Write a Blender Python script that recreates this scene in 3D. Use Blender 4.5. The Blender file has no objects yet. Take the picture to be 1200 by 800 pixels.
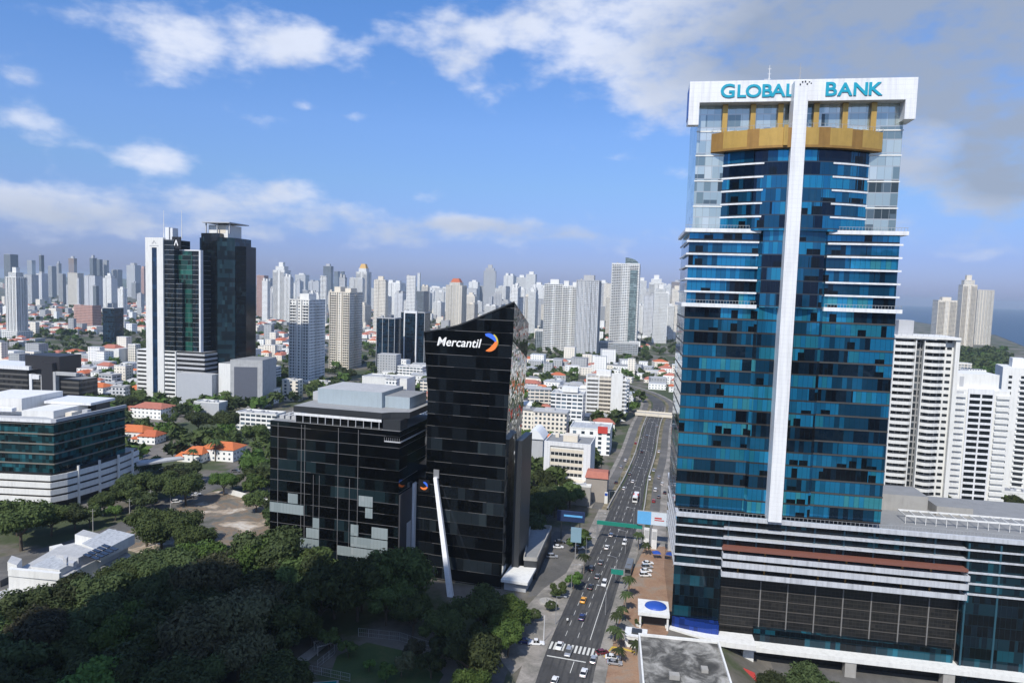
import bpy, bmesh, math, random
from mathutils import Vector, Matrix, noise
random.seed(7)
R = math.radians
scene = bpy.context.scene
col = scene.collection

# ------------------------------------------------------------------ camera, sky, sun, exposure
CAM_H = 107.0; FOC = 800.0; PITCH = R(4.36); ROLL = R(1.8)
cam_d = bpy.data.cameras.new('camera'); cam = bpy.data.objects.new('camera', cam_d); col.objects.link(cam)
scene.camera = cam
cam_d.sensor_width = 36.0; cam_d.lens = 24.0; cam_d.clip_start = 1.0; cam_d.clip_end = 60000.0
FWD = Vector((0, math.cos(PITCH), -math.sin(PITCH)))
_r0 = Vector((1, 0, 0)); _u0 = Vector((0, math.sin(PITCH), math.cos(PITCH)))
RGT = _r0 * math.cos(ROLL) + _u0 * math.sin(ROLL)
UPV = -_r0 * math.sin(ROLL) + _u0 * math.cos(ROLL)
_m = Matrix((RGT, UPV, -FWD)).transposed().to_4x4(); _m.translation = Vector((0, 0, CAM_H))
cam.matrix_world = _m

SUN_AZ = Vector((-0.42, -0.91)).normalized(); SUN_EL = R(48)
SUN_DIR = Vector((SUN_AZ.x * math.cos(SUN_EL), SUN_AZ.y * math.cos(SUN_EL), math.sin(SUN_EL)))
sun_d = bpy.data.lights.new('sun', 'SUN'); sun = bpy.data.objects.new('sun', sun_d); col.objects.link(sun)
sun_d.energy = 4.2; sun_d.angle = R(0.53); sun_d.color = (1.0, 0.95, 0.86)
sun.rotation_euler = SUN_DIR.to_track_quat('Z', 'Y').to_euler()
sun.location = (-300, -200, 600)

scene.view_settings.view_transform = 'Standard'; scene.view_settings.look = 'None'
scene.view_settings.gamma = 1.0; scene.view_settings.exposure = 0.22
scene.cycles.use_denoising = True
scene.cycles.max_bounces = 6; scene.cycles.diffuse_bounces = 3; scene.cycles.glossy_bounces = 4
scene.cycles.transmission_bounces = 2; scene.cycles.volume_bounces = 0; scene.cycles.transparent_max_bounces = 6

def ray(px, py):
    """direction from the camera's place towards a point of the photograph (1200 x 800)"""
    return FWD + RGT * ((px - 600) / FOC) + UPV * ((400 - py) / FOC)
def G(px, py, z=0.0):
    d = ray(px, py); t = (z - CAM_H) / d.z
    return Vector((d.x * t, d.y * t, z))
def PD(px, py, D):
    d = ray(px, py); t = D / d.y
    return Vector((d.x * t, D, CAM_H + d.z * t))
def proj(P):
    v = Vector(P) - Vector((0, 0, CAM_H)); z = v.dot(FWD)
    return 600 + FOC * v.dot(RGT) / z, 400 - FOC * v.dot(UPV) / z

# ------------------------------------------------------------------ node helpers
def nd(nt, kind, **kw):
    n = nt.nodes.new(kind)
    for k, v in kw.items():
        if k.startswith('in_'):
            key = k[3:]
            key = int(key) if key.isdigit() else key
            n.inputs[key].default_value = v
        else: setattr(n, k, v)
    return n
def math_n(nt, op, a, b=None, c=None, clamp=False):
    n = nt.nodes.new('ShaderNodeMath'); n.operation = op; n.use_clamp = clamp
    for i, v in enumerate((a, b, c)):
        if v is None: continue
        if isinstance(v, (int, float)): n.inputs[i].default_value = v
        else: nt.links.new(v, n.inputs[i])
    return n.outputs[0]
def mix_c(nt, fac, a, b, blend='MIX'):
    n = nt.nodes.new('ShaderNodeMix'); n.data_type = 'RGBA'; n.blend_type = blend
    for sock, v in ((n.inputs[0], fac), (n.inputs[6], a), (n.inputs[7], b)):
        if isinstance(v, (int, float)): sock.default_value = v
        elif isinstance(v, (tuple, list)): sock.default_value = (v[0], v[1], v[2], 1)
        else: nt.links.new(v, sock)
    return n.outputs[2]
def ramp(nt, fac, stops, interp='LINEAR'):
    n = nt.nodes.new('ShaderNodeValToRGB'); cr = n.color_ramp; cr.interpolation = interp
    while len(cr.elements) < len(stops): cr.elements.new(0.5)
    for e, (p, c) in zip(cr.elements, stops):
        e.position = p; e.color = (c[0], c[1], c[2], 1)
    nt.links.new(fac, n.inputs[0]); return n.outputs[0]

# ------------------------------------------------------------------ world: sky with clouds laid out by direction
world = bpy.data.worlds.new('World'); scene.world = world; world.use_nodes = True
def build_world():
    nt = world.node_tree; nt.nodes.clear()
    out = nt.nodes.new('ShaderNodeOutputWorld'); bg = nt.nodes.new('ShaderNodeBackground')
    bg.inputs[1].default_value = 0.13
    nt.links.new(bg.outputs[0], out.inputs[0])
    sky = nt.nodes.new('ShaderNodeTexSky'); sky.sky_type = 'NISHITA'; sky.sun_disc = False
    sky.sun_elevation = SUN_EL; sky.sun_rotation = math.atan2(SUN_DIR.x, SUN_DIR.y)
    sky.altitude = 0; sky.air_density = 1.0; sky.dust_density = 0.6; sky.ozone_density = 2.5
    tc = nt.nodes.new('ShaderNodeTexCoord')
    sep = nt.nodes.new('ShaderNodeSeparateXYZ'); nt.links.new(tc.outputs['Generated'], sep.inputs[0])
    az = math_n(nt, 'ARCTAN2', sep.outputs[0], sep.outputs[1])
    el = math_n(nt, 'ARCSINE', sep.outputs[2])
    def azel(px, py):
        d = ray(px, py).normalized(); return math.atan2(d.x, d.y), math.asin(d.z)
    S = 1.0 / FOC
    blobs = [(300,52,100,26,1,0),(345,42,55,24,.6,0),(230,66,45,18,.5,0),(180,88,30,18,.55,0),
             (530,42,80,22,1,0),(600,45,30,16,.4,0),(552,92,34,26,.85,0),
             (690,8,95,26,1,.1),(730,62,80,40,1,.15),(800,75,80,50,.9,.1),(900,60,120,70,1,.45),(1010,40,150,70,1.1,1),
             (1150,60,110,80,1.1,1.1),(1140,150,90,55,.9,1),(1190,200,70,40,.8,1),(1105,165,42,30,.55,-1.0),
             (155,182,46,15,1,0),(175,190,30,12,.4,0),(18,136,34,12,.9,0),(5,86,22,9,.7,0),
             (50,228,60,16,.8,.1),(40,248,120,24,.7,.3),(290,230,75,22,.85,.1),(330,222,30,12,.4,0),(410,247,34,10,.7,.1),(250,240,40,14,.4,.2),
             (90,10,90,16,.5,.1),(200,28,80,12,.3,.1),(312,141,26,8,.7,0),(415,137,22,6,.65,0),(355,125,14,5,.5,0),(470,200,70,9,.32,0),
             (490,230,26,7,.55,.1),(570,262,60,9,.6,.15),(520,258,30,8,.4,.15),(715,185,26,6,.5,0),(300,272,330,20,.44,.3),(520,268,160,14,.42,.25),(700,275,180,16,.4,.4),(1112,298,30,8,.5,0),(1100,270,120,20,.3,.5)]
    msum = None; dsum = None
    for (px, py, rx, ry, am, dk) in blobs:
        a0, e0 = azel(px, py)
        dx = math_n(nt, 'MULTIPLY_ADD', az, 1 / (rx * S), -a0 / (rx * S))
        dy = math_n(nt, 'MULTIPLY_ADD', el, 1 / (ry * S), -e0 / (ry * S))
        q = math_n(nt, 'MULTIPLY', dx, dx); q = math_n(nt, 'MULTIPLY_ADD', dy, dy, q)
        g = math_n(nt, 'POWER', 0.45, q)
        msum = math_n(nt, 'MULTIPLY_ADD', g, am, msum if msum is not None else 0.0)
        if dk: dsum = math_n(nt, 'MULTIPLY_ADD', g, dk, dsum if dsum is not None else 0.0)
    # behind the camera the sky carries scattered clouds of its own
    back = math_n(nt, 'LESS_THAN', sep.outputs[1], 0.05)
    msum = math_n(nt, 'MULTIPLY_ADD', back, 0.78, msum)
    cx = nt.nodes.new('ShaderNodeCombineXYZ'); nt.links.new(az, cx.inputs[0])
    nt.links.new(math_n(nt, 'MULTIPLY', el, 1.9), cx.inputs[1])
    n1 = nd(nt, 'ShaderNodeTexNoise', in_Scale=14.0, in_Detail=10.0, in_Roughness=0.52, in_Lacunarity=2.1)
    nt.links.new(cx.outputs[0], n1.inputs['Vector'])
    n2 = nd(nt, 'ShaderNodeTexNoise', in_Scale=5.0, in_Detail=5.0, in_Roughness=0.5)
    cx2 = nt.nodes.new('ShaderNodeCombineXYZ'); nt.links.new(math_n(nt, 'ADD', az, 0.37), cx2.inputs[0])
    nt.links.new(math_n(nt, 'MULTIPLY_ADD', el, 1.9, 0.04), cx2.inputs[1]); nt.links.new(cx2.outputs[0], n2.inputs['Vector'])
    f = math_n(nt, 'MULTIPLY_ADD', n1.outputs[0], 1.9, -1.2)
    f = math_n(nt, 'MULTIPLY_ADD', math_n(nt, 'MINIMUM', msum, 1.25), 0.74, f)
    mr = nd(nt, 'ShaderNodeMapRange', interpolation_type='SMOOTHSTEP'); nt.links.new(f, mr.inputs[0])
    mr.inputs[1].default_value = 0.02; mr.inputs[2].default_value = 0.85
    mask = math_n(nt, 'MULTIPLY', mr.outputs[0], 0.93)
    up = math_n(nt, 'GREATER_THAN', sep.outputs[2], -0.02); mask = math_n(nt, 'MULTIPLY', mask, up)
    dk = math_n(nt, 'MULTIPLY_ADD', n2.outputs[0], 1.3, -0.65)
    dk = math_n(nt, 'ADD', math_n(nt, 'MULTIPLY', dsum, 0.85), dk, clamp=True)
    ccol = mix_c(nt, dk, CLOUD_W, CLOUD_G)
    skyc = mix_c(nt, 1.0, sky.outputs[0], ramp(nt, math_n(nt, 'MULTIPLY', el, 2.0), SKY_TINT), 'MULTIPLY')
    nt.links.new(mix_c(nt, mask, skyc, ccol), bg.inputs[0])
CLOUD_W = (5.2, 5.6, 6.6); CLOUD_G = (2.3, 2.75, 3.6); SKY_TINT = [(0.0, (.36,.42,.84)), (0.11, (.40,.46,.84)), (0.29, (.54,.66,.9)), (0.44, (.62,.77,1.05)), (0.8, (.56,.86,1.22)), (1.0, (.56,.86,1.22))]
build_world()

# ------------------------------------------------------------------ mesh builder
class MB:
    def __init__(s): s.v = []; s.f = []; s.m = []
    def add(s, pts, faces, m=0):
        b = len(s.v); s.v.extend([tuple(p) for p in pts])
        for f in faces: s.f.append([b + i for i in f]); s.m.append(m)
        return s
    def poly(s, pts, m=0): return s.add(pts, [list(range(len(pts)))], m)
    def box(s, x0, x1, y0, y1, z0, z1, m=0, mt=None):
        p = [(x0,y0,z0),(x1,y0,z0),(x1,y1,z0),(x0,y1,z0),(x0,y0,z1),(x1,y0,z1),(x1,y1,z1),(x0,y1,z1)]
        s.add(p, [(0,1,5,4),(1,2,6,5),(2,3,7,6),(3,0,4,7),(3,2,1,0)], m); b = len(s.v) - 8
        s.f.append([b+4,b+5,b+6,b+7]); s.m.append(m if mt is None else mt); return s
    def prism(s, poly, z0, z1, m=0, mt=None, bottom=True):
        n = len(poly); z0f = z0 if callable(z0) else (lambda x, y: z0); z1f = z1 if callable(z1) else (lambda x, y: z1)
        pts = [(x, y, z0f(x, y)) for x, y in poly] + [(x, y, z1f(x, y)) for x, y in poly]
        fs = [(i, (i+1) % n, n + (i+1) % n, n + i) for i in range(n)]
        s.add(pts, fs, m); b = len(s.v) - 2 * n
        s.f.append([b + n + i for i in range(n)]); s.m.append(m if mt is None else mt)
        if bottom: s.f.append([b + i for i in reversed(range(n))]); s.m.append(m)
        return s
    def loft(s, A, B, m=0, cap=True):
        n = len(A); s.add(list(A) + list(B), [(i, (i+1) % n, n + (i+1) % n, n + i) for i in range(n)], m)
        if cap:
            b = len(s.v) - 2 * n
            s.f.append([b + i for i in reversed(range(n))]); s.f.append([b + n + i for i in range(n)]); s.m += [m, m]
        return s
    def tube(s, p, q, r, r2=None, n=8, m=0):
        p = Vector(p); q = Vector(q); r2 = r if r2 is None else r2
        d = (q - p).normalized(); a = d.orthogonal().normalized(); b = d.cross(a)
        A = [p + (a * math.cos(t) + b * math.sin(t)) * r for t in [2*math.pi*i/n for i in range(n)]]
        B = [q + (a * math.cos(t) + b * math.sin(t)) * r2 for t in [2*math.pi*i/n for i in range(n)]]
        return s.loft(A, B, m)
    def beam(s, p, q, w, h, m=0):
        p = Vector(p); q = Vector(q); d = (q - p).normalized()
        up = Vector((0, 0, 1)) if abs(d.z) < 0.95 else Vector((0, 1, 0))
        a = d.cross(up).normalized() * (w / 2); b = a.normalized().cross(d) * (h / 2)
        return s.loft([p - a - b, p + a - b, p + a + b, p - a + b], [q - a - b, q + a - b, q + a + b, q - a + b], m)
    def mesh(s, name, mats, smooth=False):
        me = bpy.data.meshes.new(name); me.from_pydata(s.v, [], s.f)
        for m in (mats if isinstance(mats, (list, tuple)) else [mats]): me.materials.append(m)
        me.polygons.foreach_set('material_index', s.m)
        if smooth: me.polygons.foreach_set('use_smooth', [True] * len(s.f))
        uvl = me.uv_layers.new(name='UVMap'); uv = [0.0] * (2 * len(me.loops)); V = s.v; k = 0
        for p in me.polygons:
            n = p.normal
            if abs(n.z) > 0.8:
                for i in p.vertices: uv[k] = V[i][0]; uv[k+1] = V[i][1]; k += 2
            else:
                h = math.hypot(n.x, n.y); tx, ty = -n.y / h, n.x / h
                for i in p.vertices: uv[k] = V[i][0]*tx + V[i][1]*ty + 500; uv[k+1] = V[i][2]; k += 2
        uvl.data.foreach_set('uv', uv)
        return me
    def build(s, name, mats, parent=None, smooth=False):
        o = bpy.data.objects.new(name, s.mesh(name, mats, smooth)); col.objects.link(o)
        if parent: o.parent = parent
        return o
THINGS = []
def tag(o, label, cat, group=None):
    o['label'] = label; o['category'] = cat
    if group: o['group'] = group
    THINGS.append(o); return o
def thing(name, label, cat, loc=(0,0,0), rot=0.0, group=None):
    o = bpy.data.objects.new(name, None); col.objects.link(o); o.empty_display_size = 0.5
    o.location = loc; o.rotation_euler = (0, 0, R(rot)); return tag(o, label, cat, group)
def struct(name, mb, mats, kind='structure'):
    o = mb.build(name, mats); o['kind'] = kind; return o
def part_of(name, mesh, parent, loc=(0,0,0), rotz=0.0, scale=None):
    o = bpy.data.objects.new(name, mesh); col.objects.link(o); o.parent = parent; o.location = loc
    if rotz: o.rotation_euler = (0, 0, rotz)
    if scale: o.scale = scale
    return o
def dup(root, loc=None, rotz=None, label=None):
    def cp(o, par):
        c = o.copy(); col.objects.link(c)
        if par: c.parent = par
        for ch in list(o.children): cp(ch, c)
        return c
    r = cp(root, None)
    if loc is not None: r.location = loc
    if rotz is not None: r.rotation_euler = (0, 0, rotz)
    if label: r['label'] = label
    THINGS.append(r); return r

# ------------------------------------------------------------------ materials
def new_mat(name):
    m = bpy.data.materials.new(name); m.use_nodes = True
    nt = m.node_tree; return m, nt, nt.nodes['Principled BSDF']
def plain(name, c, rough=0.7, var=0.12, scale=0.35, metal=0.0, spec=None, stain=0.0):
    m, nt, b = new_mat(name)
    tc = nt.nodes.new('ShaderNodeTexCoord')
    n = nd(nt, 'ShaderNodeTexNoise', in_Scale=scale, in_Detail=6.0, in_Roughness=0.65); nt.links.new(tc.outputs['Object'], n.inputs['Vector'])
    v = math_n(nt, 'MULTIPLY_ADD', n.outputs[0], 2 * var, 1 - var)
    cc = mix_c(nt, 1.0, c, v, 'MULTIPLY')
    if stain:
        mp = nd(nt, 'ShaderNodeMapping'); mp.inputs['Scale'].default_value = (1, 1, 0.12); nt.links.new(tc.outputs['Object'], mp.inputs[0])
        n2 = nd(nt, 'ShaderNodeTexNoise', in_Scale=0.9, in_Detail=5.0); nt.links.new(mp.outputs[0], n2.inputs['Vector'])
        s_ = math_n(nt, 'MULTIPLY', math_n(nt, 'MULTIPLY_ADD', n2.outputs[0], 3.0, -1.35, clamp=True), stain)
        cc = mix_c(nt, s_, cc, tuple(x * 0.45 for x in c))
    nt.links.new(cc, b.inputs['Base Color'])
    b.inputs['Roughness'].default_value = rough; b.inputs['Metallic'].default_value = metal
    if spec is not None: b.inputs['Specular IOR Level'].default_value = spec
    return m
def glass(name, stops, pw=1.5, fh=4.0, z0=0.0, metal=0.5, rough=0.06, tilt=0.006, lcol=(0.02,0.03,0.04), lw=0.05, lz=0.08, run=5, fine=0.4, hcol=None, interp='CONSTANT', wave=0.0, spot=0.0, spotc=(.005,.01,.016), brk=0.0):
    """curtain wall: panes of a slightly different tone and tilt, thin mullions, a line at every floor"""
    m, nt, b = new_mat(name)
    uv = nt.nodes.new('ShaderNodeUVMap'); sp = nt.nodes.new('ShaderNodeSeparateXYZ'); nt.links.new(uv.outputs[0], sp.inputs[0])
    u = math_n(nt, 'DIVIDE', sp.outputs[0], pw); v = math_n(nt, 'DIVIDE', math_n(nt, 'SUBTRACT', sp.outputs[1], z0), fh)
    fu = math_n(nt, 'FLOOR', u); fv = math_n(nt, 'FLOOR', v)
    a = hash2(nt, fu, fv, 1.5)
    h = hash2(nt, fv, fv, 4.5)
    off = math_n(nt, 'MULTIPLY', h.outputs[0], run * 3.0)
    cu = math_n(nt, 'FLOOR', math_n(nt, 'DIVIDE', math_n(nt, 'ADD', u, off), float(run)))
    c = hash2(nt, cu, fv, 8.5)
    c2 = hash2(nt, math_n(nt, 'FLOOR', math_n(nt, 'DIVIDE', u, float(run) * 2.7)), math_n(nt, 'FLOOR', math_n(nt, 'MULTIPLY', v, 0.5)), 3.5)
    fac = math_n(nt, 'ADD', math_n(nt, 'MULTIPLY', a.outputs[0], fine), math_n(nt, 'MULTIPLY', c.outputs[0], (1 - fine) * 0.75))
    fac = math_n(nt, 'MULTIPLY_ADD', c2.outputs[0], (1 - fine) * 0.25, fac)
    cc = ramp(nt, fac, stops, interp)
    fru = math_n(nt, 'FRACT', u); frv = math_n(nt, 'FRACT', v)
    if spot:   # windows without blinds in an otherwise screened run of panes
        u2 = math_n(nt, 'MULTIPLY', u, 0.5); s2 = hash2(nt, math_n(nt, 'FLOOR', u2), fv, 6.5); hgt = hash2(nt, math_n(nt, 'FLOOR', u2), fv, 9.25)
        sp_ = math_n(nt, 'MULTIPLY', math_n(nt, 'LESS_THAN', s2.outputs[0], spot), math_n(nt, 'LESS_THAN', frv, math_n(nt, 'MULTIPLY_ADD', hgt.outputs[0], 0.6, 0.35)))
        fr2 = math_n(nt, 'FRACT', u2); sp_ = math_n(nt, 'MULTIPLY', sp_, math_n(nt, 'GREATER_THAN', fr2, math_n(nt, 'MULTIPLY', hgt.outputs[0], 0.5)))
        cc = mix_c(nt, sp_, cc, spotc)
    isl = math_n(nt, 'LESS_THAN', fru, lw / pw); ish = math_n(nt, 'LESS_THAN', frv, lz / fh)
    if brk:    # floor lines that come and go at random along each floor
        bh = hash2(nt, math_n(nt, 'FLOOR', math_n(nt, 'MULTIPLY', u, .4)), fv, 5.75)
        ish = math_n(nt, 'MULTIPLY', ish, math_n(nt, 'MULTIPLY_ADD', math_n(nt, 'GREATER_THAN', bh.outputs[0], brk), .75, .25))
    cc = mix_c(nt, isl, cc, lcol); cc = mix_c(nt, ish, cc, hcol or lcol)
    nt.links.new(cc, b.inputs['Base Color'])
    b.inputs['Metallic'].default_value = metal; b.inputs['Roughness'].default_value = rough
    g = nt.nodes.new('ShaderNodeNewGeometry')
    sub = nd(nt, 'ShaderNodeVectorMath', operation='SUBTRACT'); nt.links.new(a.outputs[1], sub.inputs[0]); sub.inputs[1].default_value = (.5, .5, .5)
    sc = nd(nt, 'ShaderNodeVectorMath', operation='SCALE'); nt.links.new(sub.outputs[0], sc.inputs[0]); sc.inputs['Scale'].default_value = tilt
    ad = nd(nt, 'ShaderNodeVectorMath', operation='ADD'); nt.links.new(g.outputs['Normal'], ad.inputs[0]); nt.links.new(sc.outputs[0], ad.inputs[1])
    last = ad
    if wave:
        tc = nt.nodes.new('ShaderNodeTexCoord'); n3 = nd(nt, 'ShaderNodeTexNoise', in_Scale=0.35, in_Detail=3.0); nt.links.new(tc.outputs['Object'], n3.inputs['Vector'])
        s2 = nd(nt, 'ShaderNodeVectorMath', operation='SUBTRACT'); nt.links.new(n3.outputs[1], s2.inputs[0]); s2.inputs[1].default_value = (.5, .5, .5)
        s3 = nd(nt, 'ShaderNodeVectorMath', operation='SCALE'); nt.links.new(s2.outputs[0], s3.inputs[0]); s3.inputs['Scale'].default_value = wave
        a2 = nd(nt, 'ShaderNodeVectorMath', operation='ADD'); nt.links.new(last.outputs[0], a2.inputs[0]); nt.links.new(s3.outputs[0], a2.inputs[1]); last = a2
    no = nd(nt, 'ShaderNodeVectorMath', operation='NORMALIZE'); nt.links.new(last.outputs[0], no.inputs[0])
    nt.links.new(no.outputs[0], b.inputs['Normal'])
    return m
def facade(name, wall, win=(0.03,0.045,0.06), fh=3.1, bw=3.2, wx=(0.2,0.8), wz=(0.3,0.85), var=0.1, lit=0.25, z0=0.0, roofc=(0.42,0.41,0.39), band=None):
    """plastered wall with a window in every bay of every floor, flat roof on top"""
    m, nt, b = new_mat(name)
    uv = nt.nodes.new('ShaderNodeUVMap'); sp = nt.nodes.new('ShaderNodeSeparateXYZ'); nt.links.new(uv.outputs[0], sp.inputs[0])
    u = math_n(nt, 'DIVIDE', sp.outputs[0], bw); v = math_n(nt, 'DIVIDE', math_n(nt, 'SUBTRACT', sp.outputs[1], z0), fh)
    fu = math_n(nt, 'FLOOR', u); fv = math_n(nt, 'FLOOR', v); fru = math_n(nt, 'FRACT', u); frv = math_n(nt, 'FRACT', v)
    inx = math_n(nt, 'MULTIPLY', math_n(nt, 'GREATER_THAN', fru, wx[0]), math_n(nt, 'LESS_THAN', fru, wx[1]))
    inz = math_n(nt, 'MULTIPLY', math_n(nt, 'GREATER_THAN', frv, wz[0]), math_n(nt, 'LESS_THAN', frv, wz[1]))
    w = math_n(nt, 'MULTIPLY', inx, inz)
    g = nt.nodes.new('ShaderNodeNewGeometry'); ns = nt.nodes.new('ShaderNodeSeparateXYZ'); nt.links.new(g.outputs['Normal'], ns.inputs[0])
    isroof = math_n(nt, 'GREATER_THAN', ns.outputs[2], 0.7); w = math_n(nt, 'MULTIPLY', w, math_n(nt, 'SUBTRACT', 1.0, isroof))
    hsh = hash2(nt, fu, fv, 2.5)
    wc = ramp(nt, hsh.outputs[0], [(0, win), (0.55, tuple(x * 1.9 for x in win)), (1 - lit * 0.5, tuple(x * 3.2 + 0.03 for x in win)), (1.0, tuple(min(.5, x * 5 + 0.14) for x in win))], 'CONSTANT')
    tc = nt.nodes.new('ShaderNodeTexCoord'); n = nd(nt, 'ShaderNodeTexNoise', in_Scale=0.12, in_Detail=6.0); nt.links.new(tc.outputs['Object'], n.inputs['Vector'])
    oi = nt.nodes.new('ShaderNodeObjectInfo')
    vv = math_n(nt, 'ADD', math_n(nt, 'MULTIPLY_ADD', n.outputs[0], 2 * var, 1 - var), math_n(nt, 'MULTIPLY_ADD', oi.outputs['Random'], 0.16, -0.1))
    wcol = mix_c(nt, 1.0, wall, vv, 'MULTIPLY')
    if band is not None:
        bz = math_n(nt, 'LESS_THAN', frv, 0.16); wcol = mix_c(nt, bz, wcol, band)
    wcol = mix_c(nt, isroof, wcol, roofc)
    nt.links.new(mix_c(nt, w, wcol, wc), b.inputs['Base Color'])
    nt.links.new(math_n(nt, 'MULTIPLY_ADD', w, -0.6, 0.75), b.inputs['Roughness'])
    return m

WHITE = plain('white_paint', (0.69,0.69,0.67), 0.65, 0.09, 0.15, stain=0.3)
def hash2(nt, x, y, seed):
    c = nt.nodes.new('ShaderNodeCombineXYZ'); nt.links.new(x, c.inputs[0]); nt.links.new(y, c.inputs[1]); c.inputs[2].default_value = seed
    w = nt.nodes.new('ShaderNodeTexWhiteNoise'); w.noise_dimensions = '3D'; nt.links.new(c.outputs[0], w.inputs['Vector'])
    return w
def panelled(name, c, pw=2.4, ph=1.35, rough=.42, var=.03, stain=.22):
    """sheet cladding: panels of slightly different tone, joints, faint rain streaks"""
    m, nt, b = new_mat(name)
    uv = nt.nodes.new('ShaderNodeUVMap'); sp = nt.nodes.new('ShaderNodeSeparateXYZ'); nt.links.new(uv.outputs[0], sp.inputs[0])
    u = math_n(nt, 'DIVIDE', sp.outputs[0], pw); v = math_n(nt, 'DIVIDE', sp.outputs[1], ph)
    a = hash2(nt, math_n(nt, 'FLOOR', u), math_n(nt, 'FLOOR', v), 2.2)
    t = math_n(nt, 'MULTIPLY_ADD', a.outputs[0], var, 1 - var)
    j = math_n(nt, 'MAXIMUM', math_n(nt, 'LESS_THAN', math_n(nt, 'FRACT', u), .08 / pw), math_n(nt, 'LESS_THAN', math_n(nt, 'FRACT', v), .08 / ph))
    t = math_n(nt, 'MULTIPLY', t, math_n(nt, 'MULTIPLY_ADD', j, -.14, 1.0))
    tc = nt.nodes.new('ShaderNodeTexCoord'); mp = nd(nt, 'ShaderNodeMapping'); mp.inputs['Scale'].default_value = (.7, .7, .05); nt.links.new(tc.outputs['Object'], mp.inputs[0])
    n = nd(nt, 'ShaderNodeTexNoise', in_Scale=1.6, in_Detail=5.0); nt.links.new(mp.outputs[0], n.inputs['Vector'])
    t = math_n(nt, 'MULTIPLY', t, math_n(nt, 'MULTIPLY_ADD', math_n(nt, 'MULTIPLY_ADD', n.outputs[0], 2.6, -1.1, clamp=True), -stain, 1.0))
    nt.links.new(mix_c(nt, 1.0, c, t, 'MULTIPLY'), b.inputs['Base Color']); b.inputs['Roughness'].default_value = rough
    return m
CLEANW = panelled('white_cladding', (0.74,0.75,0.77))
PODW = panelled('pale_grey_band', (0.5,0.52,0.56), 3.0, 3.0, stain=.35)
CREAM = plain('cream_paint', (0.66,0.6,0.5), 0.7, 0.08, stain=0.15)
GREYP = plain('grey_paint', (0.42,0.43,0.45), 0.7, 0.1, stain=0.15)
LGREY = plain('light_grey_roof', (0.4,0.405,0.41), 0.8, 0.25, 0.25, stain=.3)
CONC = plain('concrete', (0.32,0.31,0.29), 0.85, 0.2, 0.4, stain=0.3)
DCONC = plain('weathered_concrete', (0.13,0.125,0.115), 0.9, 0.75, 0.16)
ROOFG = plain('grey_roof', (0.22,0.225,0.23), 0.85, 0.25, 0.3)
DARKM = plain('dark_metal', (0.03,0.033,0.037), 0.4, 0.1)
BLACKM = plain('black_metal', (0.012,0.012,0.013), 0.35, 0.1)
BRONZE = plain('bronze_cladding', (0.3,0.165,0.04), 0.45, 0.25, 0.5, metal=0.3, stain=.4)
BRONZE2 = plain('gold_cladding', (0.46,0.29,0.07), 0.4, 0.18, 0.5, metal=0.3, stain=.35)
STEEL = plain('galvanised_steel', (0.45,0.46,0.48), 0.4, 0.1, metal=0.6)
TEALSIGN = plain('teal_lettering', (0.0,0.3,0.43), 0.4, 0.03)
SIGNGREEN = plain('green_sign', (0.01,0.2,0.15), 0.5, 0.05)
LETTERW = plain('white_lettering', (0.85,0.85,0.85), 0.5, 0.02)
LOGOB = plain('logo_blue', (0.05,0.16,0.75), 0.4, 0.02)
LOGOO = plain('logo_orange', (0.85,0.22,0.05), 0.4, 0.02)
LOGOY = plain('logo_yellow', (0.6,0.5,0.08), 0.4, 0.02)
REDP = plain('red_paint', (0.5,0.05,0.04), 0.6, 0.1)
BROWNT = plain('brown_tile', (0.18,0.07,0.05), 0.7, 0.1)
TERRA = plain('terracotta_roof', (0.42,0.11,0.045), 0.8, 0.25, 0.5)
TERRA2 = plain('orange_roof', (0.5,0.14,0.045), 0.8, 0.2, 0.5)
TERRA3 = plain('faded_red_roof', (0.36,0.13,0.09), 0.8, 0.3, 0.5)
ZINC = panelled('zinc_roof', (0.48,0.5,0.52), .9, 7.0, .5, .14, .45)
BLUEP = plain('blue_paint', (0.02,0.07,0.35), 0.4, 0.08)
SKYBLUE = plain('blue_board', (0.12,0.4,0.75), 0.5, 0.15)
PINK = plain('pink_paint', (0.5,0.3,0.25), 0.7, 0.08)
DGLASS = glass('dark_window_glass', [(0,(.01,.014,.018)),(.6,(.02,.03,.036)),(.9,(.06,.075,.085))], 1.4, 3.0, metal=0.2, lz=0.0)
RAIL = plain('railing_metal', (0.3,0.31,0.32), 0.5, 0.1)
# ------------------------------------------------------------------ ground, roads, water, hills, haze
def smooth(a, b, x):
    t = max(0.0, min(1.0, (x - a) / (b - a))); return t * t * (3 - 2 * t)
def hz(x, y):
    return -8.0 * smooth(62, 84, x) * smooth(236, 207, y)
def ground_mat():
    m, nt, b = new_mat('city_ground')
    tc = nt.nodes.new('ShaderNodeTexCoord')
    n1 = nd(nt, 'ShaderNodeTexNoise', in_Scale=0.02, in_Detail=8.0, in_Roughness=0.62); nt.links.new(tc.outputs['Object'], n1.inputs['Vector'])
    n2 = nd(nt, 'ShaderNodeTexNoise', in_Scale=0.25, in_Detail=6.0, in_Roughness=0.7); nt.links.new(tc.outputs['Object'], n2.inputs['Vector'])
    c1 = ramp(nt, n1.outputs[0], [(0.36,(.035,.05,.018)),(0.46,(.05,.065,.025)),(0.52,(.11,.1,.08)),(0.62,(.15,.14,.13)),(0.72,(.2,.17,.14))])
    v = math_n(nt, 'MULTIPLY_ADD', n2.outputs[0], 0.9, 0.55)
    nt.links.new(mix_c(nt, 1.0, c1, v, 'MULTIPLY'), b.inputs['Base Color']); b.inputs['Roughness'].default_value = 0.95
    return m
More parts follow.
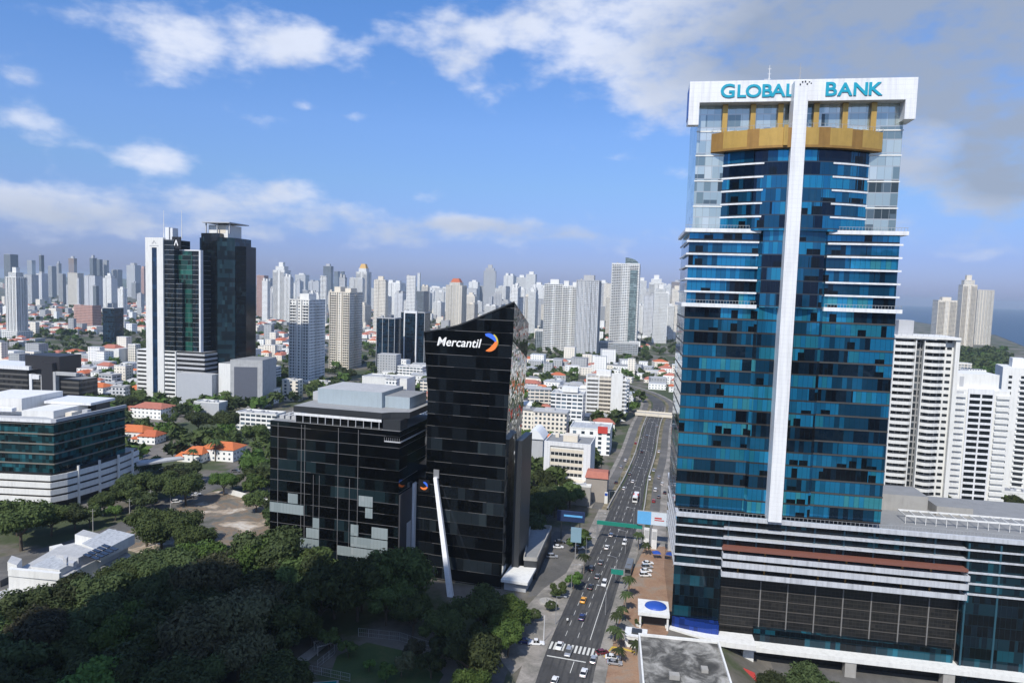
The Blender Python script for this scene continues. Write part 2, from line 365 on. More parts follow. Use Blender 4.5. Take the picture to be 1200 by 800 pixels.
def patch_mat(name, stops, s1=0.08, s2=0.6, rough=0.92):
    m, nt, b = new_mat(name)
    tc = nt.nodes.new('ShaderNodeTexCoord')
    n1 = nd(nt, 'ShaderNodeTexNoise', in_Scale=s1, in_Detail=7.0, in_Roughness=0.65, in_Distortion=0.6); nt.links.new(tc.outputs['Object'], n1.inputs['Vector'])
    n2 = nd(nt, 'ShaderNodeTexNoise', in_Scale=s2, in_Detail=6.0, in_Roughness=0.7); nt.links.new(tc.outputs['Object'], n2.inputs['Vector'])
    c1 = ramp(nt, n1.outputs[0], stops); v = math_n(nt, 'MULTIPLY_ADD', n2.outputs[0], 0.7, 0.65)
    nt.links.new(mix_c(nt, 1.0, c1, v, 'MULTIPLY'), b.inputs['Base Color']); b.inputs['Roughness'].default_value = rough
    return m
GROUND = ground_mat()
ASPH = patch_mat('asphalt', [(0.3,(.034,.034,.036)),(0.46,(.05,.05,.052)),(0.54,(.062,.061,.06)),(0.7,(.09,.087,.083))], 0.11, 0.7)
ASPH2 = patch_mat('worn_asphalt', [(0.3,(.07,.068,.066)),(0.5,(.1,.097,.092)),(0.7,(.15,.14,.13))], 0.07, 0.9)
PAVE = patch_mat('pavement', [(0.32,(.12,.112,.1)),(0.46,(.19,.18,.16)),(0.54,(.24,.22,.2)),(0.7,(.32,.3,.27))], 0.14, 1.2)
PLAZA = patch_mat('brick_paving', [(0.35,(.2,.115,.075)),(0.5,(.27,.17,.11)),(0.62,(.24,.19,.15)),(0.75,(.33,.27,.21))], 0.09, 1.4)
DIRT = patch_mat('dirt_lot', [(0.3,(.07,.07,.055)),(0.42,(.13,.125,.11)),(0.47,(.2,.14,.09)),(0.52,(.13,.12,.1)),(0.57,(.32,.25,.18)),(0.66,(.5,.46,.4))], 0.06, 0.7)
GRASS = patch_mat('grass', [(0.3,(.025,.05,.012)),(0.5,(.04,.07,.018)),(0.7,(.075,.085,.03))], 0.1, 1.1)
PAINT = plain('road_paint', (0.55,0.55,0.52), 0.8, 0.35, 1.2)
YELLOWP = plain('yellow_kerb_paint', (0.5,0.36,0.05), 0.8, 0.25, 1.2)

xs = [-18000,-9000,-4000,-2000,-1000,-500,-250,-100,0,30,50] + list(range(58, 130, 3)) + [140,170,220,300,500,1000,2000,4000,9000,18000]
ys = [-2500,-800,-200,50,120,150,170,180,190] + list(range(196, 246, 3)) + [260,300,400,600,1000,2000,4000,7000,11000,18000]
g = MB(); nx = len(xs)
g.v = [(x, y, hz(x, y)) for y in ys for x in xs]
for j in range(len(ys) - 1):
    for i in range(nx - 1):
        g.f.append([j*nx+i, j*nx+i+1, (j+1)*nx+i+1, (j+1)*nx+i]); g.m.append(0)
struct('ground', g, GROUND)

def water_mat():
    m, nt, b = new_mat('sea_water'); b.inputs['Base Color'].default_value = (0.012, 0.05, 0.11, 1); b.inputs['Roughness'].default_value = 0.35; b.inputs['Specular IOR Level'].default_value = 0.15
    tc = nt.nodes.new('ShaderNodeTexCoord'); n = nd(nt, 'ShaderNodeTexNoise', in_Scale=0.05, in_Detail=6.0); nt.links.new(tc.outputs['Object'], n.inputs['Vector'])
    bp = nd(nt, 'ShaderNodeBump', in_Strength=0.4, in_Distance=2.0); nt.links.new(n.outputs[0], bp.inputs['Height']); nt.links.new(bp.outputs[0], b.inputs['Normal'])
    return m
w = MB(); w.poly([(950,900,.6),(17800,900,.6),(17800,17800,.6),(6000,17800,.6),(3500,10000,.6),(2600,6000,.6),(2300,4000,.6),(1700,2400,.6),(1320,1750,.6),(1080,1300,.6)])
struct('sea', w, water_mat())

# low far hills on the left of the skyline
hm = MB(); HN = 90
for ridge, (dist, hmax, a0, a1, sd) in enumerate([(9000, 120, -44, -2, 3), (11500, 190, -46, 14, 11)]):
    b0 = len(hm.v)
    for i in range(HN + 1):
        a = R(a0 + (a1 - a0) * i / HN)
        hgt = max(0.0, noise.fractal(Vector((i * 0.16, sd, 0)), 0.5, 2.0, 5) + 0.42) * hmax * min(1, i / 14, (HN - i) / 14)
        for dd, hh in ((-900, 0), (-350, 0.62), (0, 1.0), (1200, 0.0)):
            hm.v.append((math.sin(a) * (dist + dd), math.cos(a) * (dist + dd), max(0.5, hgt * hh * (0.9 + 0.2 * noise.noise(Vector((i * .4, dd, sd)))))))
    for i in range(HN):
        for k in range(3):
            p = b0 + i * 4 + k; hm.f.append([p + 4, p, p + 1, p + 5]); hm.m.append(0)
struct('hills', hm, patch_mat('hill_forest', [(0.3,(.03,.05,.02)),(0.7,(.07,.09,.04))], 0.003, 0.02))

# the avenue
CL = [(6.0,136),(12.6,158),(20.3,193),(35.0,246.5),(48.5,292.7),(75,390),(91.5,450),(114.7,545),(136,622),(145.5,665),(146,700),(140,740),(128,775),(110,810),(85,850)]
def catmull(P, n=8):
    out = []
    for i in range(len(P) - 1):
        p0 = P[max(0, i-1)]; p1 = P[i]; p2 = P[i+1]; p3 = P[min(len(P)-1, i+2)]
        for k in range(n):
            t = k / n
            out.append(tuple(0.5 * ((2*b) + (c-a)*t + (2*a-5*b+4*c-d)*t*t + (3*b-a-3*c+d)*t**3) for a, b, c, d in zip(p0, p1, p2, p3)))
    out.append(tuple(P[-1])); return out
AV = catmull(CL)
def av_at(y):
    for (x0, y0), (x1, y1) in zip(AV, AV[1:]):
        if y0 <= y <= y1: return x0 + (x1 - x0) * (y - y0) / (y1 - y0)
    return AV[-1][0]
def offs(P, k):
    out = []
    for i, p in enumerate(P):
        a = P[max(0, i-1)]; b = P[min(len(P)-1, i+1)]; dx, dy = b[0]-a[0], b[1]-a[1]; l = math.hypot(dx, dy)
        kk = k(p) if callable(k) else k
        out.append((p[0] + dy / l * kk, p[1] - dx / l * kk))
    return out
def ribbon(mb, P, ka, kb, z, m=0, h=None):
    A = offs(P, ka); B = offs(P, kb); n = len(P)
    za = [z + hz(*p) for p in A]; zb = [z + hz(*p) for p in B]
    b = len(mb.v); mb.v += [(p[0], p[1], q) for p, q in zip(A, za)] + [(p[0], p[1], q) for p, q in zip(B, zb)]
    for i in range(n - 1): mb.f.append([b+i, b+n+i, b+n+i+1, b+i+1]); mb.m.append(m)
    if h:   # sides down
        for off in (0, n):
            c = len(mb.v); mb.v += [(v[0], v[1], v[2] - h) for v in mb.v[b+off:b+off+n]]
            for i in range(n - 1):
                q = [b+off+i, b+off+i+1, c+i+1, c+i]; mb.f.append(q if off == 0 else q[::-1]); mb.m.append(m)
def halfw(p): return 7.6 - 2.2 * smooth(320, 400, p[1])
near = [p for p in AV if p[1] <= 330]; far = [p for p in AV if p[1] >= 318]
mb = MB(); ribbon(mb, AV, lambda p: -halfw(p), halfw, 0.06); struct('road_avenue', mb, ASPH)
mb = MB()
ribbon(mb, far, lambda p: -halfw(p) - 9.0, lambda p: -halfw(p) - 4.2, 0.06)
ribbon(mb, far, lambda p: halfw(p) + 4.0, lambda p: halfw(p) + 8.8, 0.06)
struct('road_service', mb, ASPH2)
mb = MB()
ribbon(mb, near, lambda p: -halfw(p) - 5.2, lambda p: -halfw(p), 0.17, 0, 0.15)
ribbon(mb, near, halfw, lambda p: halfw(p) + 3.4, 0.17, 0, 0.15)
ribbon(mb, far, lambda p: -halfw(p) - 11.4, lambda p: -halfw(p) - 9.0, 0.17, 0, 0.15)
ribbon(mb, far, lambda p: halfw(p) + 8.8, lambda p: halfw(p) + 11.0, 0.17, 0, 0.15)
struct('pavement', mb, PAVE)
mb = MB()
ribbon(mb, far, lambda p: -halfw(p) - 4.2, lambda p: -halfw(p) - 1.5, 0.1)
ribbon(mb, far, lambda p: halfw(p) + 1.5, lambda p: halfw(p) + 4.0, 0.1)
struct('verge', mb, patch_mat('dry_verge', [(0.35,(.06,.07,.025)),(0.5,(.13,.11,.06)),(0.65,(.24,.2,.14))], 0.12, 0.9))
mb = MB()
wear = [p for p in AV if 150 < p[1] < 640]
for lane in (-5.7, -1.9, 1.95, 5.7):
    for d_ in (-.8, .8): ribbon(mb, wear, lambda p, q=lane + d_: q * halfw(p) / 7.6 - .28, lambda p, q=lane + d_: q * halfw(p) / 7.6 + .28, 0.064)
rw_ = random.Random(4)
for i in range(16):
    y_ = rw_.uniform(200, 420); a_ = rw_.uniform(-6, 4); c_ = av_at(y_); l_ = rw_.uniform(2, 9); w_ = rw_.uniform(.8, 2.6)
    mb.poly([(c_ + (a_ + p) * .964 + q * .264, y_ - (a_ + p) * .264 + q * .964, .0635) for p, q in ((0,0),(w_,0),(w_,l_),(0,l_))])
struct('asphalt_wear', mb, patch_mat('worn_tracks', [(0.35,(.03,.03,.031)),(0.5,(.042,.042,.043)),(0.65,(.058,.057,.055))], 0.1, 0.8))
mb = MB()
for k in (-3.8, 0.05, 3.9):
    acc = 0.0; on = True; seg = []
    line = [p for p in catmull(AV, 6) if 204 < p[1] < 640]
    i = 0
    while i < len(line) - 1:
        j = i
        L_ = 0
        while j < len(line) - 1 and L_ < 3.0:
            L_ += math.hypot(line[j+1][0]-line[j][0], line[j+1][1]-line[j][1]); j += 1
        if k == 3.9 and line[i][1] < 262: ribbon(mb, line[i:j+1], k - .1, k + .12, 0.07)
        elif on: ribbon(mb, line[i:j+1], k - .07, k + .07, 0.07)
        on = not on; i = j
for i in range(12):   # zebra crossing and stop line
    t = (i + 0.5) / 12; o_ = (t - 0.5) * 15.2
    cx = av_at(197.5); mb.poly([Vector((cx + o_*.964 + a*.964 + s_*.264, 197.5 - o_*.264 - a*.264 + s_*.964, 0.074)) for a, s_ in ((-.33,-2.2),(.33,-2.2),(.33,2.2),(-.33,2.2))])
cx = av_at(191.5); mb.poly([Vector((cx + o_*.964 + s_*.264, 191.5 - o_*.264 + s_*.964, 0.074)) for o_, s_ in ((-7,-.25),(4.5,-.25),(4.5,.25),(-7,.25))])
mb.poly([Vector((av_at(188) + o_*.964 + s_*.264, 188 - o_*.264 + s_*.964, 0.074)) for o_, s_ in ((1.0,-3.4),(1.2,-3.4),(1.2,3.0),(1.0,3.0))])
struct('road_markings', mb, PAINT)

def walls(name, label, k, y0, y1, h, group):
    P = [p for p in AV if y0 <= p[1] <= y1]
    m_ = MB(); ribbon(m_, P, lambda p: k(p) - .3, lambda p: k(p) + .3, h, 0, h); o = m_.build(name, CONC); tag(o, label, 'barrier', group)
walls('barrier_wall', 'concrete barrier wall along the left edge of the avenue underpass lanes', lambda p: -halfw(p) - 1.2, 318, 628, 1.1, 'barrier walls along the avenue')
walls('barrier_wall', 'concrete barrier wall along the right edge of the avenue underpass lanes', lambda p: halfw(p) + 1.2, 318, 628, 1.1, 'barrier walls along the avenue')

def patch(name, px, mat, z, fn=None):
    m_ = MB(); pts = [G(*p) for p in px] if fn is None else [G(*p, -8.0) for p in px]; m_.poly([(p.x, p.y, z + (fn(p.x, p.y) if fn else 0)) for p in pts]); struct(name, m_, mat)
    return [(p.x, p.y) for p in pts]
patch('dirt_lot', [(138,641),(122,632),(180,607),(242,577),(262,574),(322,592),(322,640),(262,660),(205,660)][::-1], DIRT, 0.02)
patch('side_road', [(-40,690),(-40,662),(60,640),(122,620),(180,594),(225,572),(262,553),(300,536),(340,518),(345,526),(312,546),(280,562),(244,577),(182,607),(124,634),(70,655),(10,690)][::-1], ASPH2, 0.05)
patch('car_park', [(618,700),(640,640),(650,622),(700,626),(682,668),(655,690)][::-1], ASPH2, 0.03)
patch('forecourt', [(612,716),(636,690),(668,668),(672,690),(650,745),(600,790),(585,770)][::-1], PAVE, 0.045)
patch('drive', [(560,800),(585,740),(612,716),(610,745),(640,752),(634,764),(600,770),(590,800)][::-1], ASPH2, 0.035)
patch('plaza', [(702,800),(712,764),(730,700),(740,672),(756,640),(792,640),(786,690),(783,742),(760,760),(756,800)][::-1], PLAZA, 0.04)
patch('plaza_strip', [(722,742),(730,720),(752,742),(775,752),(772,760),(742,760)][::-1], PAVE, 0.05)
patch('verge', [(760,640),(772,580),(788,520),(800,520),(795,640)][::-1], PAVE, 0.03)
patch('forecourt', [(862,772),(1215,800),(1240,845),(870,845)][::-1], ASPH2, 0.03, lambda x, y: -8.0 + 0.0)
patch('lawn', [(385,795),(395,768),(430,752),(500,768),(520,790),(510,806),(380,806)][::-1], GRASS, 0.03)
patch('earth_yard', [(-60,735),(-60,700),(10,676),(46,660),(20,690),(10,730)][::-1], DIRT, 0.03)

hb = MB(); hb.box(-18300, 18300, -2700, 18300, -12, 186)
def haze_mat():
    m = bpy.data.materials.new('haze'); m.use_nodes = True; nt = m.node_tree; nt.nodes.clear()
    o = nt.nodes.new('ShaderNodeOutputMaterial'); v = nt.nodes.new('ShaderNodeVolumePrincipled')
    v.inputs['Color'].default_value = (0.74, 0.88, 1.0, 1); v.inputs['Density'].default_value = HAZE; v.inputs['Anisotropy'].default_value = 0.2
    nt.links.new(v.outputs[0], o.inputs['Volume']); return m
HAZE = 6.8e-5
hazeo = struct('haze', hb, haze_mat(), 'stuff')
# ------------------------------------------------------------------ text helper
def text_mesh(txt, size, depth, mat, shear=0.0, offset=0.0, spacing=1.0):
    c = bpy.data.curves.new('lettering', 'FONT'); c.body = txt; c.size = size; c.extrude = depth; c.shear = shear; c.offset = offset
    c.space_character = spacing; c.align_x = 'LEFT'; c.resolution_u = 4
    o = bpy.data.objects.new('lettering', c); col.objects.link(o)
    dg = bpy.context.evaluated_depsgraph_get(); me = bpy.data.meshes.new_from_object(o.evaluated_get(dg))
    bpy.data.objects.remove(o); bpy.data.curves.remove(c)
    me.materials.clear(); me.materials.append(mat); return me
UPRIGHT = Matrix.Rotation(R(90), 4, 'X')
def stand(me, sx=1.0): me.transform(UPRIGHT @ Matrix.Diagonal((sx, 1, 1, 1))); return me

# ------------------------------------------------------------------ hero tower: blue glass bank tower on a long podium
GB_STOPS = [(0,(.004,.007,.013)),(.24,(.006,.02,.04)),(.32,(.008,.06,.12)),(.42,(.012,.14,.28)),(.54,(.016,.21,.41)),(.66,(.024,.23,.34)),(.74,(.026,.29,.52)),(.86,(.06,.34,.42))]
GBLUE = glass('blue_curtain_glass', GB_STOPS, 1.45, 4.09, 38.3, metal=0.58, rough=0.04, tilt=0.008, lcol=(.01,.03,.045), lw=0.07, lz=0.5, hcol=(.07,.065,.06), run=9, fine=0.16, spot=.14, wave=.02)
GBLUE2 = glass('blue_bay_glass', [(0,(.004,.014,.035)),(.26,(.008,.07,.14)),(.4,(.012,.15,.3)),(.55,(.018,.22,.38)),(.72,(.014,.12,.24)),(.84,(.04,.32,.46))], 1.45, 3.95, 104.2, metal=0.58, rough=0.04, tilt=0.01, lcol=(.01,.03,.045), lw=0.06, lz=0.3, hcol=(.06,.07,.08), run=7, fine=0.2, spot=.12, wave=.02)
GPALE = glass('pale_reflective_glass', [(0,(.05,.07,.08)),(.14,(.2,.27,.29)),(.3,(.38,.46,.47)),(.5,(.5,.57,.56)),(.75,(.62,.66,.64))], 2.1, 3.95, 127.5, metal=0.55, rough=0.08, tilt=0.02, lcol=(.35,.37,.36), lw=0.12, lz=0.3, hcol=(.5,.5,.48), run=5, fine=0.3, spot=.1, spotc=(.12,.16,.18))
GPOD = glass('podium_glass', [(0,(.003,.006,.009)),(.45,(.005,.014,.024)),(.6,(.008,.03,.045)),(.74,(.01,.07,.1)),(.9,(.012,.13,.19))], 1.5, 3.42, 38.3 - 3.42 * 14, metal=0.35, rough=0.06, tilt=0.012, lcol=(.012,.03,.04), lw=0.06, lz=0.12, run=7, fine=0.3)
GPARK = glass('parking_louvres', [(0,(.006,.006,.006)),(.5,(.011,.0105,.01)),(.8,(.02,.018,.016)),(.95,(.04,.035,.03))], 1.1, 1.15, 0.0, metal=0.0, rough=0.5, tilt=0.03, lcol=(.035,.032,.03), lw=0.07, lz=0.16, run=4, fine=0.5, hcol=(.028,.026,.024))
BLUEGL = glass('cobalt_glass', [(0,(.01,.03,.16)),(.5,(.015,.05,.28)),(.8,(.02,.08,.36))], 1.5, 2.0, metal=0.4, rough=0.05, tilt=0.02, lz=0.05)
GB = thing('office_tower', 'tall blue glass office tower with white top frame, gold balcony and long dark podium', 'office tower', (54.5, 217, 0), -9.8)
W_, D_ = 62.0, 34.0
def arc(x0, x1, sag, n=20, y0=0.0):
    """points of a shallow bow bulging towards the street (negative y)"""
    out = []
    for i in range(n + 1):
        t = i / n; x = x0 + (x1 - x0) * t; out.append((x, y0 - sag * (1 - (2*t - 1)**2)))
    return out
# podium
PZ = 36.6
m = MB(); m.prism([(0.4,-4),(15,-4),(15,44),(0.4,44)], -10, PZ, 0, 1); m.build('podium_glass', [GPOD, ROOFG], GB)
m = MB(); m.prism([(15.01,-2.2),(85.0,-2.2),(85.0,44),(15.01,44)], 26.6, PZ, 0, 1); m.build('podium_glass', [GPOD, ROOFG], GB)
m = MB(); m.prism([(85.01,-4),(170,-4),(170,44),(85.01,44)], -10, PZ, 0, 1); m.build('podium_glass', [GPOD, ROOFG], GB)
m = MB(); m.prism([(15.02,-1.4),(84.98,-1.4),(84.98,43),(15.02,43)], -10, 26.5, 0); m.build('parking_louvre', GPARK, GB)
# mullions over the podium and the parking levels
for i in range(9):
    x = 27.5 + i * 8.2
    m = MB(); m.box(x, x + .35, -1.75, -1.39, -3, 18.6); m.build('louvre_post', plain('post_grey', (.16,.155,.15), .7, .2) if i == 0 else bpy.data.materials['post_grey'], GB)
for i in range(6):
    z = 1.6 + i * 3.1
    m = MB(); m.box(15.1, 84.9, -1.62, -1.38, z, z + .26); m.build('louvre_beam', plain('louvre_beam_paint', (.06,.055,.05), .6) if i == 0 else bpy.data.materials['louvre_beam_paint'], GB)
for i in range(14):
    x = 16.5 + i * 8.6
    if x < 84.5:
        m = MB(); m.box(x, x + .5, -2.45, -2.19, 26.9, PZ - .6); m.build('podium_mullion', plain('blue_mullion', (.02,.07,.1), .4) if i == 0 else bpy.data.materials['blue_mullion'], GB)
    else:
        m = MB(); m.box(x, x + .5, -4.22, -3.99, -3, PZ - .6); m.build('podium_mullion', bpy.data.materials['blue_mullion'], GB)
# white bands of the podium
m = MB(); m.box(0.0, 170, -4.7, -3.6, PZ + .3, PZ + 1.6, 0); m.box(0.0, 1.0, -3.6, 44, PZ + .3, PZ + 1.6, 0); m.build('podium_parapet', PODW, GB)
for i, z in enumerate((34.0, 30.9)):
    m = MB(); m.box(0.1, 170, -4.35, -2.15, z - .25, z + .25); m.box(.1, .39, -2.15, 40, z - .25, z + .25); m.build('floor_band', PODW, GB)
for z in (27.6, 24.4, 21.2):
    m = MB(); m.box(0.1, 14.8, -4.45, -3.9, z - .25, z + .25 + (.25 if z < 22 else 0)); m.box(.1, .39, -3.9, 40, z - .25, z + .25); m.build('floor_band', PODW, GB)
for z in (27.2, 23.8, 20.6):
    m = MB(); m.box(85.3, 170, -4.45, -3.9, z - .25, z + .25); m.build('floor_band', PODW, GB)
m = MB(); m.box(14.8, 85.3, -5.2, -2.21, 27.5, 28.35); m.build('terrace_wall', BROWNT, GB)
for i, (z, dy, h) in enumerate(((25.6, 6.6, 1.25), (22.7, 6.2, 1.5), (19.4, 5.8, 1.3))):
    m = MB(); m.box(14.8, 85.3, -dy, -1.45, z - .3, z); m.box(14.8, 85.3, -dy, -dy + .35, z, z + h); m.box(14.8, 15.1, -dy + .35, -1.45, z, z + h); m.box(85.0, 85.3, -dy + .35, -1.45, z, z + h)
    m.build('balcony', PODW, GB)
for i in range(8):
    m = MB(); m.box(20 + i * 8, 20.5 + i * 8, -2.6, -2.25, 19.4, 27.4); m.build('balcony_column', BRONZE, GB)
# vertical glass fin edge at the left end, cobalt shopfront, entrance canopy
m = MB(); m.prism([(0.6,-4.02)] + [(0.6 + 14.2 * t, -4.3 - 2.6 * math.sin(math.pi * .5 * t)) for t in (0, .25, .5, .75, 1.0)] + [(14.8,-4.02)], -4, 3.8, 0); m.build('shopfront_glass', BLUEGL, GB)
cp = [(-1.5 + 27 * t, -5.2 - 6.0 * math.sin(math.pi * .5 * min(1, t * 1.25))) for t in [i / 14 for i in range(15)]]
m = MB(); m.prism([(-1.5,-3.0)] + cp + [(25.5,-4.05),(0.2,-4.05)], -1.0, 0.6, 0, 0); m.build('entrance_canopy', WHITE, GB)
m = MB(); m.box(25.6, 170, -7.5, -1.39, -3.2, -1.8); m.build('entrance_canopy', WHITE, GB)
for x in (22.5, 52.5, 80, 108):
    m = MB(); m.box(x, x + 3.2, -7.2, -4.4, -9, -2.0); m.build('canopy_pier', WHITE if x < 30 else CONC, GB)
m = MB(); m.box(26, 84, -3.2, -1.41, -2.0, 2.2); m.build('lobby_glass', GPOD, GB)
# roof of the podium behind the tower: tiled deck, plant rooms, railings, parapet lip
for (x0, x1, y0, y1, h) in ((66, 84, 22, 34, 5.5), (86, 97, 20, 30, 3.2)):
    m = MB(); m.box(x0, x1, y0, y1, PZ + .01, PZ + h, 0, 1); m.build('plant_room', [CONC, ROOFG], GB)
m = MB(); m.box(72, 150, 8, 8.3, PZ + 2.4, PZ + 2.9); m.box(72, 150, 14, 14.3, PZ + 2.4, PZ + 2.9)
for i in range(27): m.box(72 + i * 3, 72.2 + i * 3, 8, 14.3, PZ + 2.4, PZ + 2.8); m.box(72.05 + i*3, 72.2+i*3, 8.05, 8.2, PZ, PZ + 2.4)
m.build('pergola', WHITE, GB)
m = MB()
for i in range(110): x = 63 + i * .95; m.box(x, x + .12, -3.5, -3.38, PZ + 1.7, PZ + 2.8)
m.box(63, 168, -3.5, -3.4, PZ + 2.75, PZ + 2.85)
m.build('roof_railing', RAIL, GB)
m = MB()
for i in range(50): x = 1 + i * 1.25; m.box(x, x + .1, -3.9, -3.8, PZ + 1.7, PZ + 2.7)
m.box(1, 63, -3.9, -3.82, PZ + 2.65, PZ + 2.72); m.build('roof_railing', RAIL, GB)
# lower tower shaft and middle bay
m = MB(); m.box(0, 62, 0, D_, 38.35, 103.9); m.build('glass_shaft', GBLUE, GB)
m = MB(); m.box(0.3, 61.7, 0.2, D_, 103.9, 127.2); m.build('glass_shaft', GBLUE, GB)
m = MB(); m.prism([(21.2,-.02),(22.2,-1.0),(40.2,-1.0),(41.3,-.02)], 38.4, 103.9, 0); m.build('bay_glass', GBLUE, GB)
m = MB(); m.prism([(21.2,.18),(22.2,-1.6)] + arc(22.2, 40.2, 1.6, 8, -1.6)[1:-1] + [(40.2,-1.6),(41.3,.18)], 103.9, 151.4, 0); m.build('bay_glass', GBLUE2, GB)
DARKLINE = plain('dark_floor_line', (.05,.048,.045), .5)
for i in range(15):     # thin floor lines of the lower shaft
    z = 38.3 + 4.09 * (i + 1)
    m = MB(); m.box(-.12, 62.12, -.14, 34.1, z - .02, z + .42); m.build('floor_line', DARKLINE, GB)
# left side: narrow return with ledges
for i in range(5):
    z = 107.9 + 3.92 * i
    m = MB(); m.box(-.5, 21.3, -.55, -.02, z, z + .55); m.box(-.5, -.02, -.02, 30, z, z + .45); m.build('floor_band', CLEANW, GB)
    m = MB(); m.box(41.3, 62.5, -.55, -.02, z, z + .55); m.build('floor_band', CLEANW, GB)
for z, e in ((103.4, 1.6), (126.6, 2.2)):
    m = MB(); m.box(-1.2, 21.4, -e, .1, z, z + 1.15); m.box(-1.2, -.05, .1, 32, z, z + 1.0); m.build('terrace_slab', CLEANW, GB)
    m = MB(); m.box(41.0, 63.2, -e, .1, z, z + 1.15); m.box(62.1, 63.2, .1, 32, z, z + 1.0); m.build('terrace_slab', CLEANW, GB)
    for x0, x1 in ((-1.1, 21.2), (41.2, 63.0)):
        m = MB(); m.box(x0, x1, -e + .12, -e + .18, z + 2.1, z + 2.22)
        k = x0
        while k < x1: m.box(k, k + .08, -e + .12, -e + .18, z + 1.15, z + 2.1); k += .9
        m.build('terrace_railing', RAIL, GB)
# upper tower: pale wings set back, blue bow with white bands
m = MB(); m.box(1.2, 60.8, 1.8, D_ - 1, 127.2, 165.9); m.build('pale_glass_wing', GPALE, GB)
bow = arc(9.6, 52.0, 6.0, 24, 1.7)
m = MB(); m.prism(bow + [(52.0, 1.81), (9.6, 1.81)], 127.25, 151.5, 0); m.build('bow_glass', GBLUE2, GB)
for i in range(6):
    z = 127.6 + 3.98 * (i + 1) - .35
    if z > 150: continue
    for a, b in ((9.3, 21.6), (40.0, 52.3)):
        pts = [p for p in arc(9.3, 52.3, 6.4, 48, 1.7) if a <= p[0] <= b]
        m = MB(); m.prism(pts + [(pts[-1][0], pts[-1][1] + .3), (pts[0][0], pts[0][1] + .3)], z, z + .5, 0); m.build('floor_band', CLEANW, GB)
m = MB()
for z in (134.7, 142.6, 150.4, 157.8): m.box(1.0, 61.0, 1.6, 1.79, z, z + .4)
m.build('wing_ledge', WHITE, GB)
# gold balcony
go_ = arc(5.6, 55.2, 7.6, 30, 1.2); gi_ = arc(6.2, 54.6, 7.0, 30, 1.2)
m = MB(); m.prism(go_ + [(55.2, 1.79), (5.6, 1.79)], 151.5, 152.2, 0); m.build('balcony_floor', BRONZE, GB)
for i in range(15):
    pts = go_[2*i:2*i+3]; q = gi_[2*i:2*i+3][::-1]
    m = MB(); m.prism(pts + q, 152.2, 157.2 + .15 * (i % 2), 0); m.build('balcony_panel', BRONZE2 if i % 3 else BRONZE, GB)
m = MB()
for i in range(0, 31): m.box(go_[i][0] - .05, go_[i][0] + .05, go_[i][1], go_[i][1] + .1, 157.2, 158.4)
for a, b in zip(go_, go_[1:]): m.beam((a[0], a[1] + .05, 158.4), (b[0], b[1] + .05, 158.4), .08, .08)
m.build('balcony_railing', RAIL, GB)
for x in (9.2, 17.5, 25.5, 35.8, 44.0, 52.0):
    m = MB(); m.box(x - .75, x + .75, .2, 1.75, 152.3, 165.8); m.build('gold_column', BRONZE2, GB)
m = MB(); m.box(25.4, 26.6, -6.75, -6.2, 152.0, 157.9); m.build('gold_column', BRONZE2, GB)
# white frame, spine, letters
m = MB(); m.box(-2.0, 62.6, -2.2, 5, 165.9, 172.2); m.build('top_frame', CLEANW, GB)
m = MB(); m.box(-2.0, 1.15, -2.2, 5, 160.3, 165.9); m.prism([(-2.0,-2.2),(1.15,-2.2),(1.15,.6),(-2.0,.6)], 159.2, 160.3); m.build('frame_leg', CLEANW, GB)
m = MB(); m.box(59.6, 62.6, -2.2, 5, 160.3, 165.9); m.build('frame_leg', CLEANW, GB)
m = MB(); m.box(-2.15, -2.01, -1, 4.6, 161.5, 170.5); m.build('side_sign_panel', BLUEP, GB)
m = MB(); m.box(27.7, 31.6, -6.6, -1.0, 38.2, 170.7); m.build('spine', CLEANW, GB)
bird = MB()
for x, z in ((29.2, 169.3), (29.8, 170.0), (30.6, 170.1), (31.1, 169.4), (31.7, 169.9), (32.2, 169.5)): bird.prism([(x-.2,-6.8),(x+.15,-6.8),(x+.15,-6.61),(x-.2,-6.61)], z, z + .35)
bird.build('vent_cap', BLACKM, GB)  # small black birds perched near the top of the spine
for word, xs_, big in (('GLOBAL', (7.0, 11.8, 14.4, 19.0, 22.0, 25.9), 4.5), ('BANK', (37.0, 40.8, 44.8, 49.0), 4.5)):
    for i, (ch, x) in enumerate(zip(word, xs_)):
        s_ = 5.6 if i == 0 else 5.2
        me = stand(text_mesh(ch, s_, 0.12, TEALSIGN, 0, 0.11), 1.12)
        part_of('letter', me, GB, (x, -2.36, 167.3))
for x, h in ((22.0, 6.0), (31.0, 6.5)):
    m = MB(); m.tube((x, 3, 172.2), (x, 3, 172.2 + h), .22, .06, 6)
    for k in range(3): m.box(x - .5, x + .5, 2.95, 3.05, 174 + k * 1.5, 174.1 + k * 1.5)
    m.build('antenna', WHITE if x < 25 else RAIL, GB)
m = MB()
for x in (14, 17.5, 45, 52, 58): m.tube((x, 3, 172.2), (x, 3, 173.6), .08, .05, 6)
m.box(20.2, 21.4, 1, 2.2, 172.2, 173.5)
m.build('roof_equipment', STEEL, GB)

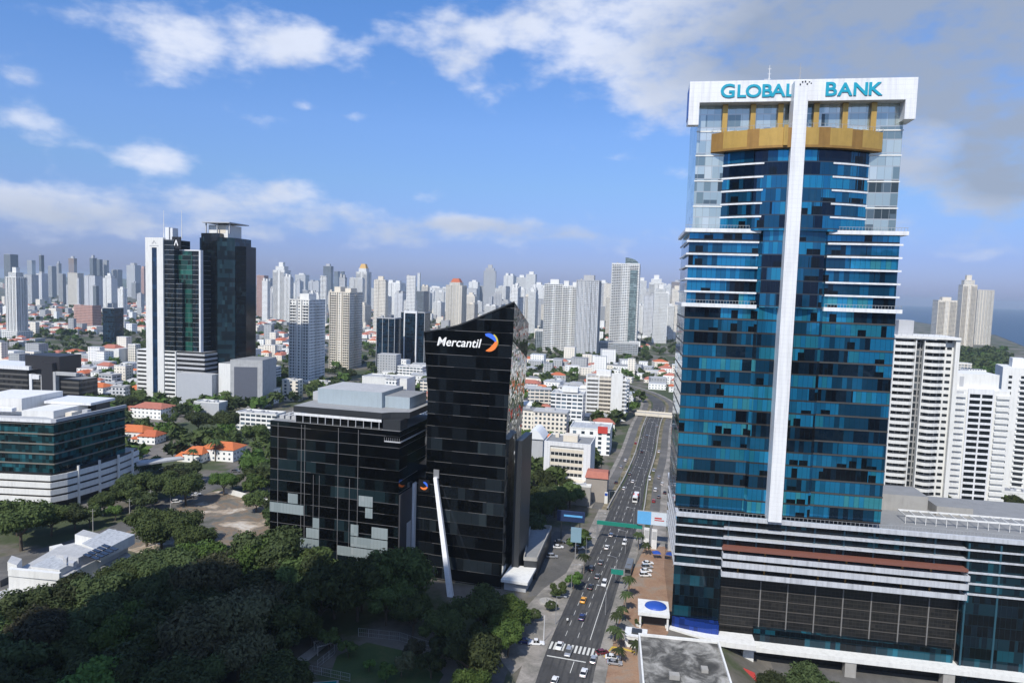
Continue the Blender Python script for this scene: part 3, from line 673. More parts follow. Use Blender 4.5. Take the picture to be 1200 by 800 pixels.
# ------------------------------------------------------------------ slanted black tower
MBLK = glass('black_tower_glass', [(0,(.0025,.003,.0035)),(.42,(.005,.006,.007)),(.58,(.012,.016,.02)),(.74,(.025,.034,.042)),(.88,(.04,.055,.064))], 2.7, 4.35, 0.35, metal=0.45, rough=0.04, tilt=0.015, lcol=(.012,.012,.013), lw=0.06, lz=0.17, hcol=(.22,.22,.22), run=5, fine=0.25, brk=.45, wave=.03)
MMIR = glass('mirror_glass', [(0,(.62,.64,.62)),(.5,(.7,.72,.7)),(.85,(.55,.57,.56))], 1.5, 2.2, 0, metal=1.0, rough=0.03, tilt=0.05, lcol=(.2,.2,.2), lw=0.07, lz=0.08, run=3, fine=0.5, wave=0.16)
MC = thing('slanted_tower', 'black glass tower with slanted roof, white lettering and round blue and orange emblem', 'office tower', (-33, 245.5, 0), -14.6)
front = [(3.2,37.5),(3.3,46.9),(3.2,68.8),(1.2,90.7),(7.8,91.9),(14.2,93.6),(19.9,95.9),(26.7,99.0),(34.6,102.6),(34.4,89.0),(33.0,55),(33.0,21.9),(33.0,-1),(6.0,-1),(6.0,37.5)]
fp = front
m = MB(); m.poly([(x, 0.0, z) for x, z in fp[::-1]], 0)
m.build('front_glass', MBLK, MC)
BD = 26.0
def backx(x): return x * 0.96 + 0.6
# sides, back and roof as thick shell
m = MB()
back = [(backx(x), BD, (z if z < 85 else z - 8.5)) for x, z in fp]
frontp = [(x, 0.02, z) for x, z in fp]
n = len(fp); m.v = frontp + back
for i in range(n):
    j = (i + 1) % n
    mat_i = 0
    if 3 <= i <= 7: mat_i = 1
    if 8 <= i <= 11: mat_i = 2
    if i == 8: mat_i = 0
    m.f.append([i, j, n + j, n + i]); m.m.append(mat_i)
m.f.append([n + i for i in range(n)][::-1]); m.m.append(0)
m.build('side_glass', [MBLK, ROOFG, MMIR], MC)
m = MB()
for (a, b) in zip(fp[3:8], fp[4:9]): m.beam((a[0], -.12, a[1] + .1), (b[0], -.12, b[1] + .1), .35, .5)
m.build('roof_edge', DARKM, MC)
m = MB(); m.box(34.0, 36.6, 10, 25.9, -1, 52); m.build('rear_fin_wall', DARKM, MC)
# letters and emblem
me = stand(text_mesh('Mercantil', 4.3, 0.1, LETTERW, 0.22, 0.045), 1.0)
xsz = [v.co.x for v in me.vertices]; s_ = 16.6 / (max(xsz) - min(xsz)); me.transform(Matrix.Diagonal((s_, 1, 1.02, 1)))
part_of('lettering', me, MC, (6.3, -.35, 86.2))
def ring_arc(cx, cz, r0, r1, a0, a1, y, th, n=14):
    b_ = MB(); P = []
    for i in range(n + 1):
        t = i / n; a = R(a0 + (a1 - a0) * t); w_ = math.sin(math.pi * min(1, .12 + t * .88)) ** .6
        P.append((a, w_))
    A = []; 
    for a, w_ in P:
        ro = r1; ri = r1 - (r1 - r0) * w_
        A.append(((cx + math.cos(a) * ro, cz + math.sin(a) * ro), (cx + math.cos(a) * ri, cz + math.sin(a) * ri)))
    for (o1, i1), (o2, i2) in zip(A, A[1:]):
        q = [o1, o2, i2, i1]
        b_.loft([(x, y, z) for x, z in q], [(x, y - th, z) for x, z in q], 0)
    return b_
ring_arc(25.6, 88.4, 1.5, 3.0, 115, -5, -.1, .3).build('emblem_arc', LOGOB, MC)
ring_arc(25.9, 88.1, 1.4, 3.1, 12, -112, -.1, .42).build('emblem_arc', LOGOO, MC)
ring_arc(25.9, 88.3, 2.5, 3.3, 60, -30, -.1, .2).build('emblem_arc', LOGOY, MC)
# recess with small emblem between two white fins
m = MB(); m.box(-.6, 5.95, .3, 18, -1, 37.4); m.build('recess_glass', MBLK, MC)
m = MB(); m.box(-1.3, -.45, -1.6, 1.2, -1, 35.4); m.build('white_fin', CLEANW, MC)
m = MB(); m.loft([(6.6,-.05,38.2),(7.9,-.05,38.2),(7.9,-1.3,38.2),(6.6,-1.3,38.2)], [(17.0,-10.5,-.5),(18.9,-10.5,-.5),(18.9,-12.2,-.5),(17.0,-12.2,-.5)]); m.build('white_fin', CLEANW, MC)
m = MB(); m.box(6.3, 8.4, -.4, -.01, 37.9, 41.0); m.build('fin_cap', STEEL, MC)
m = MB(); m.box(.4, 4.6, .02, .28, 32.2, 36.6); m.build('emblem_panel', BLACKM, MC)
ring_arc(2.6, 34.5, .7, 1.5, 100, -20, .0, .2).build('emblem_arc', LOGOB, MC)
ring_arc(2.6, 34.5, .7, 1.5, -10, -160, .0, .2).build('emblem_arc', LOGOO, MC)
m = MB(); m.box(33.3, 43, -2, 12, 3.5, 4.4); m.build('entrance_canopy', WHITE, MC)
m = MB(); m.box(34, 42, 0, 11, -.5, 3.5); m.build('lobby', GREYP, MC)
def mloc(px, py, z):
    p = G(px, py, z); a = R(-14.6); dx, dy = p.x + 33, p.y - 245.5
    return (dx * math.cos(a) + dy * math.sin(a), -dx * math.sin(a) + dy * math.cos(a))
AN = [mloc(*a, 7.0) for a in ((614,656),(629,657),(646,619),(622,616))]
m = MB(); m.prism(AN, -.5, 7.0, 0, 1); m.build('annex', [DARKM, ROOFG], MC)
m = MB()
for a, b in zip(AN, AN[1:] + AN[:1]): m.beam((*a, 7.6), (*b, 7.6), .4, 1.3)
m.build('annex_parapet', CONC, MC)

# ------------------------------------------------------------------ broad black glass block
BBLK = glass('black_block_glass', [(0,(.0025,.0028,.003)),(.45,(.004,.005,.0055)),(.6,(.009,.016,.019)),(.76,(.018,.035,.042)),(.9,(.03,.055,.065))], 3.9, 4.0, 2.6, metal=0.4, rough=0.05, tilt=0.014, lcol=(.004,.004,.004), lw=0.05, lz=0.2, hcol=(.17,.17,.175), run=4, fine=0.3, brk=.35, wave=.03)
BB = thing('office_block', 'broad black glass office block with pale panels scattered over its lower floors', 'office block', (-87.5, 246.7, 0), -14.6)
m = MB(); m.box(0, 51.2, 0, 33, -1, 56.6, 0, 1); m.build('glass_front', [BBLK, ROOFG], BB)
m = MB(); m.box(51.21, 51.7, .4, 12, -1, 34, 0, 0); m.build('corner_wall', plain('dark_grey_cladding', (.055,.055,.06), .5, .1), BB)
m = MB(); m.box(51.71, 51.9, 6.5, 10, 8, 22); m.build('corner_panel', GREYP, BB)
PANEL = glass('pale_glass_panel', [(0,(.26,.31,.32)),(.5,(.3,.35,.36)),(.8,(.34,.38,.39))], 1.3, 4.0, 2.6, metal=.15, rough=.15, lw=.07, lcol=(.2,.23,.24), lz=0, run=4)
cells = [(7.6,11.6,26.6,30.2),(0,14.0,22.6,26.2),(17.8,20.4,18.5,22.2),(15.2,20.4,14.6,18.2),(12.8,20.4,10.6,14.2),(18.6,20.4,6.6,10.2),(9.4,15.6,6.6,10.2),(10.4,14.5,2.6,6.2),
         (36.0,41.4,28.6,32.4),(38.6,41.4,24.6,28.2),(33.0,36.0,17.6,21.6),(41.2,47.4,17.6,21.6),(33.0,47.4,13.6,17.2),(27.8,46,9.8,13.2),(33.2,36,6.6,9.4),(44.4,50.4,6.6,9.4),(27.8,36.4,2.8,6.2),(38.8,51,2.4,5.2),(18,21,2.6,5.0),(31.5,37.5,-.6,2.2)]
for (a, b, c, d) in cells:
    m = MB(); m.box(a, b, -.16, -.01, c, d); m.build('pale_panel', PANEL, BB)
m = MB()
for x in (3.2, 12.8, 14.2, 27.6, 35.4): m.box(x, x + .16, -.08, -.01, 4, 56)
for x in (20.2, 17.8, 32.2): m.box(x, x + .13, -.08, -.01, 4, 38)
m.build('mullion', plain('grey_mullion', (.16,.16,.165), .5), BB)
m = MB(); m.box(9.8, 43.8, .8, 6, 56.62, 59.4); m.build('penthouse_wall', MBLK, BB)
m = MB(); m.box(9.6, 44.0, .4, .75, 59.2, 60.2); m.build('penthouse_band', CLEANW, BB)
for i in range(12): 
    m = MB(); m.box(10 + i * 3, 10.2 + i * 3, .45, .7, 56.7, 59.2); m.build('penthouse_post', GREYP, BB)
m = MB(); m.prism([(9.4,.2),(44.2,.2),(46.5,2.6),(52.5,5.5),(52.5,33),(9.4,33)], 60.4, 62.6, 0, 1); m.build('penthouse_roof', [DARKM, plain('mid_grey_roof', (.26,.265,.27), .85, .25, .3)], BB)
m = MB(); m.box(44.4, 51.0, 0.8, 7, 56.7, 60.3); m.build('penthouse_wall', DARKM, BB)
m = MB(); m.box(45.5, 51.5, -.25, .05, 52.6, 53.0); m.box(51.3, 51.6, -.2, 26, 52.6, 53.0)
for i in range(8): m.box(45.5 + i * .8, 45.56 + i * .8, -.2, -.1, 53, 54.2)
m.build('terrace_rail', GREYP, BB)
m = MB(); m.prism([(14,9),(40,9),(40,28),(14,28)], 62.62, 68.2, 0, 1); m.build('roof_plant_screen', [plain('pale_blue_cladding', (.33,.39,.43), .5, .08, stain=.2), LGREY], BB)
m = MB(); m.box(40.02, 50, 11, 27, 62.62, 66.8, 0, 1); m.build('roof_plant_screen', [bpy.data.materials['pale_blue_cladding'], ROOFG], BB)
m = MB(); m.box(9.0, 13.9, 14, 28, 62.62, 65.8, 0, 1); m.build('roof_plant_screen', [GREYP, LGREY], BB)
m = MB()
for i in range(9): m.box(1.2 + (i % 3) * 2.5, 3.0 + (i % 3) * 2.5, 4 + (i // 3) * 4, 6.6 + (i // 3) * 4, 56.61, 57.9)
m.build('air_unit', LGREY, BB)

# ------------------------------------------------------------------ teal glass office building, lower left
TEALG = glass('teal_office_glass', [(0,(.004,.01,.012)),(.3,(.008,.03,.036)),(.45,(.015,.07,.085)),(.6,(.02,.11,.14)),(.72,(.03,.16,.2)),(.86,(.012,.05,.07))], 1.6, 2.08, 17.4, metal=0.45, rough=0.07, tilt=0.012, lcol=(.02,.04,.05), lw=0.05, lz=0.0, run=7, fine=0.35)
TB = thing('office_building', 'teal glass office building over a curved white parking podium', 'office building', (-205.4, 303.5, 0), 0)
rt = R(-9.0)
def tb(a, b): return (a * math.cos(0) + b * 0.2, b)   # the side facade runs away along the street
gl = [(0,0),(8.5,41.5),(-22,52),(-75,44),(-75,3)]
gl = [(-75,4),(0,0),(8.5,41.5),(-60,52)]
m = MB(); m.prism(gl, 17.5, 40.6, 0, 1); m.build('glass_facade', [TEALG, LGREY], TB)
BANDT = plain('tan_spandrel', (.16,.15,.125), .6, .1)
for i in range(5):
    z = 17.6 + 4.55 * i + 4.1
    m = MB(); q = [(-75.2,3.8),(.25,-.25),(8.8,41.8),(-60.2,52.2)]
    for a, b in zip(q[:2], q[1:3]): m.beam((a[0], a[1], z), (b[0], b[1], z), .4, .55)
    m.build('floor_band', BANDT, TB)
m = MB(); m.prism([(-76,3),(-.4,-1.2),(1.2,0),(-6,4),(-76,8)], 40.7, 42.3, 0, 1); m.build('roof_parapet', [CLEANW, LGREY], TB)
m = MB(); m.beam((.2,-.2,41.4), (8.8,42,41.4), .9, 1.5); m.build('roof_parapet', GREYP, TB)
m = MB(); m.prism([(-20,8),(-6,9),(-3,30),(-18,31)], 40.7, 44.2, 0, 1); m.build('plant_room', [WHITE, WHITE], TB)
m = MB(); m.prism([(-48,14),(-25,15),(-22,40),(-48,40)], 40.7, 48.5, 0, 1); m.build('plant_room', [WHITE, WHITE], TB)
m = MB(); m.prism([(-75,9),(-26,10),(-26,13),(-75,14)], 43.0, 44.6, 0, 1); m.build('roof_slab', [CLEANW, CLEANW], TB)
m = MB(); m.prism([(-22,26),(2,24),(4,41),(-22,44)], 44.4, 45.6, 0, 0); m.build('roof_slab', [CLEANW], TB)
m = MB(); m.prism([(-17,33),(1,30),(2,40),(-18,42)], 40.7, 44.38, 0, 0); m.build('plant_room', [DARKM], TB)
m = MB(); m.box(-2.5, .5, 12, 17, 40.7, 43.0); m.build('air_unit', CREAM, TB)
m = MB(); m.box(-1, 1.6, 22, 25, 40.7, 42.6); m.build('air_unit', GREYP, TB)
# podium: white curved parking decks
def curve_pod(off):
    P = [(-75, 2.5 - off), (-1 + 0, -1.5 - off)]
    for i in range(1, 13):
        t = i / 12; P.append((1.5 + off * .98 + 9.5 * t + 3.2 * math.sin(math.pi * t), 0 + 50 * t))
    return P + [(-55, 62), (-75, 62)]
for i in range(4):
    z = 4.2 + 3.35 * i
    m = MB(); m.prism(curve_pod(0), z, z + 2.35, 0); m.build('parking_deck', WHITE, TB)
    m = MB(); m.prism(curve_pod(-.8), z + 2.35, z + 3.35, 0); m.build('parking_opening', BLACKM, TB)
for k, (x, y) in enumerate([(4.9,9.5),(8.4,20),(11.2,31),(12.6,41),(-3,-2.2),(-20,-1.6),(-38,-.6)]):
    m = MB(); m.box(x - .45, x + .35, y - .45, y + .45, -.5, 18.8 if k < 4 else 4.2); m.build('column', WHITE, TB)
m = MB(); m.prism(curve_pod(-4.5), -.5, 4.2, 0); m.build('ground_floor', DARKM, TB)
m = MB(); m.prism([(-75,5),(-2,1.5),(5,36),(-55,48)], 16.9, 17.5, 0); m.build('setback_floor', DARKM, TB)
m = MB(); m.prism([(13,44),(30,60),(26,64),(8,52)], 9.5, 10.4, 0); m.build('ramp_deck', LGREY, TB)
# ------------------------------------------------------------------ group on the left: white slab tower, green glass tower, dark tower
ST = thing('slab_tower', 'white slab tower with a blue glass stripe and a triangle emblem near its top', 'office tower', (-316.3, 588, 0), -12)
m = MB(); m.box(0, 6.4, 0, 14, 0, 141.5); m.box(11.3, 17.4, 0, 14, 0, 141.5); m.box(6.4, 11.3, 0, 14, 133, 141.5); m.build('slab_wall', WHITE, ST)
SBL = glass('slab_blue_glass', [(0,(.01,.03,.07)),(.5,(.015,.05,.12)),(.85,(.02,.08,.16))], 1.6, 3.9, metal=.35, rough=.1, lz=.12)
m = MB(); m.box(6.41, 11.29, .5, 13, 0, 132.9); m.build('blue_stripe', SBL, ST)
m = MB(); m.loft([(6.4,-.15,136.2),(7.6,-.15,136.2),(9.1,-.15,138.4),(8.7,-.15,139.2)], [(6.4,-.02,136.2),(7.6,-.02,136.2),(9.1,-.02,138.4),(8.7,-.02,139.2)])
m.loft([(8.7,-.15,139.2),(8.3,-.15,138.4),(9.9,-.15,136.2),(11.2,-.15,136.2)], [(8.7,-.02,139.2),(8.3,-.02,138.4),(9.9,-.02,136.2),(11.2,-.02,136.2)])
m.box(4.2, 13.2, -.1, -.02, 134.2, 134.8); m.build('emblem', GREYP, ST)
SDK = glass('dark_side_glass', [(0,(.006,.01,.012)),(.5,(.01,.02,.03)),(.8,(.015,.04,.06)),(.93,(.04,.09,.12))], 1.8, 4.1, metal=.3, rough=.08, lz=.22, hcol=(.4,.41,.41), run=4)
m = MB(); m.box(17.41, 27.0, 1.5, 22, 0, 131); m.box(17.41, 27.0, 1.5, 22, 131, 140); m.build('side_glass', SDK, ST)
m = MB(); m.box(17.2, 21.0, 3, 12, 131, 150.5); m.box(22.2, 24.4, 3, 10, 131, 150); m.build('roof_fin', CLEANW, ST)
m = MB(); m.box(24.6, 33.2, 2, 2.6, 132.5, 142.5); m.build('sign_board', BLACKM, ST)
m = MB(); m.beam((27.0, 1.85, 135), (28.8, 1.85, 139.8), .25, .8); m.beam((28.8, 1.85, 139.8), (30.4, 1.85, 135), .25, .8); m.build('sign_mark', LETTERW, ST)
for x in (13.5, 31.0):
    m = MB(); m.tube((x, 6, 141.5), (x, 6, 165), .35, .15, 6); m.build('mast', WHITE, ST)
for k in range(12):
    z = 1.2 + k * 3.6
    m = MB(); m.box(-9.9, -.05, 1.0, 13, z, z + 1.9); m.build('parking_band', WHITE, ST)
    m = MB(); m.box(17.45, 27.8, .9, 13, z, z + 1.9); m.build('parking_band', WHITE, ST)
m = MB(); m.box(-9.5, -.1, 1.7, 12.8, 0, 44.6); m.box(17.5, 27.3, 1.7, 12.8, 0, 44.6); m.build('parking_recess', BLACKM, ST)
m = MB(); m.box(-10.4, -9.91, .8, 13, 0, 44.8); m.box(-10.4, -.05, .85, 13, 44.4, 45); m.build('parking_frame', WHITE, ST)
m = MB(); m.box(27.81, 28.6, .7, 13, 0, 44.8); m.box(17.45, 28.6, .85, 13, 44.4, 45); m.build('parking_frame', WHITE, ST)

GT = thing('glass_tower', 'green glass tower with a curved edge beside the white slab tower', 'office tower', (-316.3, 588, 0), -12)
GGR = glass('green_glass', [(0,(.006,.02,.018)),(.35,(.012,.06,.05)),(.5,(.02,.11,.085)),(.7,(.03,.15,.115)),(.88,(.05,.2,.15))], 2.2, 4.1, metal=.4, rough=.08, lz=.3, hcol=(.16,.2,.18), run=4, fine=.25)
def sx_(z): t = (z - 45) / 86; return 27.5 + 4.5 * math.sin(t * math.pi) * (1 - t) - 3.2 * max(0, t - .55)
m = MB(); zs = [45 + 86 * i / 14 for i in range(15)]
for z0, z1 in zip(zs, zs[1:]):
    a, b = sx_(z0), sx_(z1)
    m.loft([(a, 6, z0), (41.0, 6, z0), (41.0, 34, z0), (a, 34, z0)], [(b, 6, z1), (41.0, 6, z1), (41.0, 34, z1), (b, 34, z1)], 0, False)
m.poly([(sx_(131), 6, 131), (41.0, 6, 131), (41.0, 34, 131), (sx_(131), 34, 131)], 0); m.build('green_glass', GGR, GT)
m = MB(); m.box(41.02, 48.6, 6.3, 34, 45, 131); m.build('dark_glass', SDK, GT)
m = MB(); m.box(27.05, 36, 8, 33, 45, 131); m.box(27.05, 33.5, 3.0, 7.9, 45, 104); m.build('dark_glass', SDK, GT)
m = MB(); m.box(48.62, 50.2, 4.5, 8, 45, 131.8); m.box(29, 48.6, 5.5, 6.5, 131.05, 132); m.build('edge_column', CLEANW, GT)
m = MB(); m.box(29, 55, 2.2, 40, 0, 45, 0, 1); m.build('parking_recess', [BLACKM, ROOFG], GT)
for k in range(11):
    z = 3 + k * 3.9
    m = MB(); m.box(28.8, 56, 1.6, 2.19, z, z + 1.7); m.box(55.05, 56, 2.19, 40, z, z + 1.7); m.build('parking_band', GREYP if k % 2 else LGREY, GT)  # white bands given grey paint that carries the shade of this side
m = MB(); m.box(36, 70, -8, 1.5, 0, 28, 0, 1); m.build('side_wing', [plain('pale_wall', (.4,.42,.45), .7, .08, stain=.1), LGREY], GT)
m = MB(); m.box(35.2, 35.95, -8.4, 1, 0, 28.6); m.build('wing_pilaster', WHITE, GT)

DT = thing('dark_tower', 'tall near black glass tower with a flat white rooftop pavilion', 'office tower', (-316.3, 588, 0), -12)
DGL = glass('near_black_glass', [(0,(.003,.004,.005)),(.6,(.005,.007,.009)),(.8,(.009,.016,.02)),(.93,(.02,.04,.05))], 2.0, 3.9, metal=.1, rough=.08, lz=.14, lcol=(.006,.007,.008), hcol=(.012,.016,.02), run=5, fine=.3)
DGL2 = glass('dark_mirror_glass', [(0,(.012,.02,.026)),(.5,(.02,.045,.06)),(.8,(.035,.075,.09))], 2.0, 3.9, metal=.3, rough=.06, lz=.1, run=4, fine=.3, tilt=.02)
yb = 22
m = MB(); m.prism([(38,yb),(56,yb-3),(56,yb+30),(38,yb+30)], 0, 147.5); m.build('glass_shaft', DGL, DT)
m = MB(); m.prism([(56.02,yb-3),(68.5,yb+4),(68.5,yb+28),(56.02,yb+28)], 0, 144); m.build('glass_shaft', DGL2, DT)
m = MB(); m.prism([(68.52,yb+5),(76,yb+9),(76,yb+24),(68.52,yb+24)], 0, 137); m.build('glass_shaft', DGL, DT)
m = MB(); m.box(32, 37.9, yb + 6, yb + 30, 45, 144); m.build('blue_glass_wing', SBL, DT)
m = MB(); m.box(41, 60, yb + 6, yb + 26, 144, 155.2); m.build('pavilion', WHITE, DT)
m = MB(); m.box(49, 58, yb + 5.9, yb + 5.99, 148, 155); m.build('pavilion_opening', CREAM, DT)
m = MB(); m.box(38, 65, yb + 1, yb + 30, 156.6, 157.4)
for x in (40, 51, 63): m.box(x, x + .8, yb + 3, yb + 4, 147.6, 156.6); 
m.build('pavilion_roof', GREYP, DT)
m = MB(); m.box(72, 83, -2, 20, 0, 37.5, 0, 1); m.build('podium', [WHITE, ROOFG], DT)
m = MB(); m.prism([(83.02,-2),(108,6),(104,34),(83.02,30)], 0, 41, 0, 1); m.build('podium', [LGREY, ROOFG], DT)  # right part of the white podium, its shade put into a grey colour
m = MB(); m.prism([(86,-1.2),(104,4.55),(104,4.75),(86,-.9)], 3, 35); m.build('podium_screen', plain('slate_screen', (.1,.11,.14), .6), DT)

# ------------------------------------------------------------------ towers, generic
GRID = -12.0
def site(px0, px1, pyt, pyb, rot, ratio):
    mid = (px0 + px1) / 2; b = G(mid, pyb); D = b.y
    az = math.degrees(math.atan2(b.x, b.y)); rel = R(rot + az)
    lat = (px1 - px0) / FOC * D * math.cos(R(az))   # width measured across the line of sight
    w = lat / (abs(math.cos(rel)) + ratio * abs(math.sin(rel)))
    h = PD(mid, pyt, D).z
    return b, w, w * ratio, h
OCC = []
FM = {}
def fac(key):
    if key in FM: return FM[key]
    W = {'white': (.8,.8,.78), 'cream': (.76,.71,.62), 'grey': (.38,.39,.4), 'pink': (.5,.31,.26), 'lgrey': (.62,.63,.65), 'brown': (.32,.24,.2), 'slate': (.16,.18,.2)}
    c, k = key
    a = {'a': dict(fh=3.1, bw=3.0, wx=(.18,.72), wz=(.3,.82)), 'b': dict(fh=3.1, bw=4.2, wx=(.08,.9), wz=(.34,.86)), 'c': dict(fh=3.2, bw=2.2, wx=(.3,.8), wz=(.1,.95)),
         'd': dict(fh=3.1, bw=5.6, wx=(.3,.7), wz=(.28,.9)), 'h': dict(fh=3.0, bw=3.4, wx=(.3,.65), wz=(.35,.75), roofc=(.35,.33,.31))}[k]
    FM[key] = facade(c + '_facade_' + {'a':'windows','b':'wide_windows','c':'tall_windows','d':'sparse_windows','h':'house'}[k], W[c], **a)
    return FM[key]
DG = {'dark': DGL, 'blue': glass('navy_office_glass', [(0,(.006,.014,.025)),(.5,(.01,.03,.055)),(.8,(.02,.06,.1))], 1.8, 3.6, metal=.35, rough=.1, lz=.5, hcol=(.03,.045,.06), run=4),
      'green': glass('aqua_glass', [(0,(.1,.15,.16)),(.5,(.2,.29,.3)),(.8,(.36,.44,.45))], 1.8, 3.3, metal=.35, rough=.1, lz=.5, hcol=(.5,.52,.5), run=3)}
def slab_ring(w, d, e, t, gap=None):
    b = MB(); b.box(-w/2 - e, w/2 + e, -d/2 - e, -d/2, 0, t); b.box(-w/2 - e, w/2 + e, d/2, d/2 + e, 0, t)
    b.box(-w/2 - e, -w/2, -d/2, d/2, 0, t); b.box(w/2, w/2 + e, -d/2, d/2, 0, t); return b
def balcony_mesh(bw, dep, t=.25, par=1.0):
    b = MB(); b.box(-bw/2, bw/2, -dep, 0, 0, t); b.box(-bw/2, bw/2, -dep, -dep + .15, t, t + par); b.box(-bw/2, -bw/2 + .15, -dep + .15, 0, t, t + par); b.box(bw/2 - .15, bw/2, -dep + .15, 0, t, t + par)
    return b
def tower(px0, px1, pyt, pyb, colr, win, label, style='plain', rot=GRID, ratio=1.0, crown='block', group='towers of the skyline', name='residential_tower', cat='tower', detail=None, wallm=None, podium=None):
    b, w, d, h = site(px0, px1, pyt, pyb, rot, ratio)
    a = R(rot); cx = b.x - math.sin(a) * d / 2; cy = b.y + math.cos(a) * d / 2
    t = thing(name, label, cat, (cx, cy, 0), rot, group)
    OCC.append((cx, cy, max(w, d) * .72)); BOXES.append((cx, cy, w, d, rot))
    if detail is None: detail = (px1 - px0) >= 19
    wm = wallm or fac((colr, win)); pm = {'white': WHITE, 'cream': CREAM, 'grey': GREYP, 'pink': PINK, 'lgrey': LGREY}.get(colr, GREYP)
    hb_ = h
    if crown in ('block', 'step', 'gold', 'red', 'twin'): hb_ = h * (.93 if crown in ('block', 'twin') else .86)
    m = MB(); m.box(-w/2, w/2, -d/2, d/2, -1, hb_)
    if style == 'notch' and not detail:
        m.box(-w*.5 - w*.04, -w*.12, -d/2 - w*.05, d/2 + w*.05, 0, hb_ * .985); m.box(w*.12, w*.54, -d/2 - w*.05, d/2 + w*.05, 0, hb_ * .985)
    m.build('wall', wm, t)
    if crown == 'block': m = MB(); m.box(-w*.22, w*.25, -d*.25, d*.22, hb_, h); m.build('roof_block', pm, t)
    elif crown == 'twin':
        m = MB(); m.box(-w*.42, -w*.12, -d*.3, d*.2, hb_, h); m.box(w*.12, w*.4, -d*.3, d*.2, hb_, h * .985); m.build('roof_block', pm, t)
    elif crown == 'step':
        m = MB(); m.box(-w*.36, w*.36, -d*.36, d*.36, hb_, hb_ + (h - hb_) * .5); m.build('upper_storeys', wm, t)
        m = MB(); m.box(-w*.18, w*.18, -d*.18, d*.18, hb_ + (h - hb_) * .5, h); m.build('roof_block', pm, t)
    elif crown in ('gold', 'red'):
        m = MB(); cm = plain('gold_crown', (.5,.3,.08), .5, .1) if crown == 'gold' and 'gold_crown' not in bpy.data.materials else (bpy.data.materials['gold_crown'] if crown == 'gold' else TERRA)
        m.box(-w*.34, w*.34, -d*.34, d*.34, hb_, hb_ + (h - hb_) * .45, 0); m.build('upper_storeys', wm, t)
        m = MB(); A = [(-w*.3,-d*.3), (w*.3,-d*.3), (w*.3,d*.3), (-w*.3,d*.3)]; z0 = hb_ + (h - hb_) * .45
        m.loft([(x, y, z0) for x, y in A], [(x*.6, y*.6, h) for x, y in A]); m.build('crown', cm, t)
    m = MB(); m.box(-w/2 - .25, w/2 + .25, -d/2 - .25, -d/2, hb_ - .2, hb_ + 1.0); m.box(w/2, w/2 + .25, -d/2, d/2, hb_ - .2, hb_ + 1.0); m.box(-w/2 - .25, -w/2, -d/2, d/2, hb_ - .2, hb_ + 1.0); m.build('parapet', pm, t)
    if detail:
        nf = int(hb_ // 3.1)
        if nf > 0:
            if style in ('balcony', 'notch'):
                bm_ = balcony_mesh(w * .3, 1.5).mesh('balcony', [pm]); bs = balcony_mesh(d * .3, 1.5).mesh('balcony', [pm])
                step = 1 if nf <= 24 else 1
                for k in range(1, nf):
                    z = k * 3.1 - .3
                    for x in (-w * .3, w * .3): part_of('balcony', bm_, t, (x, -d/2, z))
                    if ratio >= .6: part_of('balcony', bs, t, (w/2, 0, z), math.pi / 2)
                for x in (-w/2, -w*.14, w*.1, w/2 - .5):
                    m = MB(); m.box(x, x + .5, -d/2 - 1.6, -d/2, 0, hb_ + .5); m.build('pier', pm, t)
            elif style == 'bands':
                sm_ = slab_ring(w, d, .5, 1.15).mesh('floor_band', [pm])
                for k in range(1, nf): part_of('floor_band', sm_, t, (0, 0, k * 3.1 - .6))
            elif style == 'fins':
                for k in range(4):
                    x = -w/2 + w * k / 3 - .25
                    m = MB(); m.box(x, x + .5, -d/2 - .5, -d/2, 0, hb_ + .8); m.build('fin', pm if k % 2 else LGREY, t)
            elif style == 'piers':
                for k in range(7):
                    x = -w/2 + w * k / 6 - .35
                    m = MB(); m.box(x, x + .7, -d/2 - .8, -d/2, 0, hb_ + .8); m.build('pier', pm, t)
                for k in range(1, 6):
                    y = -d/2 + d * k / 5 - .35
                    m = MB(); m.box(w/2, w/2 + .8, y, y + .7, 0, hb_ + .8); m.build('pier', pm, t)
    rq = random.Random(int(px0 * 7 + pyt))
    if rq.random() < .4:
        m = MB(); zt = h if crown != 'none' else hb_; m.tube((w*.05, 0, zt - .5), (w*.05, 0, zt + rq.uniform(5, 14)), .35, .12, 5); m.build('antenna', RAIL, t)
    if crown in ('none', 'block'):
        m = MB(); m.tube((-w*.32, -d*.2, hb_), (-w*.32, -d*.2, hb_ + 3.2), 1.8, 1.8, 9); m.build('water_tank', LGREY, t)
    if podium:
        pw, ph = podium; m = MB(); m.box(-w/2 - pw, w/2 + pw, -d/2 - pw, d/2 + pw * .6, -1, ph); m.build('podium', fac(('white', 'b')), t)
    return t
BOXES = []
T = tower
# nearer towers of the middle ground
T(329,372,344,452,'white','a','cream and grey balcony tower behind the black office block, darker on its right side','balcony',ratio=1.5,name='residential_tower')
T(378,417,336,432,'cream','a','cream gridded tower with a plain pale right side, right of the grey balcony tower','balcony',ratio=1.35,crown='twin')
T(2,27,313,398,'white','c','white tower with blue stripes on a white podium at the left edge','piers',ratio=.9,crown='step',podium=(6,14))
T(82,114,358,388,'pink','a','wide pink apartment block in two blocks far left','bands',ratio=.5,crown='none')
T(115,140,361,406,'slate','b','dark blue glass cube left of the white slab tower','none',ratio=.9,crown='none',wallm=DG['blue'],name='office_block')
T(136,147,336,372,'white','d','slim plain white tower left of the white slab tower','plain',ratio=.8)
T(436,466,373,437,'slate','b','blue glass office block with thin white edges left of the slanted black tower','fins',ratio=1.0,crown='none',wallm=DG['blue'],name='office_block')
T(465,500,366,433,'slate','b','blue glass tower under a white portal frame left of the slanted black tower','fins',ratio=.7,crown='none',wallm=DG['blue'],name='office_block')
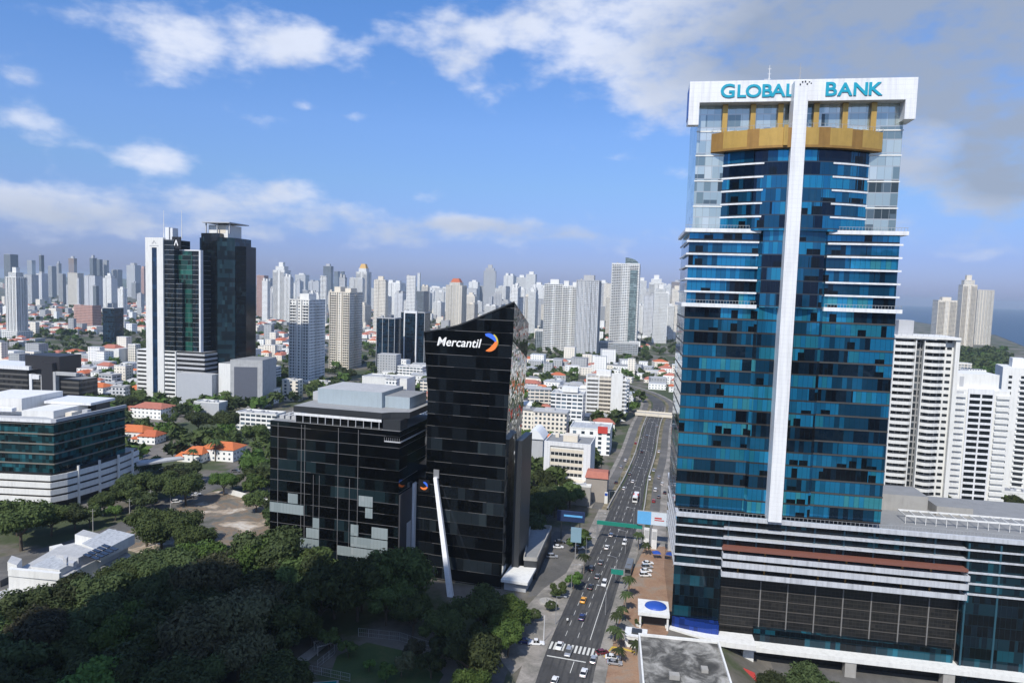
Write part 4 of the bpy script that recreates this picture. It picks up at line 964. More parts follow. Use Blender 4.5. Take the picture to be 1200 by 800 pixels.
T(519,543,326,386,'cream','c','cream ribbed tower with a red crown above the slanted black tower roof','piers',ratio=1.0,crown='red')
T(414,432,309,378,'white','a','white tower with a gold crown behind the cream gridded tower','balcony',ratio=.9,crown='gold',detail=True)
T(316,337,307,376,'white','a','pale stepped white tower right of the near black tower','balcony',ratio=.9,crown='step')
T(634,658,327,412,'white','b','leftmost of three joined white balcony towers right of the slanted black tower','balcony',ratio=.9)
T(655,676,329,413,'white','b','middle of three joined white balcony towers right of the slanted black tower','balcony',ratio=.8,crown='twin')
T(671,700,322,417,'lgrey','c','rightmost and tallest of three joined white towers, ribbed with a grey side','piers',ratio=1.1)
ht = T(712,746,309,408,'white','b','white balcony tower with an aqua glass arched top right of the three joined towers','balcony',ratio=1.0,crown='none')
T(758,775,322,388,'white','a','white tower with a stepped top near the left edge of the blue glass tower','balcony',ratio=.8,crown='step',detail=True)
T(770,786,341,390,'white','b','shorter white tower in front of the stepped white tower','bands',ratio=.9,detail=True)
T(782,804,347,390,'white','b','broad low white block just left of the blue glass tower','bands',ratio=.7,crown='none')
T(1092,1121,348,406,'cream','a','short cream tower, leftmost of the three beside the sea','balcony',ratio=.8,group='towers beside the sea')
T(1120,1142,322,406,'cream','a','tallest cream tower with stepped crown beside the sea','balcony',ratio=.8,crown='step',group='towers beside the sea')
T(1138,1163,340,404,'cream','c','cream ribbed tower, rightmost of the three beside the sea','piers',ratio=.8,crown='none',group='towers beside the sea')
# arched aqua top of the white balcony tower
b_, w_, d_, h_ = site(712,746,309,408,GRID,1.0)
m = MB(); n_ = 12
P_ = [(-w_*.02 + w_*.5*t_, h_ - 2 + 14 * math.sqrt(max(0, 1 - t_*t_))) for t_ in [i/n_ for i in range(n_+1)]]
m.loft([(-w_*.02, -d_*.46, h_-12)] + [(x, -d_*.46, z) for x, z in P_] + [(w_*.48, -d_*.46, h_-12)], [(-w_*.02, d_*.3, h_-12)] + [(x, d_*.3, z) for x, z in P_] + [(w_*.48, d_*.3, h_-12)])
m.build('arched_glass', DG['green'], ht)
m = MB(); m.box(w_*.18, w_*.44, -d_*.535, -d_*.505, 10, h_ - 12.1); m.build('corner_glass', DG['green'], ht)
# white portal on the blue glass block
bq = thing('portal_frame_tower', 'slim white portal frame standing over the blue glass tower roof', 'roof frame', tuple(G(480,433)), GRID)
q0 = PD(474,364,G(480,433).y); q1 = PD(490,364,G(480,433).y); wq = (q1 - q0).length; zq = q0.z
m = MB(); m.box(-wq/2, wq/2, -1.4, 2, zq - 3, zq); m.box(-wq/2, -wq/2 + 1.6, -1.4, 2, 0, zq - 3); m.box(wq/2 - 1.6, wq/2, -1.4, 2, 0, zq - 3); m.build('frame', CLEANW, bq)
m = MB(); m.box(-wq/2 + 1.7, wq/2 - 1.7, -.8, 8, 0, zq - 3.1); m.build('glass', DG['blue'], bq)
# podium blocks
def block(px0, px1, pyt, pyb, mat, label, name='podium_block', cat='building', rot=GRID, ratio=.6, roofm=None, group=None, parap=True):
    b, w, d, h = site(px0, px1, pyt, pyb, rot, ratio); a = R(rot)
    cx = b.x - math.sin(a) * d / 2; cy = b.y + math.cos(a) * d / 2
    t = thing(name, label, cat, (cx, cy, 0), rot, group); OCC.append((cx, cy, max(w, d) * .65)); BOXES.append((cx, cy, w, d, rot))
    m = MB(); m.box(-w/2, w/2, -d/2, d/2, -1, h, 0, 1 if roofm else 0); m.build('wall', [mat, roofm] if roofm else [mat], t)
    rq = random.Random(int(px0 * 13 + pyb))
    for q in range(rq.randint(3, 7) if parap else 0):
        ax, ay, s1 = rq.uniform(-.42, .36) * w, rq.uniform(-.4, .36) * d, rq.uniform(.9, 2.2)
        m = MB(); m.box(ax, ax + s1, ay, ay + s1 * rq.uniform(.7, 1.6), h + .01, h + rq.uniform(.8, 1.8)); m.build('air_unit', rq.choice((LGREY, GREYP, STEEL)), t)
    if parap:
        m = MB(); e = .35
        m.box(-w/2 - .1, w/2 + .1, -d/2 - .1, -d/2 + e, h + .01, h + .9); m.box(-w/2 - .1, -w/2 + e, -d/2 + e, d/2, h + .01, h + .9); m.box(w/2 - e, w/2 + .1, -d/2 + e, d/2, h + .01, h + .9); m.box(-w/2 + e, w/2 - e, d/2 - e, d/2, h + .01, h + .9)
        m.build('parapet', WHITE, t)
    return t, w, d, h
BARS = glass('barred_podium', [(0,(.04,.06,.07)),(.5,(.1,.13,.14)),(.8,(.2,.23,.24))], 3.2, 4.0, metal=.2, rough=.2, lw=.9, lcol=(.4,.42,.43), lz=.3)
block(625,674,389,412,BARS,'grey ribbed podium in front of the three joined white towers',rot=GRID,ratio=.35,roofm=ROOFG)
block(700,748,402,415,fac(('grey','b')),'dark grey parking podium below the arched white tower',ratio=.5,roofm=ROOFG)
# ------------------------------------------------------------------ right side: white blocks behind the podium roof
DW = plain('dark_window', (.025,.03,.035), .15, .4, 1.5)
def frame_thing(name, label, cat, px, pyb, rot, group=None):
    p = G(px, pyb); return thing(name, label, cat, (p.x, p.y, 0), rot, group)
# balcony block just right of the tower
o = G(1034, 621); A1 = thing('apartment_tower', 'white apartment tower with rows of curved balconies right of the blue glass tower', 'apartment tower', (o.x, o.y, 0), -14)
A1.scale = (.79, 1, 1); OCC.append((o.x + 18, o.y + 8, 26)); BOXES.append((o.x + 15, o.y + 10, 34, 20, -14))
AH = 90.0; AW = 32.5
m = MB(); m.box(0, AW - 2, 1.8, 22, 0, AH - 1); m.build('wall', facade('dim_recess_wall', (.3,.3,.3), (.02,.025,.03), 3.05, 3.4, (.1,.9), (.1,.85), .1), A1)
m = MB(); m.box(AW - 2.2, AW, -1.2, 23, 0, AH + 1.5); m.box(AW - 6.4, AW - 2.2, 1.2, 1.79, 0, AH); m.build('side_wall', WHITE, A1)
m = MB(); m.prism([(AW + .01, 3), (AW + 1.6, 6), (AW + 1.6, 16), (AW + .01, 20)], 0, AH - 26); m.build('stair_tower', WHITE, A1)
bl = MB(); bl.prism([(-1.2,-.8),(.8,-1.6),(8,-1.6),(9.8,-.8),(9.8,1.8),(-1.2,1.8)], 0, .3); bl.prism([(-1.2,-.8),(.8,-1.6),(8,-1.6),(9.8,-.8),(9.8,-.62),(8,-1.42),(.8,-1.42),(-1.2,-.62)], .3, 1.5); bl = bl.mesh('balcony', [WHITE])
br = MB(); P_ = [(15.0 + 10.5*t, -.3 - 1.7*math.sin(math.pi*min(1, t*1.1))) for t in [i/10 for i in range(11)]]
br.prism(P_ + [(25.5,1.79),(15,1.79)], 0, .3); br.prism(P_ + [(x, y + .18) for x, y in P_[::-1]], .3, 1.45); br = br.mesh('balcony', [WHITE])
bs = MB(); bs.box(26.4, 29.8, .95, 1.19, 0, 1.6); bs = bs.mesh('window_sill', [WHITE])
wn = MB(); wn.box(26.9, 29.4, 1.05, 1.19, 1.61, 2.75); wn = wn.mesh('window', [DW])
for k in range(29):
    z = 2 + k * 3.05
    part_of('balcony', bl, A1, (0, 0, z)); part_of('balcony', br, A1, (0, 0, z)); part_of('window', wn, A1, (0, 0, z))
for x in (-1.3, 9.9, 14.4): m = MB(); m.box(x, x + .55, -1.0, 1.79, 0, AH + .5); m.build('pier', WHITE, A1)
m = MB(); m.box(-1.5, AW, -1.9, 23, AH + .51, AH + 1.6); m.build('roof_slab', WHITE, A1)
m = MB(); m.box(2, 10, 4, 16, AH + 1.61, AH + 8.5); m.build('lift_house', GREYP, A1)
m = MB()
for i in range(12): m.box(-1 + i * 2.8, -.9 + i * 2.8, -1.7, -1.6, AH + 1.6, AH + 2.8)
m.box(-1, AW - 1, -1.7, -1.62, AH + 2.75, AH + 2.85); m.build('roof_railing', RAIL, A1)
# dark windowed white block
o = G(1106, 606); A2 = thing('apartment_block', 'white apartment block with two columns of wide dark windows', 'apartment block', (o.x, o.y, 0), -11)
A2.scale = (.95, 1, 1); OCC.append((o.x + 12, o.y + 10, 22)); BOXES.append((o.x + 12, o.y + 12, 28, 22, -11))
H2 = 65.0
m = MB(); m.box(0, 26, 0, 24, 0, H2); m.build('wall', [WHITE], A2)
m = MB(); m.box(6.5, 18.5, -.6, -.02, 0, H2 + .6); m.build('front_frame', CLEANW, A2)
w1 = MB(); w1.box(7.3, 12.2, -.7, -.61, 0, 1.75); w1 = w1.mesh('window', [DGLASS]); w2 = MB(); w2.box(13.0, 17.9, -.7, -.61, 0, 1.75); w2 = w2.mesh('window', [DGLASS])
b1 = MB(); b1.box(-.8, 5.4, -1.1, -.05, 0, 1.5); b1 = b1.mesh('balcony', [WHITE]); b2 = MB(); b2.box(19.8, 26.8, -1.1, -.05, 0, 1.5); b2 = b2.mesh('balcony', [WHITE])
g1 = MB(); g1.box(.6, 4.6, -.12, -.03, 1.5, 2.85); g1 = g1.mesh('window', [GREYP]); g2 = MB(); g2.box(20.6, 25.4, -.12, -.03, 1.5, 2.85); g2 = g2.mesh('window', [GREYP])
for k in range(21):
    z = 1.2 + k * 3.0
    for me, nme in ((w1,'window'),(w2,'window'),(b1,'balcony'),(b2,'balcony')): part_of(nme, me, A2, (0, 0, z))
for k in range(21): part_of('window', g1, A2, (0, 0, 1.2 + k * 3.0))
m = MB(); m.box(2, 22, 3, 20, H2 + .01, H2 + 7.5); m.build('penthouse', WHITE, A2)
m = MB(); m.box(3.5, 5.5, 2.9, 2.99, H2 + 1, H2 + 6); m.build('penthouse_window', GREYP, A2)
# tower cut by the right edge
o = G(1163, 576); A3 = thing('apartment_tower', 'white tower with columns of small dark windows at the right edge', 'apartment tower', (o.x, o.y, 0), -26)
OCC.append((o.x + 15, o.y + 6, 26)); BOXES.append((o.x + 16, o.y + 4, 40, 26, -26))
H3 = 76.0
m = MB(); m.box(0, 15, 0, 22, 0, H3 - 4); m.build('wall', WHITE, A3)
m = MB(); m.box(15.01, 40, -1.5, 24, 0, H3); m.build('wall', panelled('white_render_wall', (.74,.75,.76), 6, 3.05, stain=.2), A3)
m = MB(); m.box(5, 11, 5, 14, H3 - 4, H3 + 1); m.build('roof_block', WHITE, A3); m = MB(); m.box(17, 27, 5, 16, H3, H3 + 5); m.build('roof_block', WHITE, A3)
ws = MB(); ws.box(3.0, 4.6, -.08, -.01, 0, 1.5); ws = ws.mesh('window', [DW]); wl = MB(); wl.box(8.6, 13.2, -.08, -.01, 0, 1.5); wl = wl.mesh('window', [DW])
sl_ = MB(); sl_.box(8.0, 13.8, -.7, -.01, 0, 1.0); sl_ = sl_.mesh('balcony', [WHITE]); wr = MB(); wr.box(18, 20, -1.58, -1.51, 0, 1.4); wr = wr.mesh('window', [DW])
for k in range(21):
    z = 4 + k * 3.05
    part_of('window', ws, A3, (0,0,z + .9)); part_of('window', wl, A3, (0,0,z + 1.1)); part_of('balcony', sl_, A3, (0,0,z)); part_of('window', wr, A3, (0,0,z + .9))
# low buildings around them
DECKM = facade('long_window_wall', (.62,.62,.6), (.03,.035,.04), 3.6, 2.2, (.1,.8), (.35,.8))
block(1046,1100,588,612,WHITE,'low white flat roofed building at the foot of the balcony tower',ratio=.5,roofm=LGREY)
block(1112,1165,455,492,DECKM,'white three storey building with a long window band behind the white blocks',ratio=.6,roofm=ZINC)
block(1118,1140,426,445,fac(('cream','b')),'small cream building with a grey metal roof below the tree covered hill',ratio=.7,roofm=ROOFG)
block(1120,1170,497,520,DECKM,'low white building with strip windows next to the white tower at the edge',ratio=.5,roofm=LGREY)
block(1165,1215,578,600,WHITE,'white terrace wall building under the tower at the right edge',ratio=.4,roofm=LGREY)

# ------------------------------------------------------------------ middle ground along the avenue
o = G(685, 491); t = thing('apartment_block', 'white eleven storey apartment block with dark balcony gaps beside the avenue', 'apartment block', (o.x, o.y, 0), -12)
OCC.append((o.x + 16, o.y + 8, 24)); BOXES.append((o.x + 16, o.y + 6, 38, 18, -12))
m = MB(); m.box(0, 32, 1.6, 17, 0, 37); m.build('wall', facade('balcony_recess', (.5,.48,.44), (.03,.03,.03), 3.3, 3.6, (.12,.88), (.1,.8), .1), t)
m = MB(); m.box(21, 30.5, -.3, 1.59, 0, 40); m.box(0, 1.2, 0, 1.59, 0, 37.5); m.box(10.2, 11.2, 0, 1.59, 0, 37.5); m.build('front_wall', WHITE, t)
sl = MB(); sl.box(1.21, 10.19, -.8, 1.59, 0, 1.45); sl = sl.mesh('balcony', [WHITE]); s2 = MB(); s2.box(11.21, 20.9, -.3, 1.59, 0, 1.3); s2 = s2.mesh('balcony', [CREAM]); s3 = MB(); s3.box(30.51, 34, 0, 10, 0, 1.4); s3 = s3.mesh('balcony', [WHITE])
for k in range(11):
    for me in (sl, s2, s3): part_of('balcony', me, t, (0, 0, .5 + k * 3.35))
m = MB(); m.box(8, 20, 4, 13, 37, 41.5); m.box(30.51, 33, 2, 9, 0, 37); m.build('roof_block', WHITE, t)

o = G(637, 568); t = thing('office_block', 'white and cream office block with four rows of windows left of the avenue', 'office block', (o.x, o.y, 0), -14)
OCC.append((o.x + 12, o.y + 10, 20)); BOXES.append((o.x + 13, o.y + 10, 27, 22, -14))
m = MB(); m.box(0, 25, 0, 22, 0, 24, 0, 1); m.build('wall', [WHITE, ROOFG], t)
m = MB(); m.box(-.3, 25.3, -.6, -.01, 22.5, 24.9); m.box(-.3, 3, -.6, -.01, 5, 22.5); m.box(21.5, 25.3, -.6, -.01, 0, 22.5); m.build('front_frame', CLEANW, t)
wm_ = MB(); wm_.box(3.4, 21, -.12, -.01, 0, 1.6); 
wm1 = MB(); wm1.box(0, 1.9, -.14, -.02, 0, 1.6); wm1 = wm1.mesh('window', [DW])
for k in range(4):
    m = MB(); m.box(3.05, 21.45, -.08, -.01, 8.2 + k * 3.7, 9.9 + k * 3.7); m.build('spandrel', CREAM, t)
    for i in range(8): part_of('window', wm1, t, (3.5 + i * 2.2, 0, 6.4 + k * 3.7 ))
m = MB(); m.box(4, 23, -8, -.61, 0, 5); m.build('front_wing', CREAM, t)
m = MB(); m.box(9, 17, 6, 13, 24.01, 27.5); m.box(3, 5, 15, 18, 24.01, 26); m.build('roof_block', CREAM, t)
m = MB(); m.box(-.2, .2, -.2, 22, 24.01, 24.9); m.box(24.8, 25.2, -.2, 22, 24.01, 24.9); m.box(0.2, 24.8, 21.7, 22, 24.01, 24.9); m.build('parapet', WHITE, t)

t, w, d, h = block(642,684,462,503,fac(('white','b')),'white stepped office building left of the eleven storey block',name='office_block',ratio=.8,roofm=ZINC)
m = MB(); m.box(-w*.1, w*.5, -d*.7, -d*.52, 0, h * .55); m.build('front_wing', fac(('white','b')), t); m = MB(); m.box(-w*.2, w*.3, -d*.2, d*.3, h + .91, h + 4.5); m.build('roof_block', WHITE, t)
t, w, d, h = block(664,716,503,532,fac(('white','d')),'long white shop building with a pale metal roof and a red sign',name='shop_building',ratio=.9,roofm=ZINC)
m = MB(); m.box(w*.2, w*.44, -d/2 - .5, -d/2 - .11, h - 2, h + 2.6); m.build('red_sign', REDP, t)
t, w, d, h = block(612,638,514,552,GREYP,'white barrel roofed hall behind the slanted black tower',name='hall',cat='hall',ratio=1.6,parap=False)
m = MB(); n_ = 10; A = [(-w/2 - .6 + (w + 1.2) * i / n_, h + 5.5 * math.sin(math.pi * i / n_)) for i in range(n_ + 1)]
m.loft([(x, -d/2 - .8, z) for x, z in A], [(x, d/2 + .8, z) for x, z in A]); m.build('barrel_roof', plain('white_membrane', (.72,.73,.74), .5, .06), t)
t, w, d, h = block(684,712,560,588,plain('dull_wall', (.3,.27,.24), .8, .15),'single storey building with a dark red roof by the car park',name='shop_building',ratio=1.2,parap=False)
m = MB(); m.loft([(-w*.55,-d*.55,h),(w*.55,-d*.55,h),(w*.55,d*.55,h),(-w*.55,d*.55,h)],[(-w*.5,-d*.2,h+2.5),(w*.5,-d*.2,h+2.5),(w*.5,d*.2,h+2.5),(-w*.5,d*.2,h+2.5)]); m.build('roof', TERRA3, t)
t, w, d, h = block(664,692,570,592,CONC,'low concrete wall building in front of the dark red roof',name='shop_building',ratio=.3,roofm=LGREY)
t, w, d, h = block(792,806,448,474,CREAM,'small cream building with a blue water tank near the tower edge',ratio=.8,roofm=LGREY)
m = MB(); m.tube((0,0,h+1), (0,0,h+6), 3, 3, 12); m.build('water_tank', BLUEP, t)
# overpass across the avenue
p = (av_at(592), 592.0); OV = thing('overpass', 'pale concrete overpass crossing the avenue lanes near the bend', 'bridge', (p[0], p[1], 0), -17)
m = MB(); m.box(-17, 17, -6, 6, .8, 2.2); m.build('deck', CONC, OV)
for y in (-6.2, 6.0): m = MB(); m.box(-17, 17, y, y + .25, .8, 3.4); m.build('parapet', CREAM, OV)
# red and white totem, kiosk, canopy shelter and concrete roof near the crossing
p = G(791, 524); t = thing('filling_station_sign', 'white pylon with a red board beside the left edge of the blue glass tower', 'sign', (p.x, p.y, 0), GRID)
m = MB(); m.box(-2.4, 2.4, -1, 1, 0, 9); m.build('pylon', WHITE, t); m = MB(); m.box(-3, 3, -1.3, 1.3, 9.01, 14); m.build('board', REDP, t)

p = G(732, 757); t = thing('guard_kiosk', 'small white kiosk with a dark square on its roof by the crossing', 'kiosk', (p.x, p.y, hz(p.x, p.y)), -14)
m = MB(); m.box(0, 6.2, 0, 5, 0, 3.4); m.build('wall', WHITE, t); m = MB(); m.box(-.2, 6.4, -.2, 5.2, 3.41, 3.8); m.build('roof', CLEANW, t)
m = MB(); m.box(1.8, 4.8, 1, 3.8, 3.81, 4.4); m.build('skylight', DARKM, t); m = MB(); m.box(1, 5, -.06, -.01, 1, 2.4); m.build('window', DW, t)
p = G(748, 735); t = thing('entrance_shelter', 'white shelter with a round blue dome at the foot of the podium', 'shelter', (p.x, p.y, hz(p.x, p.y)), -10)
m = MB(); m.box(-.3, 9.6, -.5, 9.5, 4.4, 5.4); m.build('roof', WHITE, t)
m = MB(); n_ = 20
for j in range(4):
    a0, a1 = j / 4 * math.pi / 2, (j + 1) / 4 * math.pi / 2
    for i in range(n_):
        f_ = lambda a, k: (5.4 + 3.6 * math.cos(a) * math.cos(2*math.pi*k/n_), 5.0 + 3.2 * math.cos(a) * math.sin(2*math.pi*k/n_), 5.41 + 1.2 * math.sin(a))
        m.poly([f_(a0, i), f_(a0, i+1), f_(a1, i+1), f_(a1, i)])
m.build('dome', BLUEP, t)
for x, y in ((.2,0),(8.8,0),(.2,8.6),(8.8,8.6)): m = MB(); m.box(x, x + .6, y, y + .6, -1, 4.4); m.build('post', WHITE, t)
m = MB(); m.box(1, 8.6, 3, 8, -1, 4.4); m.build('lobby', DARKM, t)
p = G(755, 800, 6); t = thing('flat_roof_building', 'low building with a stained dark concrete flat roof at the bottom edge', 'building', (p.x, p.y, 0), -8)
q = G(853, 800, 6); ww = (q - p).length; dd = (G(760, 746, 6) - p).length
m = MB(); m.box(0, ww, -20, dd, -9, 6, 0, 1); m.build('wall', [CONC, patch_mat('stained_roof', [(0.38,(.04,.04,.038)),(0.47,(.085,.082,.076)),(0.55,(.2,.195,.18)),(0.66,(.34,.33,.31))], 0.16, 0.9)], t)
m = MB(); m.box(-.5, 0, -20, dd + .5, -9, 6.7); m.box(0, ww, dd, dd + .5, -9, 6.7); m.box(ww, ww + .5, -20, dd + .5, -9, 6.7); m.build('parapet', WHITE, t)
m = MB(); m.box(ww * .3, ww * .42, 3, 5, 6.01, 7.2); m.box(ww * .7, ww * .78, 8, 10, 6.01, 7); m.build('roof_unit', CONC, t)
p = G(860, 800, -7); t = thing('red_roof_shed', 'low shed with a bright red roof at the bottom right', 'shed', (p.x, p.y, -8), -8)
m = MB(); m.box(0, 6, -8, 3, -1, 3); m.build('wall', CREAM, t); m = MB(); m.loft([(-.5,-8,3),(6.5,-8,3),(6.5,3.5,3),(-.5,3.5,3)], [(2.8,-8,4.4),(3.2,-8,4.4),(3.2,3,4.4),(2.8,3,4.4)]); m.build('roof', REDP, t)

# ------------------------------------------------------------------ left middle ground
o = G(-4, 474); t = thing('office_building', 'dark striped office building with white frames and a dark central tower at the left', 'office building', (o.x, o.y, 0), -10)
OCC.append((o.x + 35, o.y + 15, 50)); BOXES.append((o.x + 32, o.y + 15, 70, 30, -10))
STRP = glass('striped_dark_wall', [(0,(.02,.02,.022)),(.6,(.035,.035,.038)),(.9,(.06,.06,.06))], 2.4, 4.2, metal=.2, rough=.2, lz=1.6, hcol=(.12,.115,.11))
m = MB(); m.box(-20, 30, 0, 26, 0, 30); m.build('striped_wall', STRP, t)
m = MB(); m.box(-20, 32, -.6, 27, 30.01, 33); m.box(32.01, 34.5, -.6, 3, 0, 27); m.box(34.51, 41, -.4, 3, 23, 26.5); m.build('white_frame', CLEANW, t)
m = MB(); m.box(34.5, 43, .5, 24, 0, 23); m.build('striped_wall', STRP, t)
m = MB(); m.box(45, 55, -2, 22, 0, 37); m.box(26, 58, 2, 24, 31, 42); m.build('dark_core', plain('charcoal_cladding', (.022,.021,.024), .5), t)
m = MB(); m.box(55.01, 57.5, -1.6, 2, 0, 30); m.box(57.51, 76, -1.2, 2, 27.5, 30); m.box(43.01, 44.98, -.8, 2, 0, 26); m.build('grey_frame', LGREY, t)
m = MB(); m.box(57.5, 75, 2.5, 22, 0, 24, 0, 1); m.build('side_wing', [STRP, ROOFG], t)
block(129,152,429,452,fac(('cream','h')),'cream five storey apartment block left of the white slab tower',name='apartment_block',ratio=.8,roofm=LGREY)
block(147,162,404,428,fac(('cream','a')),'small cream block hidden behind the white slab tower edge',name='apartment_block',ratio=.8,roofm=LGREY)
t, w, d, h = block(110,146,408,428,WHITE,'white building with a red roof below the dark blue glass cube',ratio=.6,parap=False)
m = MB(); m.loft([(-w*.52,-d*.52,h),(w*.3,-d*.52,h),(w*.3,d*.52,h),(-w*.52,d*.52,h)],[(-w*.3,-d*.1,h+4),(w*.1,-d*.1,h+4),(w*.1,d*.1,h+4),(-w*.3,d*.1,h+4)]); m.build('roof', TERRA3, t)
block(300,326,430,452,fac(('white','b')),'low white building with terraces right of the white podium',ratio=.7,roofm=LGREY)
block(327,352,446,470,fac(('cream','d')),'cream base building at the foot of the grey balcony tower',ratio=.6,roofm=ROOFG)
block(352,388,448,458,GREYP,'grey parking podium between the two balcony towers',ratio=.5,roofm=ROOFG)
block(418,482,443,470,WHITE,'white warehouse with a long blank wall behind the black office block',ratio=.5,roofm=LGREY)
block(462,498,430,446,fac(('white','b')),'white striped low building below the blue glass tower',ratio=.6,roofm=LGREY)
block(270,330,485,505,fac(('white','b')),'white two storey building with dark roof units behind the trees',ratio=.4,roofm=LGREY)
block(222,262,472,486,GREYP,'pale grey shed roof building below the white podium wing',ratio=.5,roofm=ZINC)
block(280,325,456,472,fac(('white','h')),'long low white building right of the white podium',ratio=.4,roofm=LGREY)
# white industrial building, lower left
o = G(38, 716); IW = thing('warehouse', 'white industrial building with stepped metal roofs and solar panels at the lower left', 'warehouse', (o.x, o.y, 0), 0)
def at_(px, py, z): p = G(px, py, z); return (p.x - o.x, p.y - o.y)
def pz(pts, z): return [at_(a, b, z) for a, b in pts]
m = MB(); m.prism(pz([(10,674),(69,679),(150,636),(118,628),(68,640),(24,665)], 10), 0, 10, 0, 1); m.build('main_hall', [WHITE, LGREY], IW)
m = MB(); m.prism(pz([(9.5,674.5),(69.5,680),(72,678),(12,672)], 10), 10.01, 12.3, 0); m.build('front_parapet', WHITE, IW)
m = MB(); m.prism(pz([(36,671),(70,675),(92,663),(62,658)], 10), 10.01, 12.2, 0, 1); m.build('raised_roof', [WHITE, ZINC], IW)
m = MB(); m.prism(pz([(66,660),(92,664),(112,655),(88,648)], 10), 10.02, 13.2, 0, 1); m.build('raised_roof', [GREYP, LGREY], IW)
m = MB(); m.prism(pz([(113,664),(130,666),(156,651),(144,644)], 7), 0, 7, 0, 1); m.build('side_bay', [WHITE, LGREY], IW)
m = MB(); m.prism(pz([(96,648),(118,658),(158,637),(128,630)], 10), 10.03, 13.6, 0, 1); m.build('raised_roof', [WHITE, ZINC], IW)
sol = plain('solar_panel', (.015,.02,.035), .15, .2)
for i in range(5):
    for j in range(2):
        a = (97 + i * 5.4 + j * 9, 650.0 - i * 2.7 + j * 3.2)
        m = MB(); m.prism(pz([a, (a[0] + 7.5, a[1] + 2.6), (a[0] + 11.4, a[1] + .8), (a[0] + 3.9, a[1] - 1.8)], 13.7), 13.62, 13.9); m.build('solar_panel', sol, IW)
m = MB(); m.prism(pz([(88,640),(112,645),(120,640),(98,634)], 9), 0, 13.5, 0, 1); m.build('stair_head', [WHITE, LGREY], IW)
m = MB(); m.prism(pz([(9,672),(20,676),(26,668),(14,664)], 9), 10.05, 13.0, 0, 1); m.build('corner_room', [WHITE, LGREY], IW)
m = MB(); m.prism(pz([(74,659),(78,660),(80,657),(76,656)], 13.3), 13.21, 15.0); m.prism(pz([(80,662),(86,663),(88,660),(83,659)], 13.3), 13.21, 14.2); m.build('roof_unit', GREYP, IW)
o2 = G(58, 655); t = thing('water_tank', 'small white tank building with a teal awning beside the white industrial building', 'shed', (o2.x, o2.y, 0), -40)
m = MB(); m.box(0, 4.5, 0, 4, 0, 5); m.build('wall', WHITE, t); m = MB(); m.box(4.6, 16, -1, 6, 3.4, 3.8); m.build('awning', plain('teal_sheet', (.1,.28,.25), .6, .15), t)
for x in (5, 15): m = MB(); m.box(x, x + .3, -.8, -.5, 0, 3.4); m.build('post', GREYP, t)
o2 = G(-6, 722); t = thing('shed', 'flat pale roofed shed at the left edge below the white industrial building', 'shed', (o2.x, o2.y, 0), -20)
m = MB(); m.box(-6, 7, 0, 13, 0, 4); m.build('wall', CREAM, t); m = MB(); m.box(-6.5, 7.5, -.5, 13.5, 4.01, 4.5); m.build('roof', LGREY, t)
o2 = G(14, 700); t = thing('shed', 'brown walled shed beside the white industrial building front', 'shed', (o2.x, o2.y, 0), -20)
m = MB(); m.box(0, 10, 0, 5, 0, 3); m.build('wall', plain('brown_wall', (.12,.09,.07), .8, .2), t); m = MB(); m.box(-.3, 10.3, -.3, 5.3, 3.01, 3.3); m.build('roof', CONC, t)
# low walls
def wall_line(px, h, mat, label, name='boundary_wall', th=.35):
    m_ = MB(); P = [G(*p) for p in px]
    for a, b in zip(P, P[1:]): m_.beam((a.x, a.y, h / 2), (b.x, b.y, h / 2), th, h)
    o_ = m_.build(name, mat); tag(o_, label, 'wall')
wall_line([(262,577),(322,593)], 2.6, WHITE, 'white boundary wall at the back of the dirt lot')
wall_line([(0,688),(30,672),(62,650)], 2.4, plain('dark_wall', (.1,.1,.1), .8, .2), 'dark boundary wall along the side road')
# orange roofed houses measured in the photograph
KEEP = []
def gable(t, w, d, h, rise, mat, hip=.35, e=.6, dx=0, dy=0):
    m_ = MB(); A = [(dx-w/2-e, dy-d/2-e, h), (dx+w/2+e, dy-d/2-e, h), (dx+w/2+e, dy+d/2+e, h), (dx-w/2-e, dy+d/2+e, h)]
    B = [(dx-w/2*hip*1.6, dy-.15, h+rise), (dx+w/2*hip*1.6, dy-.15, h+rise), (dx+w/2*hip*1.6, dy+.15, h+rise), (dx-w/2*hip*1.6, dy+.15, h+rise)]
    m_.loft(A, B); m_.build('roof', mat, t)
def house(px, py, w, d, h, rot, roofm, label, extra=True):
    p = G(px, py, h); t = thing('house', label, 'house', (p.x, p.y, 0), rot, 'red roofed houses'); OCC.append((p.x, p.y, max(w, d) * .75)); KEEP.append((p.x, p.y, w * .6))
    m_ = MB(); m_.box(-w/2, w/2, -d/2, d/2, -.5, h); m_.build('wall', fac(('white','h')), t); gable(t, w, d, h, 3.2, roofm)
    if extra:
        m_ = MB(); m_.box(-w*.8, -w/2 - .01, -d*.5, d*.2, -.5, h - 2); m_.build('wing', fac(('cream','h')), t); gable(t, w*.4, d*.7, h - 2, 2, roofm, dx=-w*.66, dy=-d*.15)
    return t
house(262,523,21,15,7,-8,TERRA2,'largest orange hipped roof house right of the palms')
house(232,529,12,12,5,-8,TERRA2,'low orange roofed annexe left of the largest orange roof')
house(158,503,20,14,7,-6,TERRA2,'orange roofed house nearest the teal glass building',True)
house(178,509,12,12,5,-6,TERRA,'second orange roofed house from the teal glass building',True)
house(180,476,26,18,8,-10,TERRA3,'wide faded red roofed house below the white slab tower',True)
house(115,452,22,14,7,-10,TERRA2,'orange roofed house left of the white slab tower base')
house(620,448,24,16,8,-12,TERRA3,'terraced red tiled houses right of the slanted black tower',True)
house(628,460,22,14,6,-12,TERRA2,'orange tiled house below the terraced red tiled houses',True)
house(630,488,24,16,6,-12,TERRA3,'red roofed house left of the white stepped office building',True)
house(490,470,18,12,6,-10,TERRA3,'red roofed house between the two black glass buildings')
